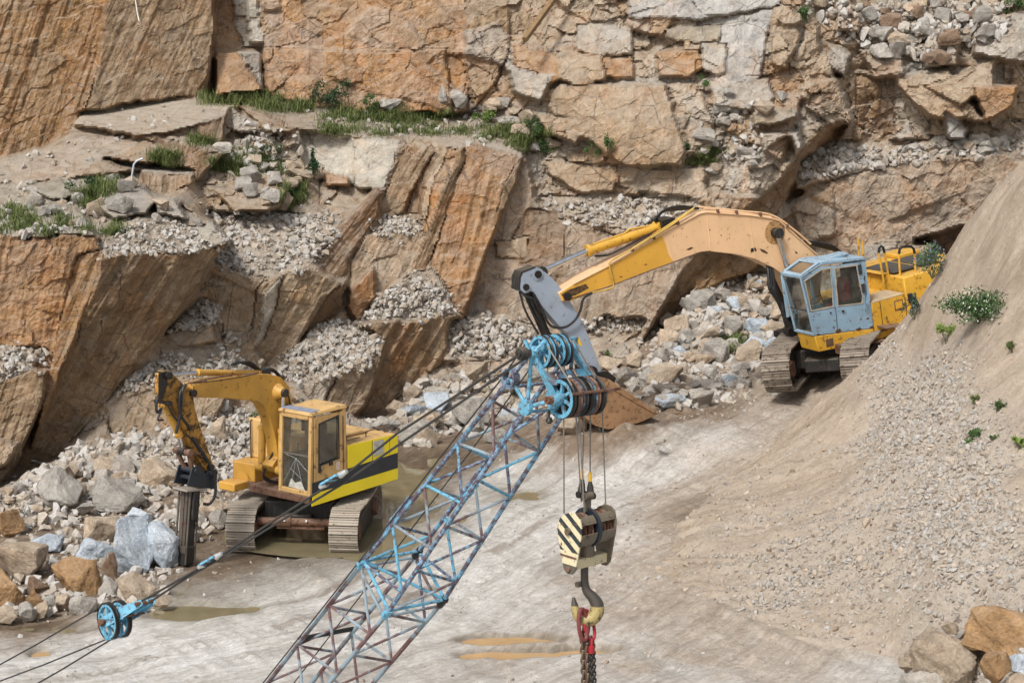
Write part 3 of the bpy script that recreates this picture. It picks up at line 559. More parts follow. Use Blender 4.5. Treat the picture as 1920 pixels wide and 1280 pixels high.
    d3 = Fv[None, None]+Rv*((U-960)/F)[..., None]+Uv*((640-V)/F)[..., None]
    X = Cv+d3*D[..., None]
    nv, nu = U.shape; idx = np.arange(nv*nu).reshape(nv, nu)
    Fc = np.stack([idx[1:, :-1], idx[1:, 1:], idx[:-1, 1:], idx[:-1, :-1]], -1).reshape(-1, 4)
    sc = np.stack([a_perp*D/F, a_long*D/F, r1*0], -1)
    me = np_mesh('cliff', X.reshape(-1, 3), Fc, ROCK, False, dict(col=np.concatenate([Cc, np.ones(U.shape+(1,))], -1).reshape(-1, 4), aux=np.stack([ST, DU, r2], -1).reshape(-1, 3), sc=sc.reshape(-1, 3)))
    tag(link('cliff', me), 'tall stepped granite quarry face in tan, orange and grey, rising behind both excavators', 'cliff', kind='structure')
    return us, vs, D
CU, CVs, CD = build_cliff()
def cliff_d(u, v):
    u = np.asarray(u, float); v = np.asarray(v, float)
    i = np.clip((u-CU[0])/(CU[1]-CU[0]), 0, len(CU)-1.001); j = np.clip((v-CVs[0])/(CVs[1]-CVs[0]), 0, len(CVs)-1.001)
    return CD[np.round(j).astype(int), np.round(i).astype(int)]
def cliff_n(u, v, s=6):
    a = P(u-s, v, float(cliff_d(u-s, v))); b = P(u+s, v, float(cliff_d(u+s, v))); c = P(u, v-s, float(cliff_d(u, v-s))); d = P(u, v+s, float(cliff_d(u, v+s)))
    n = np.cross(b-a, c-d); return n/np.linalg.norm(n)

# ------------------------------------------------------------------ quarry floor
PUD = [(958,1198,78,8,1.7),(965,1225,82,8,1.7),(1100,1219,52,6,1.7),(76,1221,26,10,1), # ochre puddles: centre px, half-size px, strength
       (350,1142,125,20,1.0),(338,1108,34,20,.7),(760,930,75,75,1.0),(720,880,60,45,.9),(600,990,110,26,.9),(830,860,70,20,.8),(990,925,50,12,.8),(90,1174,130,12,.8),(870,830,60,14,.5)]
def ell(x, y, u, v, du, dv, z=0):
    """0..1+ field of a puddle outline on the floor"""
    c = gp(u, v, z); rx = (gp(u+du, v, z)-gp(u-du, v, z))[0]/2; ry = abs((gp(u, v-dv, z)-gp(u, v+dv, z))[1])/2
    return np.exp(-.9*(((x-c[0])/rx)**2+((y-c[1])/ry)**2))
def ground_z(x, y):
    ramp = 1.0*sstep(.2, 7.5, x)*sstep(40.5, 51.5, y)+.85*sstep(4.5, 10.5, x)*sstep(47, 54, y)
    ramp = ramp+.62*np.exp(-(((x-2.3)/2.0)**2+((y-46.9)/1.4)**2))+.5*sstep(47, 50, y)*sstep(-1, 2, x)*(1-sstep(4, 6, x))
    return ramp-.20*np.exp(-(((x+4.5)/2.6)**2+((y-40.4)/2.7)**2)**2)
def ground_detail(x, y):
    w = np.zeros(x.shape)
    for u, v, du, dv, s in PUD: w = np.maximum(w, s*ell(x, y, u, v, du, dv))
    w = w+.30*fbm(x/1.2, y/1.2, 61, 4)*np.minimum(1, w*3)
    a = math.radians(-28); xr = x*math.cos(a)-y*math.sin(a); yr = x*math.sin(a)+y*math.cos(a)
    rut = fbm(xr/.45, yr/5.5, 71, 4)*.05+fbm(xr/1.6, yr/9, 73, 3)*.05
    far = sstep(60, 90, np.hypot(x, y))
    return w, (rut+.03*fbm(x/.5, y/.5, 75, 5)+.10*fbm(x/4, y/4, 77, 3))*(1-far)*(1-.7*np.clip(w*1.4, 0, 1))-.11*sstep(.28, .8, w)
ROAD = np.array([gp(u, v)[:2] for u, v in ((-300, 1330), (200, 1235), (640, 1130), (960, 985), (1230, 862), (1480, 782), (1700, 730))])
def road_coords(x, y):
    best = np.full(x.shape, 1e9); cr = np.zeros(x.shape); al = cr.copy(); L0 = 0
    for a, b in zip(ROAD[:-1], ROAD[1:]):
        d = b-a; L = np.hypot(*d); d = d/L; t = np.clip((x-a[0])*d[0]+(y-a[1])*d[1], 0, L); dx = x-a[0]-d[0]*t; dy = y-a[1]-d[1]*t; r = np.hypot(dx, dy); m = r < best
        cr = np.where(m, dx*d[1]-dy*d[0], cr); al = np.where(m, L0+t, al); best = np.minimum(best, r); L0 += L
    return cr, al
def build_ground():
    fx = np.arange(-13.5, 14.51, .065); fy = np.arange(27, 60.01, .08)
    xs = np.concatenate([[-420, -200, -90, -45, -25, -17], fx, [18, 26, 45, 90, 200, 420]]); ys = np.concatenate([[-300, -120, -40, 0, 15, 23], fy, [64, 72, 90, 140, 260, 500]])
    X, Y = np.meshgrid(xs, ys); w, dz = ground_detail(X, Y); Z = ground_z(X, Y)+dz
    cr, al = road_coords(X, Y); cr = cr+.5*fbm(X/5, Y/5, 131, 3); rd = np.exp(-(cr/3.6)**2)*sstep(60, 50, np.hypot(X, Y)*0+np.abs(cr))
    for c_ in (-2.9, -1.1, .35, 2.1, 3.6): Z = Z-.075*rd*np.exp(-((cr-c_-.35*fbm(al/4, al*0, 133, 3))/.22)**2)*(.5+fbm(al/1.3, cr, 137, 3))+.05*rd*np.exp(-((cr-c_-.36)/.16)**2)
    tread = rd*np.exp(-((np.abs(cr-.9)-.55)/.26)**2)+.8*np.exp(-((cr+3.2)/.3)**2)*rd
    Z = Z+.022*tread*np.sign(np.sin(al*2*math.pi/.24))*(fbm(al/2.5, cr, 141, 2) > -.1)
    Z = Z+.05*np.maximum(0, fbm(X/.16, Y/.16, 143, 3)-.25)*(fbm(X/1.7, Y/1.7, 145, 3) > .05)*(1-np.clip(w*1.4, 0, 1))
    # dark churned mud along the foot of the cliff and round the machines
    q = (np.stack([X, Y, Z], -1)-Cv); dd = q@Fv; dd = np.where(dd < 1, 1, dd); pu = 960+F*(q@Rv)/dd; pv = 640-F*(q@Uv)/dd
    n = fbm(X/2.2, Y/2.2, 91, 5); n2 = fbm(X/.7, Y/.7, 95, 4)
    line = np.interp(pu, [0, 300, 480, 700, 880, 1100, 1300, 1480, 1620, 1900], [1215, 1135, 1110, 935, 905, 878, 822, 780, 755, 748])
    mud = sstep(30, -50, pv-line+70*n+25*n2)
    for u, v, ru, rv, s in ((1330, 965, 120, 55, .75), (1250, 1120, 160, 70, .5), (1080, 1070, 110, 30, .35), (560, 1010, 150, 60, .7), (1300, 1240, 300, 60, .25), (1150, 800, 130, 50, .8), (1120, 1260, 240, 30, .3)):
        mud = np.maximum(mud, s*np.exp(-((pu-u)/ru)**2-((pv-v)/rv)**2)*np.clip(1+1.6*n+1.2*n2, 0, 1.3))
    Z = Z+.15*np.clip(mud, 0, 1)*np.abs(fbm(X/.4, Y/.4, 97, 5, .6))*sstep(-2, 4, X)
    ins = (X > -2) & (X < 14) & (Y > 27) & (Y < 56); earth = np.zeros(X.shape); earth[ins] = sstep(-1.15, -.05, (mound_z(X[ins], Y[ins])-ground_z(X[ins], Y[ins]))+.55*n[ins]+.3*n2[ins])
    for u, v, ru, rv, s in ((1330, 1235, 420, 75, .85), (1180, 1040, 130, 90, .6), (1010, 1205, 160, 26, .7), (1130, 1100, 150, 40, .6)): earth = np.maximum(earth, s*np.exp(-((pu-u)/ru)**2-((pv-v)/rv)**2)*np.clip(1+1.2*n+.9*n2, 0, 1.2))
    rutm = rd*sstep(.12, .42, fbm(cr/.42, al/6.5, 151, 4))*(fbm(al/3, cr/2, 153, 3) > -.25); mud = np.maximum(mud, .55*rutm)
    Z = Z+.05*np.clip(earth, 0, 1)*np.abs(fbm(X/.5, Y/.5, 99, 4))*(X > -2)
    white = np.zeros(X.shape)
    for u, v, ru, rv in ((300, 1230, 330, 60), (960, 900, 330, 45), (1330, 805, 160, 40), (700, 1120, 140, 60), (480, 1060, 200, 30), (860, 1080, 200, 90)):
        white = np.maximum(white, np.exp(-((pu-u)/ru)**2-((pv-v)/rv)**2))
    white = np.maximum(white, .95*np.exp(-((cr-.4)/2.4)**2)*np.clip(.75+fbm(cr/.8, al/5, 155, 4), 0, 1))*(1-.6*rutm)
    damp = np.zeros(X.shape)
    for u, v, ru, rv in ((500, 1040, 210, 60), (800, 890, 130, 90), (960, 930, 90, 30), (1300, 960, 90, 40), (330, 1130, 200, 40)): damp = np.maximum(damp, .75*np.exp(-((pu-u)/ru)**2-((pv-v)/rv)**2)*np.clip(.9+1.2*n, 0, 1.2))
    wet = np.clip(np.maximum(damp, sstep(.10, .5, w))+.35*mud*np.clip(.4+n, 0, 1), 0, 1)
    nv, nu = X.shape; idx = np.arange(nv*nu).reshape(nv, nu)
    Fc = np.stack([idx[:-1, :-1], idx[:-1, 1:], idx[1:, 1:], idx[1:, :-1]], -1).reshape(-1, 4)
    me = np_mesh('ground', np.stack([X, Y, Z], -1).reshape(-1, 3), Fc, GROUND, True, dict(aux=np.stack([wet, np.clip(mud, 0, 1), np.clip(white, 0, 1)], -1).reshape(-1, 3), sc=np.stack([cr, al, rd], -1).reshape(-1, 3), earth=np.clip(earth, 0, 1).ravel()))
    tag(link('ground', me), 'pale wet quarry floor with wheel ruts and mud', 'ground', kind='structure')
def water_material(name, col, rough):
    k = N(name); p = k.pos(); n = k.noise(p, 2.5, 4, .6)
    c = k.mix(k.ramp(n, .3, .7), tuple(x*.85 for x in col), tuple(x*1.12 for x in col))
    return k.done(c, rough, k.bump(k.noise(p, 6, 2), .004, .3), 0, .5)
OCHRE = water_material('ochre_muddy_water', (.42, .27, .13), .16); OLIVE = water_material('olive_puddle_water', (.19, .16, .095), .03)
for i, (u, v, du, dv, s) in enumerate(PUD):
    if s < .55: continue
    c = gp(u, v); rx = (gp(u+du, v)-gp(u-du, v))[0]/2*1.75; ry = abs((gp(u, v-dv)-gp(u, v+dv))[1])/2*1.75
    mb = MB(); n = 48
    mb.add([(c[0]+rx*math.cos(a)*(1+.08*math.sin(3*a+i)), c[1]+ry*math.sin(a)*(1+.08*math.cos(2*a+i)), -.055-.003*i) for a in (2*math.pi*j/n for j in range(n))], [tuple(range(n))])
    o = mb.build('puddle', OCHRE if i < 4 else OLIVE, None, smooth=False)
    tag(o, 'shallow puddle of muddy water lying on the quarry floor', 'puddle', kind='structure')

# ------------------------------------------------------------------ gravel mound on the right
MPX = [ # u, v, depth : crest line, flank, foot
 (1925,352,41.0),(1860,408,42.0),(1780,480,43.2),(1820,444,42.6),(1760,512,43.6),(1742,545,44.0),(1722,574,44.5),(1700,602,45.0),(1650,655,46.0),(1600,702,46.9),(1545,752,48.0),
 (1800,600,41.6),(1700,720,43.0),(1600,800,43.6),(1880,520,40.2),(1880,700,37.8),(1800,860,36.6),(1700,900,37.8),(1600,950,38.2),(1900,960,34.2),(1760,1040,34.6),(1500,900,42.2),(1450,1000,39.2),(1600,1080,35.9),(1900,1080,32.6),(1750,1130,33.4)]
FOOT = [(1545,752),(1440,838),(1340,905),(1260,985),(1205,1075),(1270,1130),(1400,1170),(1540,1200),(1680,1230),(1780,1260)]
def mound_fit():
    pts = [P(*q) for q in MPX]; pts = [tuple(p) for p in pts]
    for u, v in FOOT:
        z = 0.0
        for _ in range(6):
            g = gp(u, v, z); z = float(ground_z(np.array(g[0]), np.array(g[1])))
        pts.append((g[0], g[1], z-.02))
    # a little outside the foot it has dived under the floor; behind the crest it falls away
    for u, v, s in ((1500,700,-.5),(1380,800,-.5),(1270,890,-.5),(1190,970,-.5),(1130,1080,-.5),(1200,1170,-.5),(1350,1230,-.5),(1500,1270,-.5)):
        g = gp(u, v, 0.2); pts.append((g[0], g[1], float(ground_z(np.array(g[0]), np.array(g[1])))-.55))
    for u, v, d, dy, dz in ((1925,352,41.0,3,-1.0),(1780,480,43.2,2.6,-1.5),(1700,602,45.0,2.4,-1.5),(1600,702,46.9,2,-1.2)):
        p = P(u, v, d); pts.append((p[0]-.2, p[1]+dy, p[2]+dz))
    p = P(1925, 352, 41); pts += [(p[0]+3, p[1], p[2]+.2), (p[0]+4, p[1]-5, 5.6), (p[0]+4, p[1]+4, p[2]-.6), (13, 33, 2.6), (12, 30, 1.2), (p[0]+7, p[1]+1, p[2]+.2), (5, 28.5, -.6), (8, 28.5, .3), (10.5, 28.5, .6), (18, 29, 1.5), (15, 28.5, 1.0), (18, 33, 3.2), (18, 36, 5.0), (18, 46, 6.5)]
    return np.array(pts)
MP = mound_fit()
def _tps():
    n = len(MP); r = np.hypot(MP[:, None, 0]-MP[None, :, 0], MP[:, None, 1]-MP[None, :, 1])
    K = np.where(r > 0, r*r*np.log(r+1e-9), 0)+np.eye(n)*.03; Q = np.c_[np.ones(n), MP[:, :2]]
    A = np.block([[K, Q], [Q.T, np.zeros((3, 3))]]); return np.linalg.solve(A, np.r_[MP[:, 2], 0, 0, 0])
TW = _tps()
def mound_z(x, y):
    x = np.asarray(x, float); y = np.asarray(y, float)
    z = TW[-3]+TW[-2]*x+TW[-1]*y
    for i in range(len(MP)):
        r = np.hypot(x-MP[i, 0], y-MP[i, 1]); z = z+TW[i]*r*r*np.log(r+1e-9)
    return z
def mound_full(x, y):
    a = math.radians(-26); xr = x*math.cos(a)+y*math.sin(a); yr = -x*math.sin(a)+y*math.cos(a)
    return mound_z(x, y)+.16*fbm(x/2.2, y/2.2, 101, 4)+.17*fbm(yr/.55, xr/3.2, 103, 4)+.06*fbm(yr/.16, xr/1.6, 107, 3)+.085*fbm(x/.32, y/.32, 105, 5, .62)
def build_mound():
    xs = np.arange(.6, 18.0, .055); ys = np.arange(27.5, 51.5, .07)
    X, Y = np.meshgrid(xs, ys); Z = mound_full(X, Y); G = ground_z(X, Y)
    keep = Z > G-.12
    nv, nu = X.shape; idx = np.arange(nv*nu).reshape(nv, nu)
    Fc = np.stack([idx[:-1, :-1], idx[:-1, 1:], idx[1:, 1:], idx[1:, :-1]], -1).reshape(-1, 4)
    Fc = Fc[keep.ravel()[Fc].any(1)]
    used = np.unique(Fc); re = np.full(nv*nu, -1); re[used] = np.arange(len(used))
    VV = np.stack([X, Y, Z], -1).reshape(-1, 3)[used]
    q = VV-Cv; dd = q@Fv; pu = 960+F*(q@Rv)/dd; pv = 640-F*(q@Uv)/dd
    gr = gravel_density(pu, pv, VV[:, 0], VV[:, 1])
    me = np_mesh('gravel_mound', VV, re[Fc], MOUND, True, dict(aux=np.stack([gr, gr, gr], -1)))
    tag(link('gravel_mound', me), 'tall sandy gravel mound sloping down to the road on the right', 'mound', kind='structure')
def gravel_density(pu, pv, x, y):
    n = fbm(x/1.3, y/1.3, 111, 4)
    band = np.exp(-(((pu-(1700+.28*(pv-650)))/(100+.14*(pv-600).clip(0)))**2))*sstep(590, 720, pv)
    low = .5*sstep(820, 1050, pv)*sstep(1250, 1450, pu)
    return np.clip(np.maximum(band*1.25, low)+.55*n, 0, 1)
build_mound()
build_ground()
# ------------------------------------------------------------------ machine materials
AMBER = paint('amber_paint', (.56, .30, .05), .42, .30, .5); TANCAB = paint('tan_yellow_paint', (.62, .39, .15), .45, .25, .55)
YELLOW = paint('fresh_yellow_paint', (.86, .68, .012), .05, .06, .35, var=.08); BLACKP = paint('dark_blue_black_paint', (.018, .024, .034), .12, .12, .45)
DARK = paint('greasy_dark_steel', (.022, .021, .020), .35, .30, .55, var=.4); RUBBER = flat('black_hose_rubber', (.014, .014, .015), .45)
SHOE2 = paint('rusty_track_steel', (.24, .20, .16), .6, .7, .7, dustcol=(.36, .30, .24), rustcol=(.06, .038, .025))
SHOE = paint('worn_track_steel', (.33, .285, .235), .45, .85, .7, dustcol=(.46, .40, .32), rustcol=(.07, .045, .03)); CHROME = flat('chrome_rod', (.62, .63, .65), .16, 1.0, .08)
BROWNM = paint('rusty_brown_steel', (.16, .085, .055), .7, .4, .7); GREASE = flat('oily_black', (.012, .011, .010), .35)
LBLUE = paint('light_blue_cab_paint', (.25, .38, .49), .46, .36, .5, var=.16, dustcol=(.45, .45, .43)); GREYB = paint('grey_blue_arm_paint', (.30, .35, .42), .34, .30, .5, var=.1)
PEACH = paint('faded_peach_paint', (.76, .49, .275), .34, .36, .5, var=.07); GOLD = paint('golden_yellow_paint', (.66, .36, .035), .48, .34, .45, var=.12)
RUSTB = paint('rust_brown_bucket', (.30, .17, .085), .6, .7, .8, dustcol=(.42, .31, .2), rustcol=(.13, .06, .03)); REDSEAT = flat('red_seat_cloth', (.30, .025, .03), .8); DARKIN = flat('dark_cab_interior', (.03, .032, .034), .7)
GREYPATCH = flat('grey_patch', (.42, .41, .36), .7); WHITEP = flat('white_paint', (.72, .72, .70), .5, var=.1); REDP = paint('red_shackle_paint', (.36, .02, .03), .4, .1, .4); GREENP = flat('green_paint', (.02, .14, .07), .5); YTAG = flat('yellow_tag', (.75, .42, .02), .5)
def glass_material(name, tint, alpha=.45):
    k = N(name); p = k.coord('Object'); n = k.noise(p, 5, 6, .65)
    gl = k.n('BsdfGlossy'); gl.inputs['Roughness'].default_value = .06; tr = k.n('BsdfTransparent'); tr.inputs[0].default_value = tint+(1,)
    df = k.n('BsdfDiffuse'); k.l(k.mix(n, (.07, .075, .07), (.20, .20, .18)), df.inputs[0])
    m1 = k.n('MixShader'); k.l(k.ramp(n, .35, .75, alpha*.08, alpha*.6), m1.inputs[0]); k.l(tr.outputs[0], m1.inputs[1]); k.l(df.outputs[0], m1.inputs[2])
    m2 = k.n('MixShader'); fr = k.n('LayerWeight'); k.l(k.ramp(fr.outputs['Facing'], .2, 1, .05, .6), m2.inputs[0]); k.l(m1.outputs[0], m2.inputs[1]); k.l(gl.outputs[0], m2.inputs[2])
    k.l(m2.outputs[0], k.t.nodes['Material Output'].inputs['Surface']); return k.m
GLASS = glass_material('dusty_cab_glass', (.80, .83, .81), .5); TINT = glass_material('tinted_cab_glass', (.42, .47, .50), .35)
def panel_with_hole(mb, outer, inner, off):
    """flat frame between two 3D loops of equal count, thickened by off"""
    n = len(outer); o = [np.asarray(p, float) for p in outer]; i = [np.asarray(p, float) for p in inner]; off = np.asarray(off, float)
    V = o+i+[p+off for p in o]+[p+off for p in i]; Fs = []
    for k in range(n):
        j = (k+1) % n
        Fs += [(k, j, n+j, n+k), (2*n+k, 3*n+k, 3*n+j, 2*n+j), (k, 2*n+k, 2*n+j, j), (n+k, n+j, 3*n+j, 3*n+k)]
    mb.add(V, Fs); return mb
def sag(a, b, drop, n=10, side=(0, 0, -1)):
    a = np.asarray(a, float); b = np.asarray(b, float); s = np.asarray(side, float)
    return [a+(b-a)*t+s*drop*4*t*(1-t) for t in np.linspace(0, 1, n)]
def spline(pts, n=6):
    p = [np.asarray(q, float) for q in pts]; p = [2*p[0]-p[1]]+p+[2*p[-1]-p[-2]]; out = []
    for i in range(1, len(p)-2):
        for t in np.linspace(0, 1, n, endpoint=False):
            out.append(.5*((2*p[i])+(-p[i-1]+p[i+1])*t+(2*p[i-1]-5*p[i]+4*p[i+1]-p[i+2])*t*t+(-p[i-1]+3*p[i]-3*p[i+1]+p[i+2])*t**3))
    return out+[p[-2]]
def track(root, yc, L, H, W, x0, rot, mats=(None, None), pitch=.17, sagz=.04, z0=0.0):
    """one crawler: loop of shoes with grousers, frame, idler, sprocket, rollers; rot = rotation about Z in the root"""
    ca, sa = math.cos(rot), math.sin(rot)
    T = lambda p: (p[0]*ca-p[1]*sa, p[0]*sa+p[1]*ca, p[2]+z0)
    r = H/2; s = L-H; pts = []
    tot = 2*s+2*math.pi*r; n = int(tot/pitch); sh = MB()
    for i in range(n):
        t = i*tot/n
        if t < s: x, z, a = -s/2+t, 0, 0
        elif t < s+math.pi*r: q = (t-s)/r; x, z, a = s/2+r*math.sin(q), r-r*math.cos(q), q
        elif t < 2*s+math.pi*r: q = t-s-math.pi*r; x, z, a = s/2-q, 2*r-sagz*math.sin(math.pi*q/s), math.pi
        else: q = (t-2*s-math.pi*r)/r; x, z, a = -s/2-r*math.sin(q), r+r*math.cos(q), math.pi+q
        tx, tz = math.cos(a), math.sin(a); nx, nz = math.sin(a), -math.cos(a)
        jig = .006*math.sin(i*2.3)
        def bx(u0, u1, h0, h1, y0, y1):
            P8 = []
            for h in (h0, h1):
                for (uu, yy) in ((u0, y0), (u1, y0), (u1, y1), (u0, y1)): P8.append(T((x0+x+tx*uu+nx*h, yy, z+tz*uu+nz*h)))
            sh.hexa(P8)
        hp = pitch*.5
        bx(-hp*.97, hp*.90, -.03, .004+jig, yc-W/2, yc+W/2)
        bx(-hp*.92, -hp*.62, .004+jig, .034+jig, yc-W/2, yc+W/2); bx(-hp*.10, hp*.10, .004+jig, .020+jig, yc-W/2, yc+W/2); bx(hp*.6, hp*.86, .004+jig, .028+jig, yc-W/2, yc+W/2)
        bx(-hp*.8, hp*.8, -.085, -.031, yc-.10, yc+.10)
    o = sh.build('track_shoes', mats[0] or SHOE, root, smooth=False)
    fr = MB(); fr.hexa([T(q) for q in [(x0-s/2+.1, yc-W*.3, .18*H), (x0+s/2-.1, yc-W*.3, .18*H), (x0+s/2-.1, yc+W*.3, .18*H), (x0-s/2+.1, yc+W*.3, .18*H), (x0-s/2+.1, yc-W*.3, .70*H), (x0+s/2-.1, yc-W*.3, .70*H), (x0+s/2-.1, yc+W*.3, .70*H), (x0-s/2+.1, yc+W*.3, .70*H)]])
    fr.build('track_frame', mats[1] or DARK, o, bevel=.03)
    ax = (-sa, ca, 0)
    for nm, xx in (('idler_wheel', s/2), ('drive_sprocket', -s/2)):
        w = MB(); rr = r-.09
        w.lathe(T((x0+xx, yc, r)), ax, [(-W*.44, .02), (-W*.44, rr*.45), (-W*.24, rr*.5), (-W*.24, rr*.92), (-W*.20, rr), (W*.20, rr), (W*.24, rr*.92), (W*.24, rr*.5), (W*.44, rr*.45), (W*.44, .02)], 28)
        w.build(nm, BROWNM if mats[1] is None else SHOE, o)
    ro = MB()
    for q in np.linspace(-s/2+.35, s/2-.35, 6): ro.cyl(T((x0+q, yc, .15)), ax, .10, W*.5, 14)
    for q in (-s*.18, s*.2): ro.cyl(T((x0+q, yc, 2*r-.13)), ax, .07, W*.4, 12)
    ro.build('rollers', DARK, o)
    return o
def cylinder_part(root, a, b, c, rb, rr, mat, name='hydraulic_cylinder', glands=True):
    """barrel a->b, chrome rod b->c"""
    a, b, c = (np.asarray(q, float) for q in (a, b, c)); d = (b-a)/np.linalg.norm(b-a)
    m = MB(); m.tube([a, b], rb, 16); m.tube([b-d*.05, b+d*.03], rb*1.22, 16); m.tube([a-d*.02, a+d*.05], rb*1.15, 16)
    y = np.array([0, 1., 0]); m.cyl(a, y, rb*1.25, rb*2.6, 16)
    o = m.build(name, mat, root)
    q = MB(); q.tube([b, c], rr, 14); q.build('rod', CHROME, o)
    e = MB(); e.cyl(c, y, rr*2.1, rr*4.2, 16); e.build('rod_eye', DARK, o)
    return o

# ------------------------------------------------------------------ breaker excavator (left)
def breaker_excavator():
    base = P(575, 992, 41.7); base[2] = 0
    M = frame(base, 232); root = thing('breaker_excavator', 'amber and bright yellow tracked excavator with a black hydraulic breaker, standing in water', 'excavator', M); T = tracer(M)
    tr = math.radians(32)
    for yc in (-1.07, 1.07): track(root, yc, 3.0, .95, .60, 0, tr, z0=-.20)
    ca, sa = math.cos(tr), math.sin(tr); R2 = lambda p: (p[0]*ca-p[1]*sa, p[0]*sa+p[1]*ca, p[2])
    m = MB(); m.obox((0, 0, .56), (R2((.75, 0, 0))), (R2((0, .72, 0))), (0, 0, .24)); m.obox(R2((.0, 0, .45)), R2((.95, 0, 0)), R2((0, .30, 0)), (0, 0, .12)); m.build('car_body', DARK, root, bevel=.03)
    m = MB(); m.tube([R2((1.02, -.8, .44)), R2((1.02, .8, .44))], .085, 14); m.tube([R2((1.02, -.4, .44)), R2((1.02, -.1, .44))], .11, 14); m.obox(R2((1.02, .1, .40)), R2((.03, 0, 0)), R2((0, .5, 0)), (0, 0, .10)); m.build('front_cross_tube', BROWNM, root)
    m = MB()
    for q in (-.22, .24): m.cyl(R2((1.13, q, .50)), R2((1, 0, 0)), .022, .03, 10)
    m.build('marker_bolts', WHITEP, root)
    m = MB(); m.cyl((0, 0, .86), (0, 0, 1), .62, .16, 32); m.build('slew_ring', GREASE, root)
    # deck
    m = MB(); m.prism([(-1.45, -1.2, .96), (.95, -1.2, .96), (.95, -.55, .96), (1.12, -.55, .96), (1.12, 1.16, .96), (.6, 1.2, .96), (-1.45, 1.2, .96)], (0, 0, .16)); m.build('deck', BROWNM, root, bevel=.02)
    # cab : x .03..1.1, y .3..1.2, z 1.13..2.84
    x0, x1, y0, y1, z0, z1 = .02, 1.06, .30, 1.20, 1.12, 2.84
    cab = MB(); t = .075
    f0 = x1+.06 # sill is a little further forward than the roof
    def post(xb, xt, y, w=.075): cab.hexa([(xb-w, y-.04, z0), (xb, y-.04, z0), (xb, y+.04, z0), (xb-w, y+.04, z0), (xt-w, y-.04, z1-.06), (xt, y-.04, z1-.06), (xt, y+.04, z1-.06), (xt-w, y+.04, z1-.06)])
    post(f0, x1-.02, y0+.04); post(f0, x1-.02, y1-.04)
    cab.box(x1-.09, x1-.0, y0+.08, y1-.08, z1-.16, z1-.06); cab.box(f0-.09, f0-.005, y0+.08, y1-.08, z0, z0+.10)
    cab.box(x0, x1-.10, y0, y0+.05, z0, z0+.75); cab.box(x0, x1-.1, y0, y0+.05, z1-.16, z1-.06); cab.box(x0, x0+.30, y0, y0+.05, z0+.75, z1-.16); cab.box(x0, x0+.06, y0+.05, y1-.05, z0, z0+.8); cab.box(x0, x0+.06, y0+.05, y1-.05, z1-.2, z1-.06)
    cab.box(x0, x0+.1, y1-.05, y1, z0, z1-.06)
    cabo = cab.build('cab', TANCAB, root, bevel=.012)
    m = MB(); m.hexa([(x0-.02, y0-.02, z1-.06), (x1+.02, y0-.02, z1-.06), (x1+.02, y1+.02, z1-.06), (x0-.02, y1+.02, z1-.06), (x0+.0, y0, z1+.02), (x1-.02, y0, z1+.0), (x1-.02, y1, z1+.0), (x0+.0, y1, z1+.02)]); rf = m.build('roof', TANCAB, cabo, bevel=.015)
    m = MB(); m.hexa([(x1-.30, y0+.03, z1+.004), (x1-.04, y0+.03, z1+.0), (x1-.04, y1-.03, z1+.0), (x1-.30, y1-.03, z1+.004), (x1-.30, y0+.03, z1+.016), (x1-.04, y0+.03, z1+.012), (x1-.04, y1-.03, z1+.012), (x1-.30, y1-.03, z1+.016)]); m.build('roof_hatch', flat('grey_blue_hatch', (.22, .25, .32), .4), rf)
    # windscreen: upper tinted pane and lower cracked pane with a bright bar between
    xs = lambda z: f0+(x1-.02-f0)*(z-z0)/(z1-.06-z0)-.045
    for nm, a, b in (('windscreen', z0+.82, z1-.16), ('lower_window', z0+.10, z0+.80)):
        m = MB(); m.hexa([(xs(a)-.006, y0+.08, a), (xs(a), y0+.08, a), (xs(a), y1-.08, a), (xs(a)-.006, y1-.08, a), (xs(b)-.006, y0+.08, b), (xs(b), y0+.08, b), (xs(b), y1-.08, b), (xs(b)-.006, y1-.08, b)]); g = m.build(nm, GLASS, cabo, smooth=False)
        if nm == 'lower_window':
            c = MB()
            for (ya, za, yb, zb) in ((.40, 1.3, .75, 1.85), (.75, 1.85, .95, 1.3), (.75, 1.85, 1.1, 1.6), (.75, 1.85, .45, 1.9), (.6, 1.62, .9, 1.45), (.62, 1.25, .75, 1.85)): c.tube([(xs(za)+.004, ya, za), (xs(zb)+.004, yb, zb)], .0018, 4)
            c.build('crack_lines', WHITEP, g)
            s = MB(); s.add([(xs(1.2)+.005, .55, 1.24), (xs(1.5)+.005, .62, 1.42), (xs(1.4)+.005, .74, 1.34), (xs(1.3)+.005, .9, 1.40), (xs(1.2)+.005, 1.02, 1.22)], [(0, 1, 2, 3, 4)]); s.build('shattered_patch', GREYPATCH, g)
    m = MB(); m.box(xs(z0+.81)-.01, xs(z0+.81)+.012, y0+.08, y1-.08, z0+.795, z0+.825); m.build('window_bar', CHROME, cabo)
    # door on the machine's left side
    d = MB(); dz0 = z0+.62
    panel_with_hole(d, [(x0+.10, y1-.03, z0+.02), (x1-.06, y1-.03, z0+.02), (x1-.10, y1-.03, z1-.10), (x0+.10, y1-.03, z1-.10)], [(x0+.24, y1-.03, dz0+.04), (x1-.20, y1-.03, dz0-.02), (x1-.23, y1-.03, z1-.26), (x0+.24, y1-.03, z1-.18)], (0, .035, 0))
    do = d.build('door', TANCAB, cabo, bevel=.008)
    ins = MB(); panel_with_hole(ins, [(x0+.225, y1+.004, dz0+.022), (x1-.185, y1+.004, dz0-.04), (x1-.215, y1+.004, z1-.245), (x0+.225, y1+.004, z1-.162)], [(x0+.255, y1+.004, dz0+.05), (x1-.215, y1+.004, dz0-.005), (x1-.24, y1+.004, z1-.275), (x0+.255, y1+.004, z1-.195)], (0, .012, 0)); ins.build('window_seal', RUBBER, do)
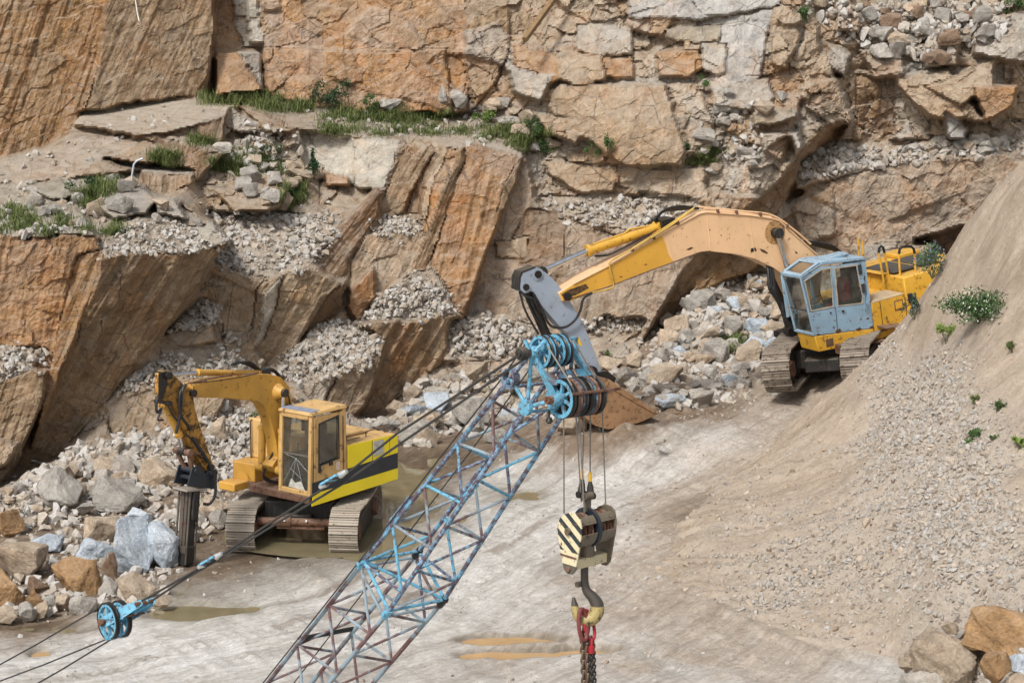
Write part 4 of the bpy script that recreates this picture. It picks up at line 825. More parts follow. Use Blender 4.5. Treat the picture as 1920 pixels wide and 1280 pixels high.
    g = MB(); g.prism([(x0+.24, y1-.02, dz0+.04), (x1-.20, y1-.02, dz0-.02), (x1-.23, y1-.02, z1-.26), (x0+.24, y1-.02, z1-.18)], (0, .006, 0)); g.build('door_window', TINT, do, smooth=False)
    h = MB(); h.box(x1-.26, x1-.18, y1+.006, y1+.02, z0+.46, z0+.58); h.box(x0+.44, x0+.54, y1+.006, y1+.03, z0+.55, z0+.62); h.build('door_handle', GREASE, do)
    s = MB(); s.box(x0+.22, x0+.31, y1+.005, y1+.008, z0+.42, z0+.58); st = s.build('warning_sticker', WHITEP, do)
    s = MB(); s.lathe((x0+.265, y1+.009, z0+.53), (0, 1, 0), [(0, .026), (0, .034), (.002, .034), (.002, .026), (0, .026)], 16); s.lathe((x0+.265, y1+.009, z0+.465), (0, 1, 0), [(0, .024), (0, .032), (.002, .032), (.002, .024), (0, .024)], 16); s.build('sticker_marks', REDP, st)
    m = MB(); m.box(x0+.1, x0+.125, y1-.0, y1+.02, z0+.4, z1-.2)
    m.build('door_hinge', BROWNM, do)
    # inside
    m = MB(); m.box(x0+.06, f0-.1, y0+.06, y1-.06, z0+.0, z0+.04); m.box(x0+.12, x0+.62, y0+.2, y1-.22, z0+.04, z0+.42); m.box(x0+.12, x0+.26, y0+.22, y1-.24, z0+.42, z0+1.1); m.tube([(x0+.2, .72, z0+1.1), (x0+.2, .72, z0+1.32)], .10, 10); m.build('driver_seat', DARKIN, cabo, bevel=.03)
    m = MB(); m.box(x1-.28, x1-.16, y0+.12, y0+.26, z0+.04, z0+.78); m.box(x1-.3, x1-.16, .6, .95, z0+.04, z0+.5)
    for yy in (.55, .85): m.tube([(x1-.2, yy, z0+.4), (x1-.26, yy+.03, z0+.98)], .014, 6)
    m.build('control_levers', DARKIN, cabo)
    # engine house behind the cab and along the left side, with its stripe
    e = MB(); e.hexa([(-1.56, -1.18, 1.12), (.0, -1.18, 1.12), (.0, 1.18, 1.12), (-1.56, 1.18, 1.12), (-1.56, -1.18, 1.96), (.0, -1.18, 2.0), (.0, 1.18, 2.0), (-1.56, 1.18, 1.96)])
    eo = e.build('engine_cover', TANCAB, root, bevel=.02)
    y = 1.195
    def strip(name, pts, mat, par=eo, yy=y, th=.014): q = MB(); q.prism([(a, yy, b) for a, b in pts], (0, th, 0)); return q.build(name, mat, par, bevel=.003)
    strip('yellow_side_panel', [(-1.56, 1.55), (-.005, 1.50), (-.005, 1.985), (-1.56, 1.955)], YELLOW)
    strip('dark_stripe', [(-1.56, 1.22), (1.06, 1.17), (1.06, 1.40), (.0, 1.46), (-.005, 1.495), (-1.56, 1.545)], BLACKP)
    strip('yellow_skirt', [(-1.56, .98), (-1.0, .96), (1.08, .92), (1.08, 1.0), (1.02, 1.165), (-1.56, 1.215)], YELLOW)
    strip('grey_patch', [(-1.12, 1.62), (-.80, 1.60), (-.80, 1.93), (-1.12, 1.925)], GREYPATCH, eo, y+.016, .004)
    m = MB(); m.box(-.76, -.75, y+.013, y+.018, 1.5, 1.97); m.box(-1.30, -1.295, y+.013, y+.018, 1.55, 1.95); m.box(-.80, -.72, y+.014, y+.03, 1.70, 1.72); m.build('panel_seams', BLACKP, eo)
    m = MB(); m.prism([(-1.56, -1.18, .98), (-1.56, 1.19, .98), (-1.64, 1.1, .98), (-1.74, .6, .98), (-1.76, 0, .98), (-1.74, -.6, .98), (-1.64, -1.1, .98)], (0, 0, .9)); m.build('counterweight', YELLOW, root, bevel=.03)
    m = MB()
    for xx in (-1.45, -.85, -.25): m.tube([(xx, .95, 1.97), (xx, .95, 2.1)], .012, 6)
    m.tube([(-1.45, .95, 2.1), (-.25, .95, 2.1)], .012, 6); m.tube([(-.02, 1.1, 1.95), (-.02, 1.1, 2.06), (-.5, 1.1, 2.06)], .01, 6); m.build('handrail', BROWNM, root)
    m = MB(); m.box(-1.2, -.5, .0, .7, 1.985, 2.01); m.box(-1.15, -.55, .15, .6, 2.01, 2.03); m.build('cover_hatch', TANCAB, eo, bevel=.008)
    a = T(563, 752, 1, -.5); m = MB(); m.tube([(a[0]-.1, -.5, 2.0), (a[0]-.1, -.5, a[2]-.22), (a[0]-.05, -.48, a[2]-.06), (a[0]+.03, -.46, a[2]+.03)], [.06, .06, .06, .06], 12, caps=False); m.tube([(a[0]+.02, -.465, a[2]+.02), (a[0]+.03, -.46, a[2]+.03)], .045, 12); m.build('exhaust_pipe', GREASE, root)
    # right-hand platform, tool box and step
    m = MB(); m.box(.1, .95, -1.2, -.55, 1.12, 1.5); m.box(.3, 1.35, -1.22, -.75, .96, 1.13); m.build('side_tool_box', AMBER, root, bevel=.02)
    m = MB(); m.box(-.1, .5, -1.15, -.5, 1.5, 2.35); m.build('valve_cover', TANCAB, root, bevel=.03)
    m = MB(); m.tube([(.55, -1.05, 1.5), (.55, -1.05, 2.3), (.2, -1.05, 2.45)], .014, 6); m.build('grab_rail', DARK, root)
    # boom (outline in the machine's own centre plane)
    bo = [(349.7,742.8),(350.8,720.5),(380,711),(414,705),(460,700),(494,699),(517,705),(533,724),(539,763),(536,805),(531,862),(521,884),(508,884),(500,872),(511,855),(507,822),(496,781),(484,757),(473,750),(411,744.5)]
    pts = [T(u, v, 1, 0) for u, v in bo]
    m = MB(); m.prism([(p[0], -.15, p[2]) for p in pts], (0, .30, 0)); boo = m.build('boom', AMBER, root, bevel=.012)
    m = MB()
    for u, v, w, r in ((512, 876, .5, .07), (351, 735, .42, .075)):
        p = T(u, v, 1, 0); m.cyl((p[0], 0, p[2]), (0, 1, 0), r, w, 18)
    p = T(525, 735, 1, .15); m.cyl((p[0], 0, p[2]), (0, 1, 0), .075, .66, 18); m.build('boom_pins', GREASE, boo)
    p = T(525, 735, 1, .2); m = MB(); m.lathe((p[0], .152, p[2]), (0, 1, 0), [(0, .18), (.05, .14), (.16, .10), (.16, .02)], 20); m.lathe((p[0], -.152, p[2]), (0, -1, 0), [(0, .18), (.05, .14), (.16, .10), (.16, .02)], 20); m.build('cylinder_boss', AMBER, boo)
    # lift cylinders on both sides of the boom
    for s in (-1, 1):
        a = T(497, 868, 1, -.3); b = T(487, 812, 1, -.3); c = (p[0], s*.28, p[2])
        a = np.array([a[0]+.12, s*.28, a[2]-.05]); c = np.array(c); b = a+(c-a)*.52
        cylinder_part(root, a, b, c, .075, .042, AMBER, 'lift_cylinder')
    # arm cylinder on top of the boom
    a = T(486, 702, 1, 0); b = T(372, 698, 1, 0); c = T(311, 704, 1, 0)
    a, b, c = (np.array([q[0], 0, q[2]]) for q in (a, b, c)); cylinder_part(root, a+[0, 0, .03], b, c, .062, .04, AMBER, 'arm_cylinder')
    m = MB(); m.tube(spline([T(480, 700, 1, .13), T(440, 708, 1, .13), T(400, 714, 1, .13), T(370, 716, 1, .13)]), .024, 7); m.tube(spline([T(486, 699, 1, .05), T(452, 703, 1, .12), T(436, 706, 1, .12), T(424, 704, 1, .12), T(356, 718, 1, .12)]), .022, 7); m.tube(spline([T(360, 722, 1, -.1), T(420, 711, 1, -.1), T(470, 705, 1, -.1)]), .02, 7); m.build('boom_pipes', BROWNM, boo)
    m = MB()
    for i, y_ in enumerate((-.06, 0, .06)): m.tube(spline([T(497, 699, 1, y_), T(482+3*i, 693, 1, y_), T(462+4*i, 683-2*i, 1, y_), T(446+5*i, 679, 1, y_), T(434, 684, 1, y_)]), .022, 7)
    for i in range(3): m.tube(spline([T(492, 695, 1, .1-.05*i), T(512, 692+i*2, 1, .1-.05*i), T(530-2*i, 712, 1, .12-.05*i), T(540-2*i, 742, 1, .14-.05*i), T(544-2*i, 762, 1, .14)]), .02, 7)
    m.box(*sorted((T(500, 700, 1, 0)[0], T(486, 700, 1, 0)[0])), -.12, .12, T(490, 702, 1, 0)[2], T(490, 692, 1, 0)[2]); m.build('boom_hoses', RUBBER, boo)
    # arm
    ao = [(298,703),(303,695),(312,695),(338,721),(352,727),(357,763),(366,795),(377,827),(391,867),(389,878),(380,881),(371,872),(352,836),(333,783),(314,755),(299,749)]
    m = MB(); pts = [T(u, v, 1, 0) for u, v in ao]; m.prism([(p[0], -.13, p[2]) for p in pts], (0, .26, 0)); ar = m.build('arm', paint('grimy_amber_paint', (.46, .23, .04), .75, .25, .6, rustcol=(.05, .03, .018), var=.4), root, bevel=.01)
    m = MB()
    for u, v, r in ((305, 702, .075), (384, 873, .065), (306, 754, .05)):
        p = T(u, v, 1, 0); m.cyl((p[0], 0, p[2]), (0, 1, 0), r, .42, 18)
    m.build('arm_pins', GREASE, ar)
    m = MB(); q0 = [T(u, v, 1, .135) for u, v in ((297, 700), (312, 696), (314, 720), (304, 750), (297, 748))]; m.prism([(p[0], .132, p[2]) for p in q0], (0, .012, 0)); m.build('arm_end_plate', GREASE, ar)
    a = T(309, 758, 1, 0); b = T(336, 815, 1, 0); c = T(343, 845, 1, 0); off = np.array([.0, 0, 0])
    cylinder_part(root, np.array([a[0], 0, a[2]]), np.array([b[0], 0, b[2]]), np.array([c[0], 0, c[2]]), .07, .042, AMBER, 'tool_cylinder')
    m = MB(); j = T(343, 846, 1, 0); k2 = T(366, 848, 1, 0); k3 = T(353, 878, 1, 0)
    for s in (-.17, .17): m.bar((j[0], s, j[2]), (k2[0], s, k2[2]), .04, .10, (0, 1, 0)); m.bar((j[0], s, j[2]), (k3[0], s*.6, k3[2]), .05, .09, (0, 1, 0))
    m.cyl((j[0], 0, j[2]), (0, 1, 0), .07, .46, 16); m.cyl((k2[0], 0, k2[2]), (0, 1, 0), .06, .44, 16); m.build('linkage', BROWNM, root)
    # breaker
    bt = T(356, 917, 1, 0); bb = T(346, 1060, 1, 0); bt[1] = bb[1] = 0; ax = (bb-bt)/np.linalg.norm(bb-bt); px = np.array([-ax[2], 0, ax[0]]); px = px if px[0] > 0 else -px; py = np.array([0, 1., 0])
    L = np.linalg.norm(bb-bt)
    def sec(s, wx, wy): c = bt+ax*s; return [c-px*wx-py*wy, c+px*wx-py*wy, c+px*wx+py*wy, c-px*wx+py*wy]
    m = MB(); prof = [(0, .122, .13), (.45*L, .112, .12), (.72*L, .105, .12), (.74*L, .13, .145), (.97*L, .115, .13), (L, .08, .09)]
    for (s0, a0, b0), (s1, a1, b1) in zip(prof[:-1], prof[1:]): m.hexa(sec(s0, a0, b0)+sec(s1, a1, b1))
    br = m.build('breaker_body', DARK, root, bevel=.012)
    m = MB(); 
    for s in (-1, 1):
        for wq in (-.115, .115): m.hexa([*(bt+ax*.02+px*(wq-.012*s)+py*(s*.122)+d for d in (0*px, px*.024, px*.024+py*s*.045, py*s*.045)), *(bt+ax*.96*L+px*(wq*1.0-.012*s)+py*(s*.13)+d for d in (0*px, px*.024, px*.024+py*s*.03, py*s*.03))])
    m.build('breaker_side_plates', paint('pale_worn_steel', (.085, .072, .058), .5, .6, .6), br)
    m = MB(); m.hexa([*(bt+ax*.03+px*.123+d for d in (-py*.10, py*.085, py*.085+px*.012, -py*.10+px*.012)), *(bt+ax*.72*L+px*.108+d for d in (-py*.10, py*.085, py*.085+px*.012, -py*.10+px*.012))]); m.bar(bt+ax*.04+px*.138, bt+ax*.72*L+px*.125, .035, .03, py); m.hexa([*(bt+ax*.73*L+px*.132+d for d in (-py*.13, py*.15, py*.15+px*.01, -py*.15+px*.01)), *(bt+ax*.82*L+px*.128+d for d in (-py*.13, py*.15, py*.15+px*.01, -py*.15+px*.01))]); m.build('worn_front_plate', paint('worn_front_steel', (.085, .072, .058), .6, .35, .6, var=.4), br)
    m = MB(); m.obox(bt-ax*.015, px*.27, py*.21, ax*.022); m.build('breaker_flange', paint('pale_worn_flange', (.28, .25, .22), .5, .6, .6), br, bevel=.006)
    m = MB(); m.tube([bb-ax*.05, bb+ax*.16, bb+ax*.26], [.062, .06, .03], 14); m.build('chisel', flat('chisel_steel', (.10, .10, .105), .35, .8), br)
    m = MB()
    for s in (-1, 1):
        q = [T(u, v, 1, 0) for u, v in ((338, 908), (347, 874), (362, 868), (372, 886), (386, 876), (394, 884), (393, 914))]
        m.prism([(p[0], s*.19-.015, p[2]) for p in q], (0, .03, 0))
    p = T(386, 884, 1, 0); m.cyl((p[0], 0, p[2]), (0, 1, 0), .085, .50, 18); p = T(354, 880, 1, 0); m.cyl((p[0], 0, p[2]), (0, 1, 0), .06, .48, 16); q = T(356, 893, 1, 0); m.box(q[0]-.12, q[0]+.1, -.19, .19, q[2]-.03, q[2]+.02); m.build('breaker_bracket', BLACKP, br, bevel=.008)
    m = MB(); g = bt+ax*.22; m.obox(g+py*.14+px*.0, px*.07, py*.02, ax*.08); m.build('green_valve_block', GREENP, br, bevel=.01)
    m = MB(); m.obox(bt+ax*.3+py*.155, px*.07, py*.05, ax*.28); m.build('side_accumulator', DARK, br, bevel=.02)
    m = MB(); m.tube(spline([T(361, 820, 1, .2), T(375, 840, 1, .24), T(392, 868, 1, .28), T(403, 900, 1, .28), T(403, 928, 1, .28), T(393, 944, 1, .26), T(382, 944, 1, .24)]), .03, 8)
    m.tube(spline([T(300, 736, 1, .1), T(294, 750, 1, .14), T(294, 772, 1, .16), T(303, 766, 1, .16)]), .028, 8); m.tube(spline([T(303, 767, 1, .16), T(296, 786, 1, .2), T(306, 787, 1, .16)]), .02, 8)
    m.tube(spline([T(348, 720, 1, .18), T(341, 735, 1, .2), T(340, 760, 1, .2), T(336, 785, 1, .19), T(330, 812, 1, .17)]), .03, 8); m.tube(spline([T(344, 722, 1, .16), T(337, 740, 1, .2), T(338, 775, 1, .2), T(352, 797, 1, .2), T(355, 805, 1, .16)]), .028, 8)
    m.tube(spline([T(314, 757, 1, .16), T(322, 775, 1, .18), T(336, 792, 1, .18)]), .02, 8); m.tube(spline([T(350, 815, 1, .16), T(362, 826, 1, .18), T(378, 852, 1, .18), T(388, 866, 1, .16)]), .02, 8); m.build('arm_hoses', RUBBER, ar)
    m = MB()
    for i in range(4): m.tube(spline([(.75, -.25+.08*i, 1.15), (.95+.05*i, -.3+.05*i, 1.35), (.85, -.2+.1*i, 1.75+.1*i), (.7, -.12, 1.6)]), .022, 7)
    m.build('deck_hoses', RUBBER, root)
    return root
breaker_excavator()
# ------------------------------------------------------------------ big excavator (right)
def big_excavator():
    M = frame(P(1572, 688, 51), 205, 10, 1.5); root = thing('large_excavator', 'large yellow excavator with pale blue cab and peach boom, tilted on the ramp', 'excavator', M); T = tracer(M)
    rot = math.radians(43)
    for yc in (-1.0, 1.0): track(root, yc, 4.3, 1.08, .72, .15, rot, (SHOE2, None), pitch=.21, z0=-.02)
    ca, sa = math.cos(rot), math.sin(rot); R2 = lambda p: (p[0]*ca-p[1]*sa, p[0]*sa+p[1]*ca, p[2])
    m = MB(); m.obox(R2((.1, 0, .55)), R2((1.0, 0, 0)), R2((0, .8, 0)), (0, 0, .24)); m.obox(R2((.1, 0, .5)), R2((1.5, 0, 0)), R2((0, .45, 0)), (0, 0, .16)); m.build('car_body', DARK, root, bevel=.03)
    m = MB(); m.cyl((0, 0, .86), (0, 0, 1), .75, .2, 36); m.build('slew_ring', GREASE, root)
    m = MB(); m.box(-3.2, 1.0, -1.3, .45, .88, 1.06); m.build('deck', DARK, root, bevel=.02)
    y1, y0 = 1.35, .46
    tr = lambda u, v, y=y1: (lambda p: (p[0], p[2]))(T(u, v, 1, y))
    # yellow cab base
    f = [tr(1534, 660), tr(1527, 630.5), tr(1634, 617), tr(1639, 640)]
    sill = [(f[0][0]-.02, f[0][1]), (f[1][0], f[1][1]), (-.32, f[2][1]), (-.32, f[3][1])]
    m = MB(); m.prism([(a, y0+.1, b) for a, b in sill], (0, y1+.005-y0-.1, 0)); cb = m.build('cab_base', GOLD, root, bevel=.02)
    m = MB(); p = T(1555, 642, 1, y1); m.box(p[0]-.12, p[0]+.10, y1+.002, y1+.012, p[2]-.10, p[2]+.10); m.build('base_recess', BROWNM, cb, bevel=.01)
    m = MB(); a = T(1572, 645, 1, y1+.15); b = T(1660, 634, 1, y1+.15); m.hexa([(a[0], y1+.01, a[2]-.05), (b[0], y1+.01, b[2]-.06), (b[0], y1+.34, b[2]-.06), (a[0], y1+.30, a[2]-.05), (a[0], y1+.01, a[2]-.01), (b[0], y1+.01, b[2]-.02), (b[0], y1+.34, b[2]-.02), (a[0], y1+.30, a[2]-.01)]); m.obox((a[0]-.0, y1+.1, a[2]-.14), (.02, 0, 0), (0, .1, 0), (0, 0, .11)); m.build('step_plate', BROWNM, root)
    # cab shell
    A, B, Cc, Dd, E = tr(1526, 629.5), tr(1500.5, 520.5), tr(1537.5, 494.5), tr(1619.5, 486.5), tr(1638, 615)
    E = (E[0], E[1]); W = [tr(1518, 575)[0], tr(1569, 574)]
    belt_f, belt_m, belt_r = tr(1524, 585), tr(1566, 577.5), tr(1621, 569)
    sh = MB(); th = (0, -.05, 0)
    lo = [A, (belt_f[0]+.10, belt_f[1]), belt_m, belt_r, (Dd[0]+.0, belt_r[1]-.01), E]
    sh.prism([(q[0], y1, q[1]) for q in lo], th) # lower side
    topf = [tr(1506.5, 523.5), tr(1538.5, 500.5), tr(1611.5, 494)]
    # window frames: front quarter light and door light
    w1 = [tr(1521, 583), tr(1562.5, 574), tr(1557, 503), tr(1541, 505), tr(1508.5, 527)]; w1o = [tr(1524.5, 586), tr(1566, 577.5), tr(1561.5, 499), tr(1538, 500), tr(1502, 525)]
    w2 = [tr(1571, 573.5), tr(1616.5, 568), tr(1617.5, 556), tr(1605.5, 497), tr(1564.5, 503)]; w2o = [tr(1566, 577.5), tr(1624, 569), tr(1627, 545), tr(1619, 489), tr(1561.5, 499)]
    panel_with_hole(sh, [(q[0], y1, q[1]) for q in w1o], [(q[0], y1, q[1]) for q in w1], th); panel_with_hole(sh, [(q[0], y1, q[1]) for q in w2o], [(q[0], y1, q[1]) for q in w2], th)
    # rear post and back wall, inner side wall (with a window), front frame
    sh.prism([(belt_r[0], y1, belt_r[1]), (E[0], y1, E[1]), (E[0]-.03, y1, Dd[1]-.02), (Dd[0]+.02, y1, Dd[1]-.02)], th)
    sh.box(E[0]-.03, E[0]+.03, y0, y1-.05, E[1], E[1]+.95); sh.box(E[0]-.03, E[0]+.03, y0, y1-.05, Dd[1]-.35, Dd[1]-.03)
    sh.prism([(A[0], y0, A[1]), (A[0]+.06, y0, A[1]+.55), (E[0], y0, E[1]+.75), (E[0], y0, E[1])], (0, .04, 0))
    for xx in (B[0]-.02, .75, E[0]+.05): sh.box(xx-.04, xx+.04, y0, y0+.04, A[1]+.4, Dd[1]-.05)
    for yy in (y0+.03, y1-.02):
        sh.bar((A[0]-.02, yy, A[1]), (B[0]-.02, yy, B[1]), .05, .05, (0, 1, 0)); sh.bar((B[0]-.02, yy, B[1]), (Cc[0], yy, Cc[1]-.02), .05, .06, (0, 1, 0))
    sh.bar((B[0]-.02, y0, B[1]), (B[0]-.02, y1, B[1]), .06, .07); sh.bar((A[0]-.02, y0, A[1]+.03), (A[0]-.02, y1, A[1]+.03), .06, .07)
    cab = sh.build('cab', LBLUE, root, bevel=.012)
    m = MB(); rz = .09
    ro = [(Cc[0]+.02, Cc[1]-.03), (Cc[0]-.02, Cc[1]+rz-.02), (Dd[0]-.02, Dd[1]+rz-.02), (Dd[0]-.06, Dd[1]-.03)]
    m.prism([(a, y0-.02, b) for a, b in ro], (0, y1-y0+.05, 0)); rf = m.build('roof', LBLUE, cab, bevel=.025)
    m = MB(); zc = (Cc[1]+Dd[1])/2+rz-.01; m.box(Dd[0]+.25, Cc[0]-.25, y0+.2, y1-.25, zc-.03, zc+.035); m.build('roof_hatch', LBLUE, rf, bevel=.012)
    # sloped skylight over the windscreen
    def slope(s, yy, up=0): return (B[0]-.02+(Cc[0]+.02-B[0])*s, yy, B[1]+(Cc[1]-.0-B[1])*s+.03+up)
    m = MB(); panel_with_hole(m, [slope(-.04, y0-.01), slope(1, y0-.01), slope(1, y1+.01), slope(-.04, y1+.01)], [slope(.14, y0+.1), slope(.86, y0+.1), slope(.86, y1-.1), slope(.14, y1-.1)], (.01, 0, .02)); m.build('skylight_frame', LBLUE, rf, bevel=.006)
    m = MB(); m.add([slope(.1, y0+.08), slope(.9, y0+.08), slope(.9, y1-.08), slope(.1, y1-.08)], [(0, 1, 2, 3)]); m.build('skylight', GLASS, rf, smooth=False)
    m = MB(); m.hexa([(A[0]-.03, y0+.03, A[1]+.05), (A[0]-.022, y0+.03, A[1]+.05), (A[0]-.022, y1-.03, A[1]+.05), (A[0]-.03, y1-.03, A[1]+.05), (B[0]-.03, y0+.03, B[1]-.03), (B[0]-.022, y0+.03, B[1]-.03), (B[0]-.022, y1-.03, B[1]-.03), (B[0]-.03, y1-.03, B[1]-.03)]); g = m.build('windscreen', GLASS, cab, smooth=False)
    k = .42; m = MB(); m.bar((A[0]+(B[0]-A[0])*k-.02, y0+.03, A[1]+(B[1]-A[1])*k), (A[0]+(B[0]-A[0])*k-.02, y1-.03, A[1]+(B[1]-A[1])*k), .02, .025); m.build('windscreen_bar', DARKIN, g)
    for nm, w in (('quarter_window', w1), ('door_window', w2)):
        m = MB(); m.prism([(q[0], y1-.03, q[1]) for q in w], (0, .006, 0)); g = m.build(nm, GLASS, cab, smooth=False)
        c = [sum(q[i] for q in w)/len(w) for i in (0, 1)]
        m = MB(); panel_with_hole(m, [(q[0]+(q[0]-c[0])*.03, y1+.001, q[1]+(q[1]-c[1])*.03) for q in w], [(q[0]-(q[0]-c[0])*.03, y1+.001, q[1]-(q[1]-c[1])*.03) for q in w], (0, .012, 0)); m.build('window_seal', flat('perished_seal', (.36, .31, .24), .8), g)
    # door gap, handle, hinges, rust scabs
    m = MB(); a = tr(1566.5, 577); b = tr(1570.5, 624); m.bar((a[0], y1+.002, a[1]), (b[0], y1+.002, b[1]), .012, .012, (0, 1, 0)); m.build('door_gap', BLACKP, cab)
    m = MB()
    for u, v, w, h in ((1580, 583, .06, .04), (1557, 586, .03, .03)): p = tr(u, v); m.box(p[0]-w/2, p[0]+w/2, y1+.001, y1+.035, p[1]-h/2, p[1]+h/2)
    m.build('door_handle', GREASE, cab)
    m = MB()
    for u, v, w, h in ((1612, 505, .09, .24), (1618, 540, .09, .22)): p = tr(u, v); m.box(p[0]-w/2, p[0]+w/2, y1-.02, y1+.03, p[1]-h/2, p[1]+h/2)
    m.build('door_hinges', DARKIN, cab)
    m = MB()
    for u, v, r in ((1572, 620, .09), (1610, 617, .08), (1627, 597, .045), (1634, 613, .06), (1631, 566, .025), (1526, 593, .025), (1525, 600, .02), (1534, 627, .05)):
        p = tr(u, v); n = 9; m.prism([(p[0]+r*math.cos(i*2*math.pi/n)*(1+.3*math.sin(i*2.7)), y1-.02, p[1]+.55*r*math.sin(i*2*math.pi/n)*(1+.3*math.cos(i*1.9))) for i in range(n)], (0, .0235, 0))
    m.build('rust_patches', paint('scab_rust', (.12, .05, .025), .8, .2, .9), cab, smooth=False)
    # inside the cab
    m = MB(); m.box(.1, .55, .62, 1.12, A[1]+.35, A[1]+.5); m.hexa([(.08, .62, A[1]+.45), (.22, .62, A[1]+.45), (.22, 1.12, A[1]+.45), (.08, 1.12, A[1]+.45), (-.02, .66, A[1]+1.12), (.10, .66, A[1]+1.12), (.10, 1.08, A[1]+1.12), (-.02, 1.08, A[1]+1.12)]); m.build('driver_seat', REDSEAT, cab, bevel=.03)
    m = MB(); m.box(-.24, A[0]-.15, y0+.05, y1-.06, A[1]-.02, A[1]+.04); m.box(.0, .5, .52, .62, A[1]+.04, A[1]+.6); m.box(.0, .6, 1.12, 1.22, A[1]+.04, A[1]+.58); m.box(-.2, -.05, .6, 1.15, A[1]+.04, A[1]+1.4); m.box(1.15, 1.3, .55, 1.2, A[1]+.04, A[1]+.45)
    for yy in (.58, 1.17): m.tube([(.55, yy, A[1]+.55), (.62, yy, A[1]+.85)], .016, 6)
    m.lathe((.95, .88, A[1]+.75), (.5, 0, 1), [(-.015, .15), (0, .165), (.015, .15), (0, .14), (-.015, .15)], 20); m.build('control_console', DARKIN, cab, bevel=.012)
    # side cabinet behind the cab
    ct, cr, cbz = tr(1636, 563), tr(1696, 556), tr(1641, 609)
    m = MB(); xr = cr[0]; zt = (ct[1]+cr[1])/2; m.box(xr, -.36, .55, y1-.005, 1.0, zt); sc_ = m.build('side_cabinet', GOLD, root, bevel=.02)
    m = MB(); m.box(xr-.01, -.35, .54, y1+.0, zt, zt+.02); m.build('cabinet_lid', paint('dusty_lid', (.52, .38, .22), .4, .8, .8), sc_, bevel=.006)
    m = MB(); p = T(1685, 571, 1, y1); m.box(p[0]-.13, p[0]+.13, y1-.004, y1+.004, p[2]-.14, p[2]+.12); lt = m.build('cabinet_latch', BROWNM, sc_); m = MB(); m.box(p[0]-.10, p[0]+.10, y1+.004, y1+.010, p[2]-.10, p[2]+.09); m.build('latch_plate', GOLD, lt)
    m = MB(); a = T(1645, 600, 1, y1); m.box(-.62, -.605, y1-.004, y1+.002, 1.1, zt-.02); m.box(xr, -.36, y1-.004, y1+.006, 1.0, 1.03); m.build('cabinet_seams', BLACKP, sc_)
    m = MB(); a = T(1653, 612, 1, y1+.2); b = T(1690, 607, 1, y1+.2); m.hexa([(a[0], y1, a[2]-.03), (b[0], y1, b[2]-.03), (b[0], y1+.38, b[2]-.05), (a[0], y1+.38, a[2]-.05), (a[0], y1, a[2]), (b[0], y1, b[2]), (b[0], y1+.38, b[2]-.02), (a[0], y1+.38, a[2]-.02)]); m.build('rear_step', BROWNM, root)
    m = MB(); m.box(-3.4, -.36, .5, y1-.06, .80, 1.0); m.build('lower_frame', GOLD, root, bevel=.02)
    # rear house, with deck, mesh tread, rails
    rt = tr(1700, 538); xq = rt[0]
    m = MB(); m.hexa([(-3.5, -1.35, 1.0), (xr-.02, -1.35, 1.0), (xr-.02, y1+.03, 1.0), (-3.5, y1+.03, 1.0), (-3.5, -1.35, 2.16), (xr-.12, -1.35, 2.16), (xr-.12, y1-.12, 2.16), (-3.5, y1-.12, 2.16)]); rh = m.build('engine_house', GOLD, root, bevel=.03)
    m = MB(); m.box(-3.3, xr-.02, -1.2, .5, 2.165, 2.20); m.box(xr-.1, -.38, -1.3, .35, 1.0, 1.72); m.build('upper_deck', GOLD, rh, bevel=.015)
    k_ = N('expanded_tread_mesh'); p_ = k_.coord('Object'); w_ = k_.n('TexChecker'); w_.inputs['Scale'].default_value = 26; k_.l(p_, w_.inputs['Vector']); mesh_m = k_.done(k_.mix(w_.outputs['Fac'], (.03, .028, .026), (.09, .08, .07)), .7, k_.bump(w_.outputs['Fac'], .01, .6))
    m = MB(); m.box(-2.3, -1.55, -.55, .75, 2.205, 2.225); m.box(-3.2, -2.4, -.55, .75, 2.205, 2.225); m.build('tread_plates', mesh_m, rh)
    m = MB(); m.box(-3.3, -2.6, -1.2, -.5, 2.2, 2.32); m.box(-3.3, -2.9, .7, 1.15, 2.16, 2.26); m.build('exhaust_box', GOLD, rh, bevel=.03)
    m = MB(); p = T(1708, 559, 1, y1+.03); m.box(p[0]-.05, p[0]+.05, y1-.03, y1+.045, p[2]-.12, p[2]+.12); m.build('house_latch', BLACKP, rh)
    def hoop(pts, y, nm='grab_rail', dark=True):
        q = [T(u, v, 1, y) for u, v in pts]; m = MB(); m.tube(q, .028, 8); o = m.build(nm, GOLD, root)
        if dark and len(q) > 3: m = MB(); m.tube(q[1:-1], .034, 8); m.build('rail_grip', RUBBER, o)
    hoop([(1657, 528), (1647.5, 474), (1648.5, 465), (1652, 461.5), (1656, 464), (1658.5, 474), (1668.5, 532)], .62); hoop([(1688, 528), (1685.5, 476), (1687, 467), (1691, 463), (1708, 462), (1713, 466), (1715, 475), (1717, 527)], .95)
    hoop([(1611.5, 500), (1609.5, 448)], -.6, dark=False); hoop([(1620.5, 512), (1617.5, 452)], -.3, dark=False)
    m = MB(); m.tube(spline([(-.42, .3, 1.7), (-.5, .3, 2.2), (-.75, .25, 2.3), (-.95, .2, 2.1), (-1.0, .2, 1.72)]), .045, 9); m.tube(spline([(-.4, .1, 1.7), (-.6, .15, 2.0), (-.9, .1, 1.9), (-1.1, .1, 1.72)]), .02, 7); m.build('engine_hoses', RUBBER, root)
    m = MB(); m.box(-.62, -.48, .0, .3, 1.72, 2.25); m.tube([(-.9, .35, 1.7), (-.9, .35, 2.1)], .03, 8); m.build('filter_stack', GOLD, root, bevel=.02)
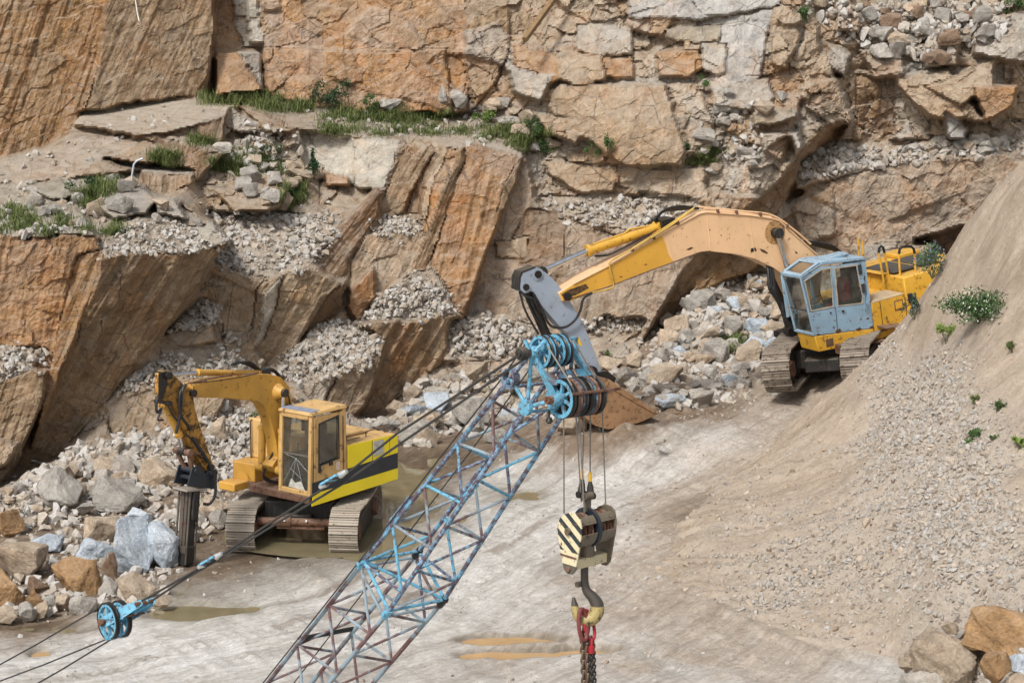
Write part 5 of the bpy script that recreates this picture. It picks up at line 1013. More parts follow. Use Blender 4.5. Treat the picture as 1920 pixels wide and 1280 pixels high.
    m = MB(); m.prism([(-3.5, -1.35, .95), (-3.5, 1.35, .95), (-3.9, 1.0, .95), (-4.05, 0, .95), (-3.9, -1.0, .95)], (0, 0, 1.1)); m.build('counterweight', GOLD, root, bevel=.05)
    # boom
    hb = .27
    bo = [(1047.7,549),(1054,565),(1066,566),(1146,536.5),(1215,509.5),(1313,473.5),(1332,471.5),(1380,477),(1416,486),(1450,502),(1470,516),(1490,560),(1500,600),(1522,604),(1536,580),(1542,500),(1533,478),(1490,437),(1460,411.5),(1446,407),(1402,401),(1360,395),(1324,395.5),(1311,398),(1247,432),(1200,462),(1143,493.5),(1100,516)]
    pts = [T(u, v, 1, hb) for u, v in bo]; m = MB(); m.prism([(p[0], -hb, p[2]) for p in pts], (0, 2*hb, 0)); bm_ = m.build('boom', PEACH, root, bevel=.015)
    m = MB(); q = [(1049.5,549.5),(1055,563.5),(1066,564.5),(1146,535.2),(1215,508),(1262,491),(1253,476),(1247,455),(1240,438),(1200,463.5),(1143,495),(1100,517.5)]
    m.prism([(p[0], hb+.001, p[2]) for p in (T(u, v, 1, hb) for u, v in q)], (0, .004, 0)); m.build('amber_repaint', paint('amber_repaint', (.68, .36, .05), .30, .15, .5, var=.12, rustcol=(.12, .05, .02)), bm_, smooth=False)
    m = MB() # stiffening rim along the top edge of the side plate
    rim = [T(u, v, 1, hb) for u, v in ((1533,479),(1460,413.5),(1446,409.5),(1402,403.5),(1324,398),(1311,400.5),(1247,435),(1143,497),(1075,532))]; m.tube([(p[0], hb+.012, p[2]) for p in rim], .022, 6); m.build('boom_rim', PEACH, bm_)
    m = MB(); rim = [T(u, v, 1, hb) for u, v in ((1056,564),(1146,535.5),(1215,508.5),(1313,472.5),(1332,470.5))]; m.tube([(p[0], hb+.01, p[2]) for p in rim], .014, 6); m.build('boom_lower_seam', BROWNM, bm_)
    m = MB()
    for u, v, r, w in ((1063, 556, .10, .66), (1453, 436, .13, .80)): p = T(u, v, 1, hb); m.cyl((p[0], 0, p[2]), (0, 1, 0), r, w, 22)
    m.build('boom_pins', GREASE, bm_)
    p = T(1453, 436, 1, hb); m = MB(); m.lathe((p[0], hb+.003, p[2]), (0, 1, 0), [(0, .02), (.003, .26), (0, .30)], 24); m.build('pin_rust_ring', paint('rust_ring', (.42, .24, .10), .6, .1, .8), bm_, smooth=False)
    p = T(1413, 470, 1, hb); m = MB(); m.prism([(p[0]-.09, hb+.001, p[2]-.02), (p[0]+.09, hb+.001, p[2]-.02), (p[0]+.07, hb+.001, p[2]+.07), (p[0]-.06, hb+.001, p[2]+.07)], (0, .004, 0)); m.build('boom_hole', GREASE, bm_, smooth=False)
    def mark(pts, mat, nm, y=hb, th=.004): m = MB(); m.prism([(p[0], y+.002, p[2]) for p in (T(u, v, 1, y) for u, v in pts)], (0, th, 0)); m.build(nm, mat, bm_, smooth=False)
    RS = paint('boom_scab_rust', (.13, .055, .025), .7, .15, .9)
    for q in ([(1424,466),(1432,468),(1440,474),(1438,476),(1428,472)], [(1286,468),(1296,463),(1300,465),(1292,469)], [(1329,430),(1332,430),(1331,433)], [(1350,441),(1353,440),(1353,443)], [(1206,497),(1212,494),(1213,497)], [(1160,520),(1166,517),(1167,520)], [(1490,470),(1496,474),(1492,476)], [(1476,494),(1482,499),(1478,501)]): mark(q, RS, 'rust_scab')
    mark([(1052,552),(1066,543),(1098,532),(1104,540),(1080,553),(1060,561)], paint('grease_smear', (.16, .085, .025), .9, .2, .5, rustcol=(.03, .02, .014), scale=2.2), 'grease_smear'); mark([(1447,424),(1460,424),(1462,446),(1455,458),(1448,450)], paint('pin_stain', (.44, .24, .10), .5, .2, .6, rustcol=(.10, .05, .025), scale=3), 'pin_stain')
    for (ua, va), (ub, vb) in (((1325,398),(1333,470)), ((1404,403),(1416,484)), ((1250,434),(1262,490))):
        pa_, pb_ = T(ua, va, 1, hb), T(ub, vb, 1, hb); m = MB(); m.tube([(pa_[0], hb+.002, pa_[2]), (pb_[0], hb+.002, pb_[2])], .009, 6); m.build('weld_seam', PEACH, bm_)
    for u, v in ((1270,418),(1225,446),(1185,468),(1345,396),(1380,398),(1425,402),(1475,424)):
        p = T(u, v, 1, hb); m = MB(); m.box(p[0]-.03, p[0]+.03, hb-.02, hb+.06, p[2]-.04, p[2]+.05); m.build('pipe_clamp', BROWNM, bm_, bevel=.006)
    # black greasy upper face of the boom nose, and the pipes along it
    m = MB(); q = [T(u, v, 1, 0) for u, v in ((1062, 545), (1235, 436), (1243, 428), (1066, 536))]; m.prism([(p[0], -.22, p[2]) for p in q], (0, .44, 0)); m.build('greasy_top_plate', GREASE, bm_, bevel=.01)
    m = MB(); m.tube(spline([T(1300, 392, 1, .3), T(1250, 428, 1, .33), T(1180, 470, 1, .33), T(1147, 488, 1, .33), T(1143, 500, 1, .33), T(1150, 530, 1, .33), T(1146, 540, 1, .33), T(1110, 549, 1, .36)]), .022, 7); m.tube(spline([T(1302, 389, 1, .24), T(1255, 421, 1, .28), T(1185, 466, 1, .28)]), .02, 7); m.build('yellow_pipe', paint('pipe_yellow', (.55, .36, .07), .3, .2, .5), bm_)
    m = MB(); m.tube(spline([T(1310, 388, 1, .1), T(1390, 396, 1, .12), T(1448, 404, 1, .12), T(1490, 432, 1, .12), T(1520, 458, 1, .12)]), .03, 7); m.tube(spline([T(1320, 391, 1, .2), T(1390, 399, 1, .2), T(1446, 407, 1, .2)]), .024, 7); m.build('boom_pipes', PEACH, bm_)
    m = MB()
    for i in range(3): m.tube(spline([T(1310-i*2, 391, 1, .12-.12*i), T(1275-i*3, 387+3*i, 1, .12-.12*i), T(1246-2*i, 394+2*i, 1, .12-.1*i), T(1228, 412+i*2, 1, .1-.1*i), T(1240, 416, 1, .05)]), .03, 8)
    p = T(1243, 422, 1, 0); m.box(p[0]-.22, p[0]+.16, -.26, .26, p[2]-.16, p[2]+.16); m.build('boom_hoses', GREASE, bm_)
    m = MB()
    for i in range(4): m.tube(spline([T(1508+i*2, 452+i, 1, .1-.14*i), T(1535, 455+i*2, 1, .1-.14*i), T(1562, 462+i*2, 1, .1-.14*i), T(1580, 476, 1, .05-.14*i)]), .036, 8)
    for i in range(3): m.tube(spline([T(1432, 480, 1, .0), T(1440+4*i, 505, 1, .2), T(1442+6*i, 540+5*i, 1, .3), T(1455+5*i, 560+8*i, 1, .3), T(1470+3*i, 590, 1, .25), T(1490, 610-3*i, 1, .2)]), .034, 8)
    m.tube(spline([T(1466, 568, 1, .38), T(1470, 590, 1, .42), T(1482, 612, 1, .42), T(1497, 616, 1, .38), T(1500, 625, 1, .3)]), .04, 8); m.build('cab_side_hoses', RUBBER, bm_)
    # lift cylinders
    a0 = T(1512, 612, 1, .0); c0 = T(1453, 436, 1, hb)
    for s in (-1, 1):
        c = np.array([c0[0], s*.36, c0[2]]); a = np.array([1.05, s*.36, 1.2]); b = a+(c-a)*.55; cylinder_part(root, a, b, c, .11, .062, DARK, 'lift_cylinder')
    # arm cylinder
    a, b, c = T(1238, 424, 1, 0), T(1102, 470, 1, 0), T(1012, 510, 1, 0)
    for q in (a, b, c): q[1] = 0
    cylinder_part(root, a, b, c, .125, .07, GOLD, 'arm_cylinder')
    m = MB(); m.tube([T(1108, 459, 1, .05), T(1170, 438, 1, .05), T(1180, 430, 1, .05), T(1232, 421, 1, .05)], .022, 7); m.build('cylinder_pipe', GOLD, bm_)
    # arm
    ao = [(974.6,543),(976,520),(980,511),(1004,501.5),(1022,510),(1037,522),(1055,545),(1074,572.6),(1093,604),(1104,630),(1117,665.6),(1132,706),(1120,716),(1104,706),(1082,664),(1066,628),(1045,607),(1013,570),(1000,547),(985,546)]
    ha = .20; pts = [T(u, v, 1, ha) for u, v in ao]; m = MB(); m.prism([(p[0], -ha, p[2]) for p in pts], (0, 2*ha, 0)); ar = m.build('arm', GREYB, root, bevel=.015)
    m = MB(); q = [T(u, v, 1, ha) for u, v in ((974.6, 543), (976, 520), (980, 511), (1004, 501.5), (1004, 499.5), (978, 509), (973.5, 519), (972, 544))]; m.prism([(p[0], -ha-.01, p[2]) for p in q], (0, 2*ha+.02, 0)); m.build('arm_edge_plate', DARK, ar)
    m = MB()
    for u, v, r in ((1008, 514, .09), (985.5, 538, .08), (1121, 708, .09)): p = T(u, v, 1, ha); m.cyl((p[0], 0, p[2]), (0, 1, 0), r, .50, 20)
    m.build('arm_pins', GREASE, ar)
    m = MB()
    for u, v, r in ((1008, 514, .15), (985.5, 538, .14)): p = T(u, v, 1, ha); m.cyl((p[0], 0, p[2]), (0, 1, 0), r, .44, 24)
    m.build('pin_bosses', GREYB, ar)
    a, b, c = T(986, 540, 1, 0), T(1026, 632, 1, 0), T(1068, 720, 1, 0)
    for q in (a, b, c): q[1] = 0
    cylinder_part(root, a, b, c, .115, .065, GREASE, 'bucket_cylinder')
    m = MB(); k2 = T(1108, 690, 1, 0); k3 = T(1092, 742, 1, 0)
    for s in (-.24, .24): m.bar((c[0], s, c[2]), (k2[0], s, k2[2]), .05, .13, (0, 1, 0)); m.bar((c[0], s*.7, c[2]), (k3[0], s*.7, k3[2]), .05, .13, (0, 1, 0))
    m.build('linkage', DARK, root)
    m = MB(); m.tube(spline([T(1110, 549, 1, .36), T(1094, 560, 1, .36), T(1088, 582, 1, .34), T(1078, 600, 1, .32), T(1060, 613, 1, .30), T(1038, 613, 1, .28), T(1026, 602, 1, .26), T(1014, 575, 1, .26), T(1000, 550, 1, .24)]), .032, 8)
    m.tube(spline([T(976, 545, 1, .2), T(986, 556, 1, .24), T(1000, 560, 1, .26), T(1010, 578, 1, .26), T(1020, 590, 1, .24)]), .028, 8); m.tube(spline([T(974, 546, 1, .1), T(984, 580, 1, .14), T(1000, 610, 1, .14), T(1010, 626, 1, .14)]), .028, 8); m.tube(spline([T(984, 549, 1, 0), T(1000, 590, 1, .1), T(1020, 615, 1, .1)]), .026, 8)
    m.tube(spline([T(1115, 480, 1, -.1), T(1140, 478, 1, 0), T(1170, 464, 1, .1), T(1215, 440, 1, .1), T(1232, 428, 1, .1)]), .026, 8); m.build('arm_hoses', RUBBER, ar)
    # bucket, curled under and resting on the mud
    yb = .68
    bo = [(1118, 704),(1142, 711),(1186, 741),(1228, 769),(1232, 776),(1201, 791),(1170, 800),(1139, 804.5),(1116, 798),(1096, 782),(1086, 757),(1092, 728),(1104, 710)]
    pr = [T(u, v, 1, yb) for u, v in bo]; pr = [(p[0], p[2]) for p in pr]; cen = (sum(p[0] for p in pr)/len(pr), sum(p[1] for p in pr)/len(pr))
    m = MB()
    for s in (-1, 1): m.prism([(a, s*yb-(.02), b) for a, b in pr], (0, .04, 0)) # side plates
    shell = pr[4:]+[pr[0]]
    for i in range(len(shell)-1):
        (xa, za), (xb, zb) = shell[i], shell[i+1]; n_ = np.array([cen[0]-(xa+xb)/2, cen[1]-(za+zb)/2]); n_ = n_/np.linalg.norm(n_)*.045
        m.hexa([(xa, -yb+.021, za), (xb, -yb+.021, zb), (xb, yb-.021, zb), (xa, yb-.021, za), (xa+n_[0], -yb+.021, za+n_[1]), (xb+n_[0], -yb+.021, zb+n_[1]), (xb+n_[0], yb-.021, zb+n_[1]), (xa+n_[0], yb-.021, za+n_[1])])
    bk = m.build('bucket', RUSTB, root, bevel=.008)
    q = [T(u, v, 1, yb+.02) for u, v in ((1141, 711), (1228, 769), (1226, 775), (1135, 722))]; m = MB(); m.prism([(p[0], yb+.02, p[2]) for p in q], (0, .025, 0)); m.build('bucket_rim', RUSTB, bk, bevel=.006)
    m = MB(); lx, lz = pr[4]
    d_ = np.array([pr[4][0]-pr[6][0], pr[4][1]-pr[6][1]]); d_ = d_/np.linalg.norm(d_)
    for i in range(4): y_ = -yb+.1+i*(2*yb-.2)/3; m.hexa([(lx-d_[0]*.12, y_-.06, lz-d_[1]*.12-.03), (lx-d_[0]*.12, y_+.06, lz-d_[1]*.12-.03), (lx-d_[0]*.12, y_+.06, lz-d_[1]*.12+.03), (lx-d_[0]*.12, y_-.06, lz-d_[1]*.12+.03), (lx+d_[0]*.10, y_-.04, lz+d_[1]*.10-.012), (lx+d_[0]*.10, y_+.04, lz+d_[1]*.10-.012), (lx+d_[0]*.10, y_+.04, lz+d_[1]*.10+.012), (lx+d_[0]*.10, y_-.04, lz+d_[1]*.10+.012)])
    m.build('bucket_teeth', RUSTB, bk)
    m = MB(); p0, p1 = T(1128, 700, 1, 0), T(1096, 742, 1, 0)
    for s in (-.25, .25): q = [T(u, v, 1, 0) for u, v in ((1108, 695), (1130, 692), (1146, 706), (1142, 716), (1096, 748), (1088, 738))]; m.prism([(p[0], s-.025, p[2]) for p in q], (0, .05, 0))
    p = T(1123, 701, 1, yb); m.cyl((p[0], 0, p[2]), (0, 1, 0), .14, .72, 20); m.build('bucket_bracket', GREASE, bk, bevel=.01)
    return root
big_excavator()
# ------------------------------------------------------------------ lattice crane boom, its ropes and hook block
BOOMB = paint('chipped_sky_blue_paint', (.17, .42, .60), .92, .15, .5, rustcol=(.105, .05, .056), dustcol=(.40, .42, .48), var=.18, col2=(.24, .37, .52), scale=1.6)
BOOMR = paint('rust_brown_lattice_paint', (.145, .075, .070), .42, .20, .6, rustcol=(.22, .37, .44), dustcol=(.30, .27, .26), var=.3, col2=(.26, .34, .39), scale=1.2)
BLUE2 = paint('bright_sky_blue_paint', (.14, .41, .58), .62, .10, .45, rustcol=(.12, .06, .055), var=.14, scale=2)
ROPE = flat('steel_wire_rope', (.045, .043, .040), .5, .3, .3, 40); GREYROPE = flat('grey_hoist_rope', (.20, .185, .165), .55, .3, .3, 40); CHAIN = paint('rusty_chain_steel', (.115, .07, .045), .6, .3, .6); ALLOY = flat('rope_socket_alloy', (.55, .56, .56), .35, .7)
bw, bh, ba = (Rv*c[0]+Uv*c[1]+Fv*c[2] for c in ((.767, .073, .672), (-.372, .642, .355), (.4826, .6205, -.6177)))
axl = bw/np.linalg.norm(bw); JC = P(726, 1149, 27.0)
JO = dict(C=JC, D=JC+bw*.96, A=JC+bh, B=JC+bh+bw*.96); LO = {k: v-ba*4.6 for k, v in JO.items()}
TI = dict(C=P(989, 763, 24.6), A=P(957, 709, 24.8), D=P(1068, 757, 25.1), B=P(1036, 702, 25.3))
def lerp(a, b, t): return a+(b-a)*t
def spoked(m, c, ax, R, w, spokes=6, n=28, hub=.28):
    """spoked rope sheave: grooved rim, spokes, hub"""
    ax = np.asarray(ax)/np.linalg.norm(ax)
    m.lathe(c, ax, [(-w/2, R), (-w/2, R*.80), (w/2, R*.80), (w/2, R), (w*.12, R*.93), (-w*.12, R*.93), (-w/2, R)], n)
    m.lathe(c, ax, [(-w*.7, .01), (-w*.7, R*hub), (w*.7, R*hub), (w*.7, .01)], 16)
    q = np.array([0, 0, 1.]); a = np.cross(ax, q); a /= np.linalg.norm(a); b = np.cross(ax, a)
    for i in range(spokes):
        t = 2*math.pi*i/spokes+.3; d = math.cos(t)*a+math.sin(t)*b; m.bar(c+d*R*hub*.9, c+d*R*.82, w*.5, R*.17, ax)
def rope(name, pts, r, mat, label, group, cat='rope', n=6):
    m = MB(); m.tube(pts, r, n); return tag(m.build(name, mat), label, cat, group)
def crane_boom():
    root = thing('crane_boom', 'blue and rust lattice crane boom rising diagonally across the foreground', 'crane boom', Matrix.Translation(Vector(LO['C'])))
    bld = lambda m, nm, mat, par=root, **k: m.build(nm, mat, par, world=True, **k)
    for k in 'ABCD':
        m = MB(); m.tube([LO[k], JO[k]-ba*.03], .033, 10); bld(m, 'chord', BOOMR)
        m = MB(); m.tube([JO[k]+ba*.02, lerp(JO[k], TI[k], .5), TI[k]], .033, 10); bld(m, 'chord', BOOMB)
        m = MB(); m.tube([JO[k]-ba*.09, JO[k]+ba*.09], .052, 10); m.cyl(JO[k]+ba*.0, bw, .03, .15, 10); bld(m, 'pin_joint', BLUE2 if k in 'AC' else GREASE)
    up = lambda k, s: lerp(JO[k], TI[k], s/4.5); dn = lambda k, s: JO[k]-ba*(1.07*s)
    def brace(p, q, mat, r=.021): m = MB(); m.tube([p, q], r, 8); bld(m, 'brace', mat)
    mats = [BOOMB, BOOMR, BLUE2, BOOMR]; j = 0
    for fn, cnt, lo_ in ((up, 4, False), (dn, 4, True)):
        for X, Y in (('A', 'C'), ('B', 'D'), ('A', 'B'), ('C', 'D')):
            for i in range(cnt):
                mt = BOOMR if lo_ and (j % 5) else mats[j % 4]; j += 1
                if X == 'C': brace(fn('D', i+.5), fn('C', i+1 if i+1 < 4.5 else 4.4), mt); brace(fn('C', i+.02), fn('D', i+.5), mats[(j+2) % 4] if not lo_ else BOOMR)
                elif Y == 'B': brace(fn('B', i+.5), fn('A', i+1), mt); brace(fn('A', i+.03), fn('B', i+.5), mats[(j+1) % 4] if not lo_ else BOOMR)
                else: brace(fn(X, i+.02), fn(Y, i+.5), mt); brace(fn(Y, i+.5), fn(X, i+1), mats[(j+1) % 4] if not lo_ else BOOMR)
    for X, Y in (('A', 'B'), ('B', 'D'), ('D', 'C'), ('C', 'A'), ('A', 'D')):
        brace(JO[X]+ba*.06, JO[Y]+ba*.06, BLUE2, .024)
        if X+Y != 'AD': brace(JO[X]-ba*.10, JO[Y]-ba*.10, BOOMR, .022)
    brace(up('C', 4.4), up('D', 4.4), BLUE2); brace(up('A', 4.3), up('B', 4.3), BOOMB)
    # gusset plates, rubbing bar
    def plate(pts, th, mat, nm='gusset_plate'):
        m = MB(); pts = [np.asarray(p) for p in pts]; n_ = np.cross(pts[1]-pts[0], pts[2]-pts[0]); n_ = n_/np.linalg.norm(n_); m.prism([p-n_*th/2 for p in pts], n_*th); bld(m, nm, mat, bevel=.004)
    dv = bh/np.linalg.norm(bh)
    plate([up('A', .75), up('A', 1.75), up('A', 1.6)+dv*.09, up('A', .95)+dv*.09], .03, BOOMB); plate([up('B', 1.5), up('B', 2.1), up('B', 2.0)-dv*.13, up('B', 1.7)-dv*.13], .03, BLUE2)
    m = MB(); m.tube([P(562, 1197, 28.6), P(662, 1178, 29.3)], .035, 10); bld(m, 'rope_guide_roller', GREASE)
    # head: round gusset, ring, struts to the two axles
    m = MB(); m.lathe(TI['C']-axl*.03, axl, [(-.03, .005), (-.03, .105), (.03, .105), (.03, .005)], 24); bld(m, 'round_gusset', BLUE2)
    m = MB(); m.lathe(TI['A'], axl, [(-.05, .095), (-.05, .13), (.05, .13), (.05, .095), (-.05, .095)], 24); bld(m, 'ring_gusset', BOOMB)
    lowL = P(1038, 749, 24.42); lowR = lowL+axl*.80; upL = P(990, 662, 24.35); upR = upL+axl*.74
    m = MB(); m.tube([lowL-axl*.05, lowR+axl*.08], .04, 14); m.tube([upL-axl*.12, upR+axl*.06], .04, 14); bld(m, 'axle', BROWNM)
    for c, r in ((lowL+axl*.03, .085), (lowR-axl*.02, .085), (upL+axl*.10, .08), (upR, .08)):
        m = MB(); m.lathe(c, axl, [(-.07, .02), (-.07, r*.8), (-.03, r), (.05, r), (.05, .02)], 18); bld(m, 'axle_hub', BLUE2)
    m = MB(); m.lathe(lowL-axl*.07, axl, [(-.05, .01), (-.05, .05), (.03, .06), (.03, .01)], 8); bld(m, 'axle_nut', BROWNM)
    m = MB(); m.lathe(upL-axl*.10, axl, [(-.05, .03), (-.05, .07), (-.02, .085), (.05, .085), (.08, .06), (.08, .03)], 18); m.lathe(upL-axl*.16, axl, [(-.01, .01), (-.01, .045), (.04, .045), (.04, .01)], 8); bld(m, 'pendant_pin', DARK)
    def strut(p, q, r=.027, mat=BLUE2): m = MB(); m.tube([p, q], r, 10); bld(m, 'head_strut', mat)
    strut(TI['C'], lowL+axl*.03); strut(TI['D'], lowR-axl*.02, .027, BOOMB); strut(TI['C'], TI['A'], .024); strut(TI['D'], TI['B'], .024, BOOMB); strut(TI['C'], upL+axl*.06, .026); strut(TI['D'], upR, .026, BOOMB); strut(TI['A'], upL+axl*.06, .026, BOOMB); strut(TI['B'], upR, .026, BOOMB)
    strut(lerp(JO['C'], TI['C'], .88), lerp(TI['C'], lowL, .6)-np.array([0, 0, .12]), .022, BOOMB)
    m = MB(); m.bar(upL+axl*.08, lowL+axl*.0+np.array([0, 0, .05]), .07, .05, axl); m.bar(upR, lowR, .07, .05, axl); bld(m, 'side_rail', BLUE2, bevel=.006)
    # cross plates between the axles
    p0 = lerp(upL, lowL, .52)+axl*.10; e = lowL-upL; e = e/np.linalg.norm(e); fwd = np.cross(axl, e); fwd = fwd if fwd[1] < 0 else -fwd
    for a0, a1, mt in ((.0, .13, BOOMR), (.17, .46, BOOMB), (.50, .68, BLUE2), (.70, .80, BOOMR)):
        plate([p0+axl*a0-e*.06, p0+axl*a1-e*.06, p0+axl*a1+e*.13, p0+axl*a0+e*.13], .02, mt, 'cross_plate')
    m = MB(); m.lathe(p0+axl*.34+fwd*.012+e*.05, fwd, [(0, .002), (0, .035), (.006, .035), (.006, .002)], 14); bld(m, 'white_disc', WHITEP)
    # guard frame over the upper sheaves, yellow tag
    g0, g1, g2 = P(984, 637, 24.3), P(1019, 641, 24.35), P(1081, 634, 24.95)
    m = MB(); m.bar(P(1003, 660, 24.3), g1, .05, .035); m.bar(g1, g2, .055, .035); m.bar(g0, P(992, 655, 24.3), .05, .03); m.bar(P(1083, 655, 24.95), g2, .045, .03); bld(m, 'sheave_guard', BLUE2, bevel=.004)
    m = MB(); m.obox(P(1086, 640, 24.95), axl*.025, np.array([.02, 0, -.055]), np.array([0, .006, 0])); bld(m, 'yellow_tag', YTAG)
    m = MB(); m.tube([lowL+np.array([0, 0, -.05])-fwd*.3, lowR+axl*.1-fwd*-.28], .008, 6); m.bar(lowL+fwd*.27+axl*.1, lowR+fwd*.27+axl*.12, .03, .03); m.bar(lowR+axl*.1, lowR+fwd*.27+axl*.12, .03, .03); bld(m, 'rope_keeper_bar', BROWNM)
    m = MB(); m.tube([P(1030, 768, 24.5), P(1029, 784, 24.5)], .015, 8); m.cyl(P(1030, 786, 24.5), (0, 0, 1), .05, .05, 14, .03); m.tube([P(1026, 790, 24.5), P(1034, 790, 24.5)], .03, 8); bld(m, 'limit_switch', GREASE)
    for i in range(6):
        m = MB(); spoked(m, lowL+axl*(.13+.105*i), axl, .245, .065, 7); o = bld(m, 'lower_sheave', BLUE2 if i == 0 else (DARK if i % 2 else BOOMB))
        q = MB(); q.lathe(lowL+axl*(.13+.105*i), axl, [(-.022, .222), (-.028, .252), (-.020, .252), (-.008, .235), (.008, .235), (.020, .252), (.028, .252), (.022, .222)], 32); q.build('worn_rim', (GREASE, BROWNM, DARK)[i % 3], o, world=True)
    for s in (.22, .31, .47, .56):
        m = MB(); spoked(m, upL+axl*s, axl, .205, .055, 6); o = bld(m, 'upper_sheave', BLUE2)
        q = MB(); q.lathe(upL+axl*s, axl, [(-.014, .188), (-.022, .209), (-.016, .209), (-.006, .196), (.006, .196), (.016, .209), (.022, .209), (.014, .188)], 32); q.build('worn_rim', GREASE, o, world=True)
    return lowL, lowR, upL, upR, fwd
lowL, lowR, upL, upR, fwdv = crane_boom()
# ropes along the boom and over the head
G1 = 'ropes reeved along the lattice boom'
rope('hoist_rope', [P(988, 640, 24.5), lerp(JO['A'], TI['A'], .97)+bh*.12, JO['A']-bw*.06+bh*.02, LO['A']-bw*.10], .010, ROPE, 'thin dark rope running along the outer left edge of the lattice boom', G1)
rope('hoist_rope', [P(1010, 668, 24.7), P(887, 840, 25.6), P(550, 1281, 29.6), P(470, 1386, 30.4)], .009, ROPE, 'thin dark rope running through the inside of the lattice boom', G1)
rope('hoist_rope', [P(1026, 648, 24.2), P(1072, 722, 24.1)], .012, GREYROPE, 'short grey rope crossing from the upper left sheave down over the plates', G1)
rope('hoist_rope', [P(1077, 640, 24.7), P(1121, 718, 24.75)], .012, GREYROPE, 'short grey rope crossing from the upper right sheave down to the lower pack', G1)
# ------------------------------------------------------------------ hook block
HB = frame(P(1097, 1010, 25.06), 41.3)
def hook_block():
    root = thing('hook_block', 'cream and black striped crane hook block hanging on ropes from the boom', 'hook block', HB); T = tracer(HB)
    k = N('hazard_stripes'); p = k.n('SeparateXYZ'); k.l(k.coord('Object'), p.inputs[0]); s = k.math('SUBTRACT', p.outputs[2], k.math('MULTIPLY', p.outputs[1], .70))
    fr = k.math('FRACT', k.math('MULTIPLY', k.math('ADD', s, 5.03), 1/.185)); st = k.math('MULTIPLY', k.math('LESS_THAN', fr, .46), k.math('GREATER_THAN', p.outputs[2], -.10))
    n = k.noise(k.coord('Object'), 16, 7, .7); n2 = k.noise(k.coord('Object'), 5, 6, .65); c = k.mix(st, (.62, .55, .36), (.022, .03, .034)); low = k.math('LESS_THAN', p.outputs[2], -.27)
    c = k.mix(k.math('MULTIPLY', low, .9), c, (.03, .03, .03)); c = k.mix(k.ramp(n, .58, .62), c, (.14, .07, .035)); c = k.mix(k.ramp(n2, .6, .72, 0, .5), c, (.35, .27, .16))
    STRIPE = k.done(c, .55, k.bump(n, .004, .4)); DIRTY = paint('dirty_brown_steel', (.13, .105, .075), .5, .4, .5, rustcol=(.05, .035, .025), dustcol=(.30, .25, .18)); CREAM = paint('dirty_cream_paint', (.55, .48, .31), .5, .3, .55)
    lp = [(1070,959.5),(1058,964),(1048,976),(1045.6,987),(1049,1015),(1054,1046),(1058,1066),(1065,1075),(1073.6,1076.5),(1080,1069),(1085,1040),(1090,1010),(1091,990),(1088,972),(1081,963)]
    pl = [T(u, v, 0, -.30) for u, v in lp]; yz = [(q[1], q[2]) for q in pl]
    for x, nm in ((-.30, 'cheek_plate'), (.30, 'cheek_plate')): m = MB(); m.prism([(x-.012, a, b) for a, b in yz], (.024, 0, 0)); m.build(nm, STRIPE if x < 0 else DIRTY, root, bevel=.004)
    cy = sum(a for a, b in yz[:5])/5; cy = (max(a for a, b in yz)+min(a for a, b in yz))/2; cz = max(b for a, b in yz)-.25
    for a, b in ((-.285, -.03), (.05, .285)): # rope guards wrap the two sheave bays; the opening faces the ropes
        m = MB(); R_ = .235; arc = np.linspace(math.radians(60), math.radians(330), 26) if False else np.linspace(math.radians(-215), math.radians(55), 28)
        for i in range(len(arc)-1):
            t0, t1 = arc[i], arc[i+1]; f = lambda t, r: (cy-math.cos(t)*r, cz+math.sin(t)*r)
            q0, q1, q2, q3 = f(t0, R_), f(t1, R_), f(t1, R_-.015), f(t0, R_-.015)
            if math.radians(-8) < (t0+t1)/2 < math.radians(22): continue
            m.hexa([(a, *q0), (b, *q0), (b, *q3), (a, *q3), (a, *q1), (b, *q1), (b, *q2), (a, *q2)])
        m.build('rope_guard', DIRTY, root, ang=50)
    for x in (-.22, -.10, .11, .22): m = MB(); m.lathe((x, cy, cz), (1, 0, 0), [(-.03, .02), (-.03, .20), (-.008, .17), (.008, .17), (.03, .20), (.03, .02)], 28); m.build('sheave', BROWNM, root)
    m = MB(); m.lathe((.01, cy, cz), (1, 0, 0), [(-.022, .02), (-.022, .255), (.022, .255), (.022, .02)], 36); m.build('centre_plate', BLACKP, root)
    m = MB(); m.cyl((0, cy, cz), (1, 0, 0), .045, .70, 16); m.build('axle', DIRTY, root)
    zl = min(b for a, b in yz)
    m = MB(); m.box(-.29, .29, cy-.08, cy+.08, zl+.06, zl+.19); m.build('crosshead', CREAM, root, bevel=.012)
    m = MB(); m.cyl((0.0, cy, zl+.27), (0, 0, 1), .10, .16, 20); m.cyl((0, cy, zl+.37), (0, 0, 1), .07, .08, 12); m.build('swivel_bearing', DIRTY, root)
    m = MB(); m.box(-.32, -.285, cy-.14, cy+.15, zl+.22, zl+.245); m.cyl((-.325, cy+.02, cz-.02), (1, 0, 0), .035, .03, 6); m.cyl((-.325, cy, zl+.07), (1, 0, 0), .035, .03, 12); m.build('plate_fittings', BROWNM, root)
    m = MB(); m.box(-.03, .05, cy-.025, cy+.025, cz+.2, cz+.42); m.cyl((.01, cy, cz+.40), (1, 0, 0), .05, .14, 14); m.build('top_lug', DIRTY, root, bevel=.006)
    dh = 25.12; hk = [(1096,1062),(1096,1082),(1097,1096),(1101,1108),(1112,1120),(1119,1132),(1119,1146),(1111,1158),(1099,1162),(1087,1157),(1080,1145),(1077,1132),(1075.5,1119)]; rr = [.05,.05,.052,.058,.072,.085,.092,.092,.085,.072,.058,.042,.018]
    Mi = np.array(HB.inverted()); L = lambda q: (Mi[:3, :3]@q+Mi[:3, 3])
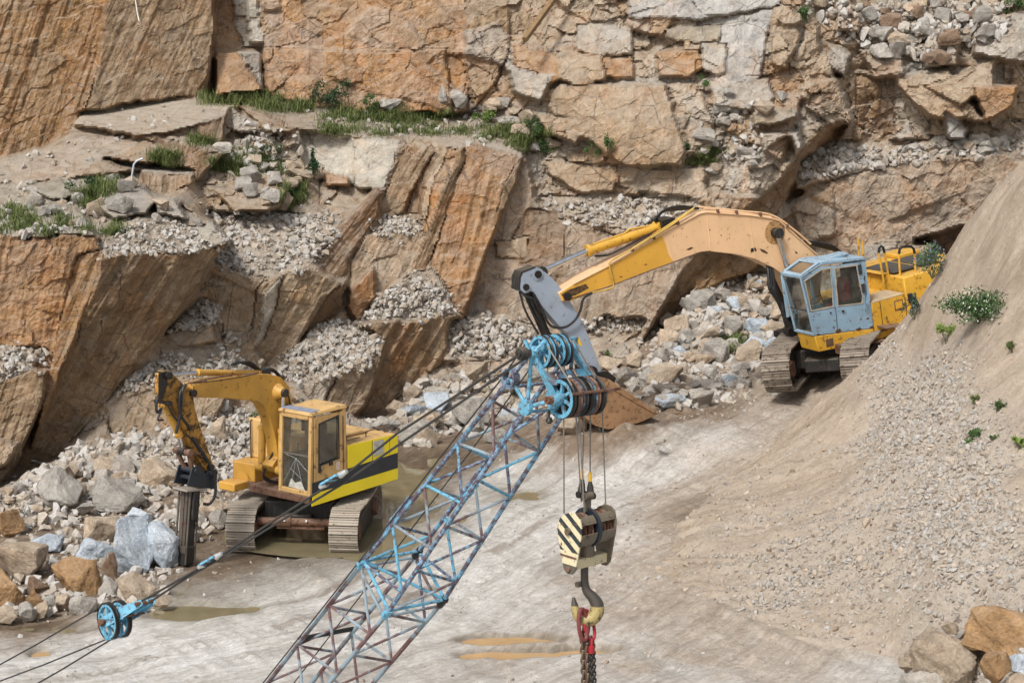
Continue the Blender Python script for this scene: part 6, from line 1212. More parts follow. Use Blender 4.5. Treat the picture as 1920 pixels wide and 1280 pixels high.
    hs = spline(hk_ := [np.array([u, v, r*1000]) for (u, v), r in zip(hk, rr)], 5); m = MB(); m.tube([L(P(q[0], q[1], dh)) for q in hs], [q[2]/1000 for q in hs], 14)
    hm = N('hook_two_tone'); ps = hm.n('SeparateXYZ'); hm.l(hm.coord('Object'), ps.inputs[0]); nn = hm.noise(hm.coord('Object'), 14, 7, .7); zmid = L(P(1110, 1134, dh))[2]
    cc = hm.mix(hm.math('MULTIPLY', hm.math('LESS_THAN', ps.outputs[2], zmid), hm.ramp(nn, .40, .50)), (.05, .042, .033), (.34, .265, .10)); cc = hm.mix(hm.ramp(nn, .6, .7), cc, (.11, .06, .03))
    m.build('hook', hm.done(cc, .5, hm.bump(nn, .006, .5)), root, ang=60)
    m = MB(); m.obox(L(P(1085.5, 1095, dh)), (.045, 0, 0), (0, .03, 0), (0, 0, .03)); m.build('latch_lug', DIRTY, root, bevel=.006)
    return cy, cz
hcy, hcz = hook_block()
G2 = 'hoist ropes between boom head and hook block'
w_ = lambda x, y, z: np.array(HB @ Vector((x, y, z)))
for (u, v, d), e, lab in [((1057, 775, 24.45), P(1057.5, 962, 25.0), 'leftmost hoist rope, dropping to the striped cheek plate'), ((1085, 780, 24.6), P(1097, 985, 24.92), 'hoist rope slanting down to the left sheave of the hook block'),
    ((1129, 772, 24.95), P(1137, 985, 25.2), 'rightmost hoist rope, dropping to the right sheave of the hook block'), ((1079, 780, 24.55), P(1090, 940, 25.0), 'hoist rope passing just left of the rope sockets'),
    ((1096, 776, 24.7), P(1092, 884, 25.0), 'hoist rope ending in the left rope socket'), ((1107, 774, 24.8), P(1106.5, 890, 25.05), 'hoist rope ending in the right rope socket')]:
    rope('hoist_rope', [P(u, v-14, d), e], .0105, GREYROPE, lab, G2)
def socket(u0, v0, u1, v1, d, lab):
    r = thing('rope_socket', lab, 'rope socket', P(u1, v1, d), 'wedge sockets above the hook block'); m = MB(); a, b = P(u0, v0, d), P(u1, v1, d); m.tube([a, lerp(a, b, .35), b], [.022, .042, .055], 10); m.build('socket_body', DARK, r, world=True)
    m = MB(); m.tube([P(u0, v0-17, d), a], .022, 8); m.build('yellow_band', YTAG, r, world=True); m = MB(); m.cyl(b, axl, .045, .12, 12); m.tube([b, P(1100, 938, 25.06)], .04, 10); m.build('pin', GREASE, r, world=True)
socket(1092, 898, 1090, 926, 25.0, 'left dark wedge socket with a yellow band above the hook block'); socket(1106.5, 902, 1107, 930, 25.05, 'right dark wedge socket with a yellow band above the hook block')
def chain_sling():
    r = thing('chain_sling', 'rusty chain sling with red links hanging in the crane hook', 'chain', P(1100, 1150, 25.1)); dh = 25.1
    def oval(cu, v0, v1, wpx, rad, mat, nm, tilt=0.0, dd=0):
        m = MB(); n = 26; m.tube([P(cu+wpx*math.cos(t)+tilt*math.sin(t), (v0+v1)/2+(v1-v0)/2*math.sin(t), dh+dd+.05*math.cos(t)) for t in np.linspace(0, 2*math.pi, n+1)], rad, 8, caps=False); m.build(nm, mat, r, world=True)
    oval(1093, 1141, 1200, 8, .028, paint('maroon_master_link', (.16, .035, .035), .5, .15, .5), 'master_link', 2, -.07); oval(1104, 1143, 1199, 9, .022, REDP, 'red_link', 6, .02); oval(1099, 1150, 1204, 5, .018, CHAIN, 'inner_link', -3, .06)
    for cu, top, sz, rad, nm in ((1092, 1190, 11, .016, 0), (1100, 1196, 11, .016, 0), (1108, 1196, 7.5, .011, 1), (1112, 1204, 7.5, .011, 1), (1105, 1206, 7.5, .011, 1)):
        m = MB(); v = top; i = 0
        while v < 1410:
            n = 14; q = []
            for t in np.linspace(0, 2*math.pi, n+1):
                a, b = math.cos(t), math.sin(t); wx = sz*.36*a*(.95 if i % 2 else .30); wz = .030*(sz/11)*a*(.3 if i % 2 else .95); q.append(P(cu+(v-1190)*.035+wx, v+sz*.62*b, dh+wz))
            m.tube(q, rad, 6, caps=False); v += sz*.86; i += 1
        m.build('chain_strand', CHAIN if nm == 0 else DARK, r, world=True)
    m = MB(); m.cyl(P(1109, 1217, dh-.03), (0, 0, 1), .04, .09, 12); m.tube([P(1110, 1196, dh-.03), P(1109, 1216, dh-.03)], .02, 8); m.build('red_clevis', REDP, r, world=True)
chain_sling()
# ------------------------------------------------------------------ pendant ropes and the bridle pulley
pa = upL-axl*.12; pb = P(266, 1126, 28.95)
def along(u, v, f, d0, d1): return P(u, v, d0+(d1-d0)*f)
rA = [pa, P(745, 812, 25.8), P(650, 888, 26.4), P(540, 958, 27.1), P(415, 1040, 28.0), P(340, 1084, 28.5), pb]
rB = [pa+np.array([.02, -.05, -.07]), P(755, 828, 25.8), P(640, 908, 26.5), P(500, 992, 27.4), P(415, 1045, 28.0), P(345, 1086, 28.5), pb+np.array([.05, 0, -.06])]
G3 = 'pendant ropes holding the boom'
rope('pendant_rope', rA, .017, ROPE, 'upper thick dark pendant rope running from the boom head to the blue pulley', G3, n=8); rope('pendant_rope', rB, .017, ROPE, 'lower thick dark pendant rope running from the boom head to the blue pulley', G3, n=8)
def connector(c0, c1, lab, w=.05):
    r = thing('rope_connector', lab, 'rope connector', c0); d = (c1-c0)/np.linalg.norm(c1-c0); L = np.linalg.norm(c1-c0)
    m = MB(); m.tube([c0, c0+d*L*.25], [.03, .05], 10); m.tube([c1-d*L*.25, c1], [.05, .03], 10); m.build('rope_ferrule', ALLOY, r, world=True)
    m = MB()
    for s in (-1, 1): m.bar(c0+d*L*.2+axl*s*w, c1-d*L*.2+axl*s*w, .03, .11, axl)
    m.build('link_plate', BLUE2, r, world=True, bevel=.004); m = MB()
    for t in (.36, .64): m.cyl(c0+d*L*t, axl, .03, w*3, 10)
    m.build('link_pin', BROWNM, r, world=True)
connector(P(600, 913, 26.6), P(650, 883, 26.3), 'pale and blue rope connector on the upper pendant in front of the cab'); connector(P(372, 1063, 28.2), P(416, 1037, 27.95), 'small blue rope connector on the pendants in front of the chisel', .03)
def bridle_pulley():
    c = P(197, 1165, 29.15); r = thing('bridle_pulley', 'sky blue double pulley block at the end of the pendant ropes, lower left', 'pulley', c); ax = axl; d = pb-c; d = d/np.linalg.norm(d)
    for s in (.06, .26):
        m = MB(); spoked(m, c+ax*s, ax, .275, .06, 6); o = m.build('pulley_wheel', BLUE2, r, world=True); q = MB(); q.lathe(c+ax*s, ax, [(-.032, .255), (-.036, .283), (-.024, .283), (-.01, .262), (.01, .262), (.024, .283), (.036, .283), (.032, .255)], 34); q.build('worn_rim', GREASE, o, world=True)
    m = MB(); m.tube([c-ax*.07, c+ax*.36], .04, 12); m.cyl(c-ax*.07, ax, .06, .05, 8); m.build('axle', BROWNM, r, world=True)
    pr = np.cross(ax, d)
    for s in (-.02, .15, .33):
        m = MB(); q = [c+ax*s-d*.07-pr*.09, c+ax*s-d*.07+pr*.09, c+ax*s+d*.34+pr*.10, c+ax*(s*.6+.06)+d*.64+pr*.05, c+ax*(s*.6+.06)+d*.64-pr*.05, c+ax*s+d*.34-pr*.10]; m.prism(q, ax*.016); m.build('cheek_plate', BLUE2, r, world=True, bevel=.004)
    m = MB(); m.tube([c+d*.60-ax*.02, c+d*.60+ax*.3], .03, 10); m.tube([c+d*.34+pr*.09, c+d*.34+pr*.09+ax*.34], .018, 8); m.build('cross_pins', BROWNM, r, world=True)
    m = MB(); q0 = c+ax*-.03; m.bar(q0+pr*.30-d*.05, q0+pr*.02-d*.02, .012, .03, ax); m.bar(q0+pr*.30-d*.05, q0+pr*.30-d*.05+ax*.36, .03, .012); m.bar(q0+d*.02-pr*.05, q0+d*.34+pr*.12, .012, .03, ax); m.build('rope_keeper', BLUE2, r, world=True)
    for (u, v, dd), (u2, v2, d2), lab in [((179, 1143, 29.3), (-40, 1267, 31.0), 'dark rope leaving the top of the blue pulley to the lower left'), ((206, 1195, 29.2), (-40, 1291, 31.0), 'dark rope leaving the bottom of the blue pulley, the upper of the two'), ((210, 1197, 29.35), (20, 1309, 31.0), 'dark rope leaving the bottom of the blue pulley, the lower of the two')]:
        rope('luffing_rope', [P(u, v, dd), P((u+u2)/2, (v+v2)/2+2, (dd+d2)/2), P(u2, v2, d2)], .0135, ROPE, lab, 'luffing ropes at the blue pulley')
bridle_pulley()
# ------------------------------------------------------------------ loose stone
RNG = np.random.default_rng(7); random.seed(5)
def hull_pts(n, rng, box=.55):
    p = rng.normal(size=(n, 3)); p /= np.linalg.norm(p, axis=1)[:, None]
    c = p/np.abs(p).max(1)[:, None]
    return p*(1-box)+c*box*.8
def hull_mesh(n, rng, box=.55):
    bm = bmesh.new()
    for q in hull_pts(n, rng, box): bm.verts.new(q)
    r = bmesh.ops.convex_hull(bm, input=bm.verts)
    for v in [v for v in bm.verts if not v.link_faces]: bm.verts.remove(v)
    bmesh.ops.recalc_face_normals(bm, faces=bm.faces)
    return bm
TEMPL = []
for i in range(14):
    bm = hull_mesh(11+i % 5, RNG, .3+.05*(i % 6)); bmesh.ops.triangulate(bm, faces=bm.faces); bm.verts.index_update()
    TEMPL.append((np.array([v.co[:] for v in bm.verts]), np.array([[v.index for v in f.verts] for f in bm.faces]))); bm.free()
def rand_rot(n, rng):
    q = rng.normal(size=(n, 4)); q /= np.linalg.norm(q, axis=1)[:, None]; w, x, y, z = q.T
    return np.stack([np.stack([1-2*(y*y+z*z), 2*(x*y-z*w), 2*(x*z+y*w)], -1), np.stack([2*(x*y+z*w), 1-2*(x*x+z*z), 2*(y*z-x*w)], -1), np.stack([2*(x*z-y*w), 2*(y*z+x*w), 1-2*(x*x+y*y)], -1)], 1)
def stones(name, pts, size, mat, label, cat, flatz=.65):
    pts = np.asarray(pts); n = len(pts); rng = RNG
    R = rand_rot(n, rng); S = size[:, None]*np.stack([rng.uniform(.7, 1.3, n), rng.uniform(.6, 1, n), rng.uniform(flatz-.2, flatz+.2, n)], -1)*.5
    kind = rng.integers(0, len(TEMPL), n); rn = rng.random(n)
    Vs, Fs, Rs, off = [], [], [], 0
    for k, (tv, tf) in enumerate(TEMPL):
        m = np.where(kind == k)[0]
        if not len(m): continue
        X = np.einsum('nij,nkj->nki', R[m], tv[None]*S[m][:, None, :])+pts[m][:, None, :]
        Vs.append(X.reshape(-1, 3)); Fs.append((tf[None]+(np.arange(len(m))*len(tv))[:, None, None]+off).reshape(-1, 3)); Rs.append(np.repeat(rn[m], len(tv))); off += len(m)*len(tv)
    V = np.concatenate(Vs); o0 = np.array([V[:, 0].mean(), V[:, 1].mean(), V[:, 2].min()])
    me = np_mesh(name, V-o0, np.concatenate(Fs), mat, False, dict(rnd=np.concatenate(Rs)))
    o = link(name, me); o.location = Vector(o0)
    return tag(o, label, cat, kind='stuff')
def in_poly_pts(poly, n, rng):
    q = np.array([p[:2] for p in poly], float); lo, hi = q.min(0), q.max(0); out = np.zeros((0, 2))
    while len(out) < n:
        s = rng.uniform(lo, hi, (n*3, 2)); out = np.r_[out, s[inpoly(poly, s[:, 0], s[:, 1])]]
    return out[:n]
def floor_d(u, v):
    d = np.full(np.shape(u), 45.)
    for _ in range(12):
        x = d*(u-960)/F; y = d*(Fv[1]+Uv[1]*(640-v)/F); z = ground_z(x, y)
        d = (HC-z)/(-(Fv[2]+Uv[2]*(640-v)/F))
    return d
def surf_d(u, v):
    u = np.asarray(u, float); v = np.asarray(v, float)
    return np.minimum(cliff_d(u, v), np.where(v > 560, floor_d(u, np.maximum(v, 560)), 1e9))
def heap(poly, n, s0, s1, label, mat=None, lift=.12):
    q0 = in_poly_pts(poly, n, RNG); q = q0+RNG.normal(size=q0.shape)*np.array([15, 9])*(RNG.random((n, 1)) < .5); d = surf_d(q[:, 0], q[:, 1])
    lay = (np.abs(q-q0).sum(1) == 0) | (surf_d(q[:, 0], q[:, 1]-9)-surf_d(q[:, 0], q[:, 1]+9) > .12)   # stones stay only where they can lie
    ok = lay & (RNG.random(n) < .30+.9*sstep(-.35, .15, fbm(q[:, 0]/34, q[:, 1]/22, int(poly[0][0])+9, 3))); q = q[ok]; d = d[ok]; n = len(q)
    size = s0*.8+(s1*1.25-s0)*RNG.random(n)**3.2
    d = d-RNG.random(n)*lift-size*.15
    pts = Cv+d[:, None]*(Fv+Rv*((q[:, 0]-960)/F)[:, None]+Uv*((640-q[:, 1])/F)[:, None])
    return stones('rubble_heap', pts, size, mat or RUBBLE, label, 'rubble')
HEAPS = [
 ([(196,446),(262,414),(330,408),(372,440),(400,462),(350,478),(260,474),(192,486)], 900, .06,.20, 'bed of pale chippings on top of the streaked overhanging slab at left'),
 ([(388,398),(480,396),(640,404),(640,438),(604,480),(572,506),(500,522),(400,494),(416,440)], 2600, .06,.26, 'broad slope of pale broken stone in the middle of the cliff face'),
 ([(692,412),(746,404),(794,426),(780,440),(700,440)], 420, .06,.2, 'small pocket of pale chippings between two leaning brown slabs'),
 ([(680,600),(700,562),(752,526),(800,520),(846,556),(858,584),(760,596)], 1500, .06,.22, 'pale chippings heaped at the foot of the big orange slab'),
 ([(522,700),(546,650),(600,606),(650,600),(720,640),(690,698),(640,700),(560,724)], 1900, .06,.24, 'grey chippings spilling down just above the yellow breaker excavator boom'),
 ([(842,604),(900,592),(1005,612),(1000,650),(950,672),(850,660)], 1100, .06,.28, 'line of grey rubble below the smooth brown wall, left of the grey excavator arm'),
 ([(1080,604),(1130,592),(1210,596),(1200,620),(1110,626)], 350, .06,.24, 'thin strip of rubble right of the grey excavator arm'),
 ([(318,616),(380,560),(416,574),(414,604),(360,618)], 560, .06,.2, 'small pocket of chippings in a notch above the left excavator'),
 ([(408,640),(420,620),(452,640),(440,668),(410,664)], 160, .06,.18, 'tiny pocket of chippings on a tan ledge'),
 ([(212,744),(262,692),(330,656),(384,690),(440,660),(476,690),(430,738),(376,704),(300,706)], 1400, .06,.24, 'grey chippings on the ledge directly behind the breaker excavator arm'),
 ([(0,652),(84,652),(88,668),(50,694),(0,716)], 480, .06,.22, 'pocket of grey chippings in the notch at the left edge'),
 ([(0,925),(60,884),(150,842),(260,808),(330,880),(320,920),(200,960),(60,960),(0,980)], 2600, .07,.36, 'talus of grey broken stone at the foot of the streaked slab at left'),
 ([(330,880),(300,810),(420,760),(470,770),(480,900),(430,960),(360,960)], 2000, .06,.30, 'talus of small broken stone behind the breaker excavator'),
 ([(0,960),(200,950),(330,930),(440,950),(330,1060),(300,1140),(0,1150)], 1700, .07,.40, 'broken stone filling the gaps between the big boulders at lower left'),
 ([(690,790),(780,715),(960,680),(1090,670),(1130,720),(1060,770),(900,800),(740,836)], 1900, .07,.42, 'rubble along the cliff foot behind the blue lattice boom'),
 ([(1140,700),(1230,620),(1300,540),(1480,510),(1510,640),(1420,720),(1380,760),(1240,760)], 3000, .07,.45, 'rubble at the cliff foot left of the big excavator'),
 ([(1500,306),(1560,272),(1640,280),(1780,268),(1920,262),(1920,276),(1780,294),(1610,318),(1510,340)], 1500, .07,.34, 'rubble strewn along the ledge at far right'),
 ([(1500,0),(1900,0),(1890,60),(1740,120),(1640,90),(1560,60)], 1300, .09,.42, 'loose rubble lying in the gully at the top right corner'),
 ([(1010,382),(1160,366),(1300,384),(1310,430),(1160,424),(1040,402)], 1000, .06,.26, 'chippings along the ledge above the smooth brown wall'),
 ([(1340,200),(1420,190),(1440,250),(1420,300),(1340,300)], 420, .06,.30, 'chippings in the broken bay of the right hand face'),
 ([(440,220),(560,250),(560,330),(430,330)], 420, .06,.34, 'stones scattered over the broken bench in the middle left'),
 ([(580,206),(880,220),(1000,260),(990,288),(840,262),(600,246)], 260, .05,.26, 'stones lying in the grass of the upper bench'),
 ([(0,380),(180,390),(180,436),(0,440)], 300, .05,.28, 'stones among the grass on the left bench'),
 ([(150,214),(370,190),(440,206),(300,246),(160,240)], 90, .05,.22, 'few flat stones lying on the upper step below the stained slab'),
 ([(0,306),(120,262),(250,262),(150,320),(0,360)], 110, .05,.24, 'few flat stones lying on the lower pink step below the stained slab'),
]
for poly, n, s0, s1, lab in HEAPS: heap(poly, int(n*.8), s0, s1, lab)

# pebbles on the mound and the floor
def mound_pebbles():
    n = 120000
    x = RNG.uniform(1.0, 12.5, n); y = RNG.uniform(29.5, 48, n); z = mound_z(x, y)
    ok = z > ground_z(x, y)-.05; x, y, z = x[ok], y[ok], z[ok]
    q = np.stack([x, y, z], -1)-Cv; dd = q@Fv; pu = 960+F*(q@Rv)/dd; pv = 640-F*(q@Uv)/dd
    g = gravel_density(pu, pv, x, y)
    ok = (RNG.random(len(x)) < .03+1.0*np.clip(g-.12, 0, 1)**1.3) & (pu < 1990) & (pv < 1330)
    x, y = x[ok], y[ok]; g = g[ok]; x, y, g = x[:42000], y[:42000], g[:42000]
    z = mound_full(x, y); s = (.026+.10*RNG.random(len(x))**2.6)*(.6+.7*g)
    stones('gravel', np.stack([x, y, z+s*.12], -1), s, PEBBLE, 'loose tan and grey gravel strewn over the sandy mound on the right', 'gravel')
mound_pebbles()
def clods():
    n = 900; u = RNG.uniform(1180, 1800, n); v = RNG.uniform(820, 1230, n); x = RNG.uniform(2, 9, n); y = RNG.uniform(31, 46, n); z = mound_full(x, y); ok = (z > ground_z(x, y)-.03) & (z < ground_z(x, y)+1.3)
    s = .05+.16*RNG.random(ok.sum())**3; stones('clods', np.stack([x[ok], y[ok], z[ok]], -1), s, CLOD, 'clods and half buried stones along the foot of the mound', 'clods')
CLOD = stone_material('earth_clod', (.36, .285, .215), (.44, .37, .30), (.26, .20, .145)); clods()
def floor_stones():
    q = np.r_[in_poly_pts([(880,870),(1100,800),(1500,740),(1560,752),(1200,1080),(1300,1180),(1760,1240),(1900,1290),(900,1290),(1000,1100)], 700, RNG),
              in_poly_pts([(1120,960),(1240,960),(1330,1130),(1100,1140)], 500, RNG), in_poly_pts([(1000,760),(1500,730),(1480,780),(1100,830)], 900, RNG),
              in_poly_pts([(0,1100),(400,1010),(700,1000),(760,820),(900,800),(700,1100),(300,1160),(0,1200)], 350, RNG), in_poly_pts([(0,1180),(800,1050),(900,1290),(0,1290)], 90, RNG)]
    d = floor_d(q[:, 0], q[:, 1]); pts = Cv+d[:, None]*(Fv+Rv*((q[:, 0]-960)/F)[:, None]+Uv*((640-q[:, 1])/F)[:, None])
    w, dz = ground_detail(pts[:, 0], pts[:, 1]); ok = w < .3
    pts = pts[ok]; pts[:, 2] = (ground_z(pts[:, 0], pts[:, 1])+dz[ok])
    g = np.r_[RNG.normal(size=(0, 2)), in_poly_pts([(0,1190),(560,1050),(900,880),(1500,740),(1700,800),(1300,1100),(1800,1290),(0,1290)], 9000, RNG)]
    d = floor_d(g[:, 0], g[:, 1]); p2 = Cv+d[:, None]*(Fv+Rv*((g[:, 0]-960)/F)[:, None]+Uv*((640-g[:, 1])/F)[:, None]); cl = fbm(p2[:, 0]/1.1, p2[:, 1]/1.6, 311, 4); w, dz = ground_detail(p2[:, 0], p2[:, 1]); ok = (cl > .02) & (w < .3); p2 = p2[ok]; p2[:, 2] = ground_z(p2[:, 0], p2[:, 1])+dz[ok]
    stones('grit', p2, .014+.04*RNG.random(len(p2))**2.5, PEBBLE, 'fine grit and chips strewn in drifts over the quarry floor', 'grit')
    s = .025+.14*RNG.random(len(pts))**5
    stones('gravel', pts, s, PEBBLE, 'stray stones lying about the muddy quarry floor', 'gravel')
floor_stones()

# ------------------------------------------------------------------ boulders: one mesh each
from mathutils import noise as mnoise
BC = dict(blu=(.54,.63,.73), gry=(.42,.40,.37), tan=(.49,.40,.305), ora=(.42,.26,.13), brn=(.29,.20,.14), wht=(.54,.51,.46))
def boulder(u0, v0, u1, v1, col, label, group=None, seed=None, dd=0.0, d=None, cat='boulder', rough=1.0, deep=.85):
    rng = np.random.default_rng(int(u0*7+v0*13+u1) if seed is None else seed)
    bm = hull_mesh(int(rng.integers(11, 17)), rng, rng.uniform(.2, .75))
    uc = (u0+u1)/2; vb = v1-.12*(v1-v0)
    if d is None: d = float(surf_d(uc, vb))+dd
    w = (u1-u0)*d/F; h = (v1-v0)*d/F
    co = np.array([v.co[:] for v in bm.verts]); lo, hi = co.min(0), co.max(0)
    co = (co-lo)/(hi-lo)-.5; co[:, 0] *= w; co[:, 2] *= h; co[:, 1] *= deep*(w*.6+h*.4)
    for v, q in zip(bm.verts, co): v.co = q
    sz = (w+h)/2
    bmesh.ops.dissolve_limit(bm, angle_limit=math.radians(8), verts=bm.verts, edges=bm.edges)
    if w > .25:
        bmesh.ops.bevel(bm, geom=list(bm.edges), offset=.028*sz, segments=1, affect='EDGES', profile=.6, clamp_overlap=True)
        bmesh.ops.triangulate(bm, faces=bm.faces)
        cuts = 2 if w < .7 else 5
        bmesh.ops.subdivide_edges(bm, edges=[e for e in bm.edges if e.calc_length() > .12*sz], cuts=cuts, use_grid_fill=True)
        for v in bm.verts:
            p = v.co*(3.2/sz)+Vector((seed or u0, v0, 0))
            v.co += v.normal*sz*rough*(.045*mnoise.fractal(p, .9, 2.1, 4)+.016*mnoise.noise(p*4))
    me = bpy.data.meshes.new('boulder'); bm.to_mesh(me); bm.free()
    a = me.attributes.new('col', 'FLOAT_COLOR', 'POINT'); c = BC[col]; k = rng.uniform(.88, 1.12)
    a.data.foreach_set('color', np.tile(np.array([c[0]*k, c[1]*k, c[2]*k, 1], np.float32), len(me.vertices)))
    me.materials.append(BOULDER)
    o = link('boulder', me); o.location = Vector(P(uc, (v0+v1)/2, d-.12*w))
    return tag(o, label, cat, group)
for b in [
 (64,876,151,958,'gry','pale grey boulder with a blue grey side, highest of the big ones at lower left'),
 (172,893,266,962,'gry','broad grey boulder lying on the talus left of the breaker hammer'),
 (262,856,338,920,'tan','tan slab tilted over a dark gap just left of the breaker hammer bracket'),
 (-22,955,46,1010,'ora','orange brown boulder cut by the left edge, above the large tan one'),
 (-24,1008,88,1088,'tan','large tan brown boulder at the left edge'),
 (56,1002,118,1036,'blu','flat blue grey rock lying behind the orange cube boulder'),
 (140,1006,222,1052,'blu','blue grey flat topped rock between the orange cube and the big pale blue boulder'),
 (214,965,290,1078,'blu','biggest pale blue boulder, the left half of the fresh broken pair beside the hammer'),
 (262,978,338,1072,'blu','pale blue broken boulder touching the hammer body'),
 (238,950,287,1000,'blu','small pale blue block perched behind the big blue pair'),
 (97,1040,194,1118,'ora','square orange boulder with a pale flat top'),
 (190,1036,222,1090,'brn','dark brown rock wedged right of the square orange boulder'),
 (-22,1060,50,1148,'ora','tall orange tan boulder at the left edge, lowest of its column'),
 (50,1076,94,1118,'brn','small brown rock wedged above the upright orange rock'),
 (44,1096,86,1142,'ora','upright small orange rock between boulders'),
 (216,1072,292,1130,'tan','orange tan boulder just above the blue pulley'),
 (286,1116,322,1140,'tan','small rounded tan stone at the puddle edge right of the pulley'),
 (156,968,226,1018,'tan','tan rock behind the blue grey flat topped rock'),
 (-6,1134,36,1168,'tan','pale stone at the left end of the front row'),(30,1126,70,1166,'gry','second stone of the front row, wide and grey'),
 (66,1126,92,1160,'tan','narrow tan stone in the front row below the upright orange rock'),(84,1114,108,1148,'gry','narrow upright grey stone leaning on the square orange boulder'),
 (104,1112,134,1148,'tan','squat tan stone under the left corner of the square orange boulder'),(132,1110,184,1152,'gry','wide pale grey stone under the square orange boulder'),
 (180,1080,222,1122,'gry','pale grey stone between the square orange boulder and the pulley'),
 (374,926,438,976,'tan','flat tan slab lying behind the breaker hammer, left of the left track'),
 (392,952,424,990,'gry','pale stone at the foot of the slab behind the hammer'),
 (178,848,212,890,'gry','grey block standing on the talus above the broad grey boulder'),(208,856,256,892,'gry','grey block lying right of the standing one on the talus'),(250,862,276,892,'gry','short upright grey stump of rock on the talus'),
 (310,700,360,760,'tan','tan block jutting from the ledge behind the breaker arm') if False else (395,775,425,830,'tan','tan block jutting from the talus behind the breaker excavator'),
 (752,718,793,753,'tan','tan block at the cliff foot above the yellow engine cover'),(796,736,842,782,'blu','blue grey block leaning at the cliff foot left of the boom'),(872,678,916,716,'tan','tan block behind the pendant ropes'),
 (846,742,918,812,'gry','large grey slab standing behind the upper end of the lattice boom'),(748,784,812,836,'gry','grey broken boulder right behind the yellow engine cover'),(695,780,752,812,'gry','flat grey rock peeping over the yellow engine cover'),
 (776,800,828,840,'tan','low tan rock at the water edge behind the boom'),(905,800,950,838,'gry','low grey rock behind the boom at the mud edge'),
 (1120,668,1168,696,'tan','flat tan block right of the grey arm'),(1172,656,1212,692,'tan','cube shaped tan block above the upright grey block'),(1155,686,1196,732,'gry','upright grey block just above the rusty bucket'),
 (1196,688,1234,732,'gry','sharp grey block right of the upright one'),(1210,684,1282,724,'tan','long tan slab lying over other blocks right of the bucket'),(1286,728,1324,752,'wht','pale wedge of stone in front of the heap'),
 (1354,702,1384,723,'blu','blue stone lying in the mud left of the big tracks'),(1378,638,1428,684,'tan','tan block beside the left track of the big excavator'),(1044,776,1102,822,'tan','tan boulder right under the crane sheaves'),
 (1225,738,1290,762,'blu','long flat blue grey slab in front of the heap'),(1258,770,1292,780,'brn','dark flat stone lying in the mud right of the bucket'),
 (1356,590,1394,630,'gry','angular grey block high in the heap with a dark left side'),(1394,596,1442,632,'blu','pale blue slab beside the cab of the big excavator'),(1422,602,1480,628,'tan','flat tan slab jutting under the cab window'),
 (1422,573,1456,604,'gry','squarish grey block above the flat tan slab'),(1405,622,1432,660,'gry','upright grey stump beside the left track'),(1430,628,1492,660,'blu','bluish block right behind the left track'),
 (1284,622,1320,652,'tan','tan block at the left foot of the heap'),(1240,640,1272,668,'gry','grey block near the left foot of the heap'),
 (1224,820,1250,834,'wht','flat white stone lying on the road'),
 (818,160,842,196,'gry','rounded grey boulder at the foot of the orange face'),(842,168,878,204,'gry','pale upright boulder beside the rounded one on the upper bench'),(768,190,822,214,'gry','low grey wedge of rock in the bench grass'),(712,186,756,208,'gry','grey flat rock in the grass below the orange face'),
 (398,266,436,288,'wht','pale loose block lying on the broken bench'),(566,320,586,340,'gry','small grey block below the dark bush'),
 (1798,48,1832,92,'gry','squared grey block at the top right'),(1410,204,1494,240,'olv','') if False else (1455,170,1480,190,'gry','small grey block on the right hand face'),
 (1760,960,1762,962,'tan','') if False else (1380,275,1420,300,'gry','grey loose block lying in the bay of the right hand face'),
]: boulder(*b[:4], b[4], b[5])
def boulder_field(poly, n, s0, s1, cols, label, group, asp=(.55, .95), dd=-.05):
    q = in_poly_pts(poly, n, RNG)
    for u, v in q:
        w = s0+(s1-s0)*RNG.random()**1.8; h = w*RNG.uniform(*asp)
        boulder(u-w/2, v-h/2, u+w/2, v+h/2, cols[int(RNG.integers(len(cols)))], label, group, seed=int(RNG.integers(1e6)), dd=dd)
boulder_field([(1230,640),(1300,550),(1480,515),(1500,600),(1440,640),(1300,700),(1230,690)], 62, 18, 56, ['gry','tan','gry','blu','tan'], 'angular block in the stone heap left of the pale blue cab', 'blocks in the heap left of the big excavator')
boulder_field([(1140,700),(1240,680),(1400,690),(1400,740),(1300,760),(1230,760)], 26, 16, 48, ['gry','tan','gry','wht'], 'block scattered between the rusty bucket and the left track of the large excavator', 'blocks between bucket and track')
boulder_field([(720,770),(790,710),(960,690),(1040,720),(1000,780),(850,830),(740,836)], 30, 18, 56, ['gry','tan','gry','wht','blu'], 'fallen block along the cliff foot behind the lattice boom', 'fallen blocks behind the lattice boom')
boulder_field([(0,930),(100,880),(260,830),(340,900),(330,960),(160,960),(60,990),(0,990)], 34, 18, 52, ['gry','tan','gry','tan'], 'rough block half sunk in the talus at the left, above the big boulders', 'blocks in the left talus')
boulder_field([(1520,0),(1740,0),(1900,10),(1860,70),(1740,120),(1640,100)], 42, 18, 46, ['gry','tan','gry','brn'], 'loose block lying in the gully at the top right corner', 'blocks in the top right gully', dd=-.1)
boulder_field([(60,345),(280,330),(330,390),(420,440),(260,410),(60,430)], 16, 20, 60, ['gry','gry','tan'], 'weathered grey block on the left bench among the grass', 'blocks on the left bench')
boulder_field([(440,250),(560,300),(600,370),(500,400),(440,340)], 20, 18, 52, ['tan','gry','tan'], 'loose block on the broken bench left of the pale drilled block', 'blocks on the middle bench')
boulder_field([(1680,262),(1900,250),(1900,276),(1680,296)], 14, 18, 42, ['gry','tan','wht'], 'loose block on the far right ledge above the smooth wall', 'blocks on the far right ledge')
boulder_field([(1300,180),(1440,160),(1440,300),(1310,330)], 16, 18, 50, ['gry','tan','gry'], 'loose block caught in the broken bay of the right hand face', 'blocks in the right hand bay')
boulder_field([(880,170),(1000,210),(1080,270),(1000,280),(900,220)], 14, 18, 44, ['tan','gry'], 'loose block at the right end of the grassy bench', 'blocks at the right end of the bench')

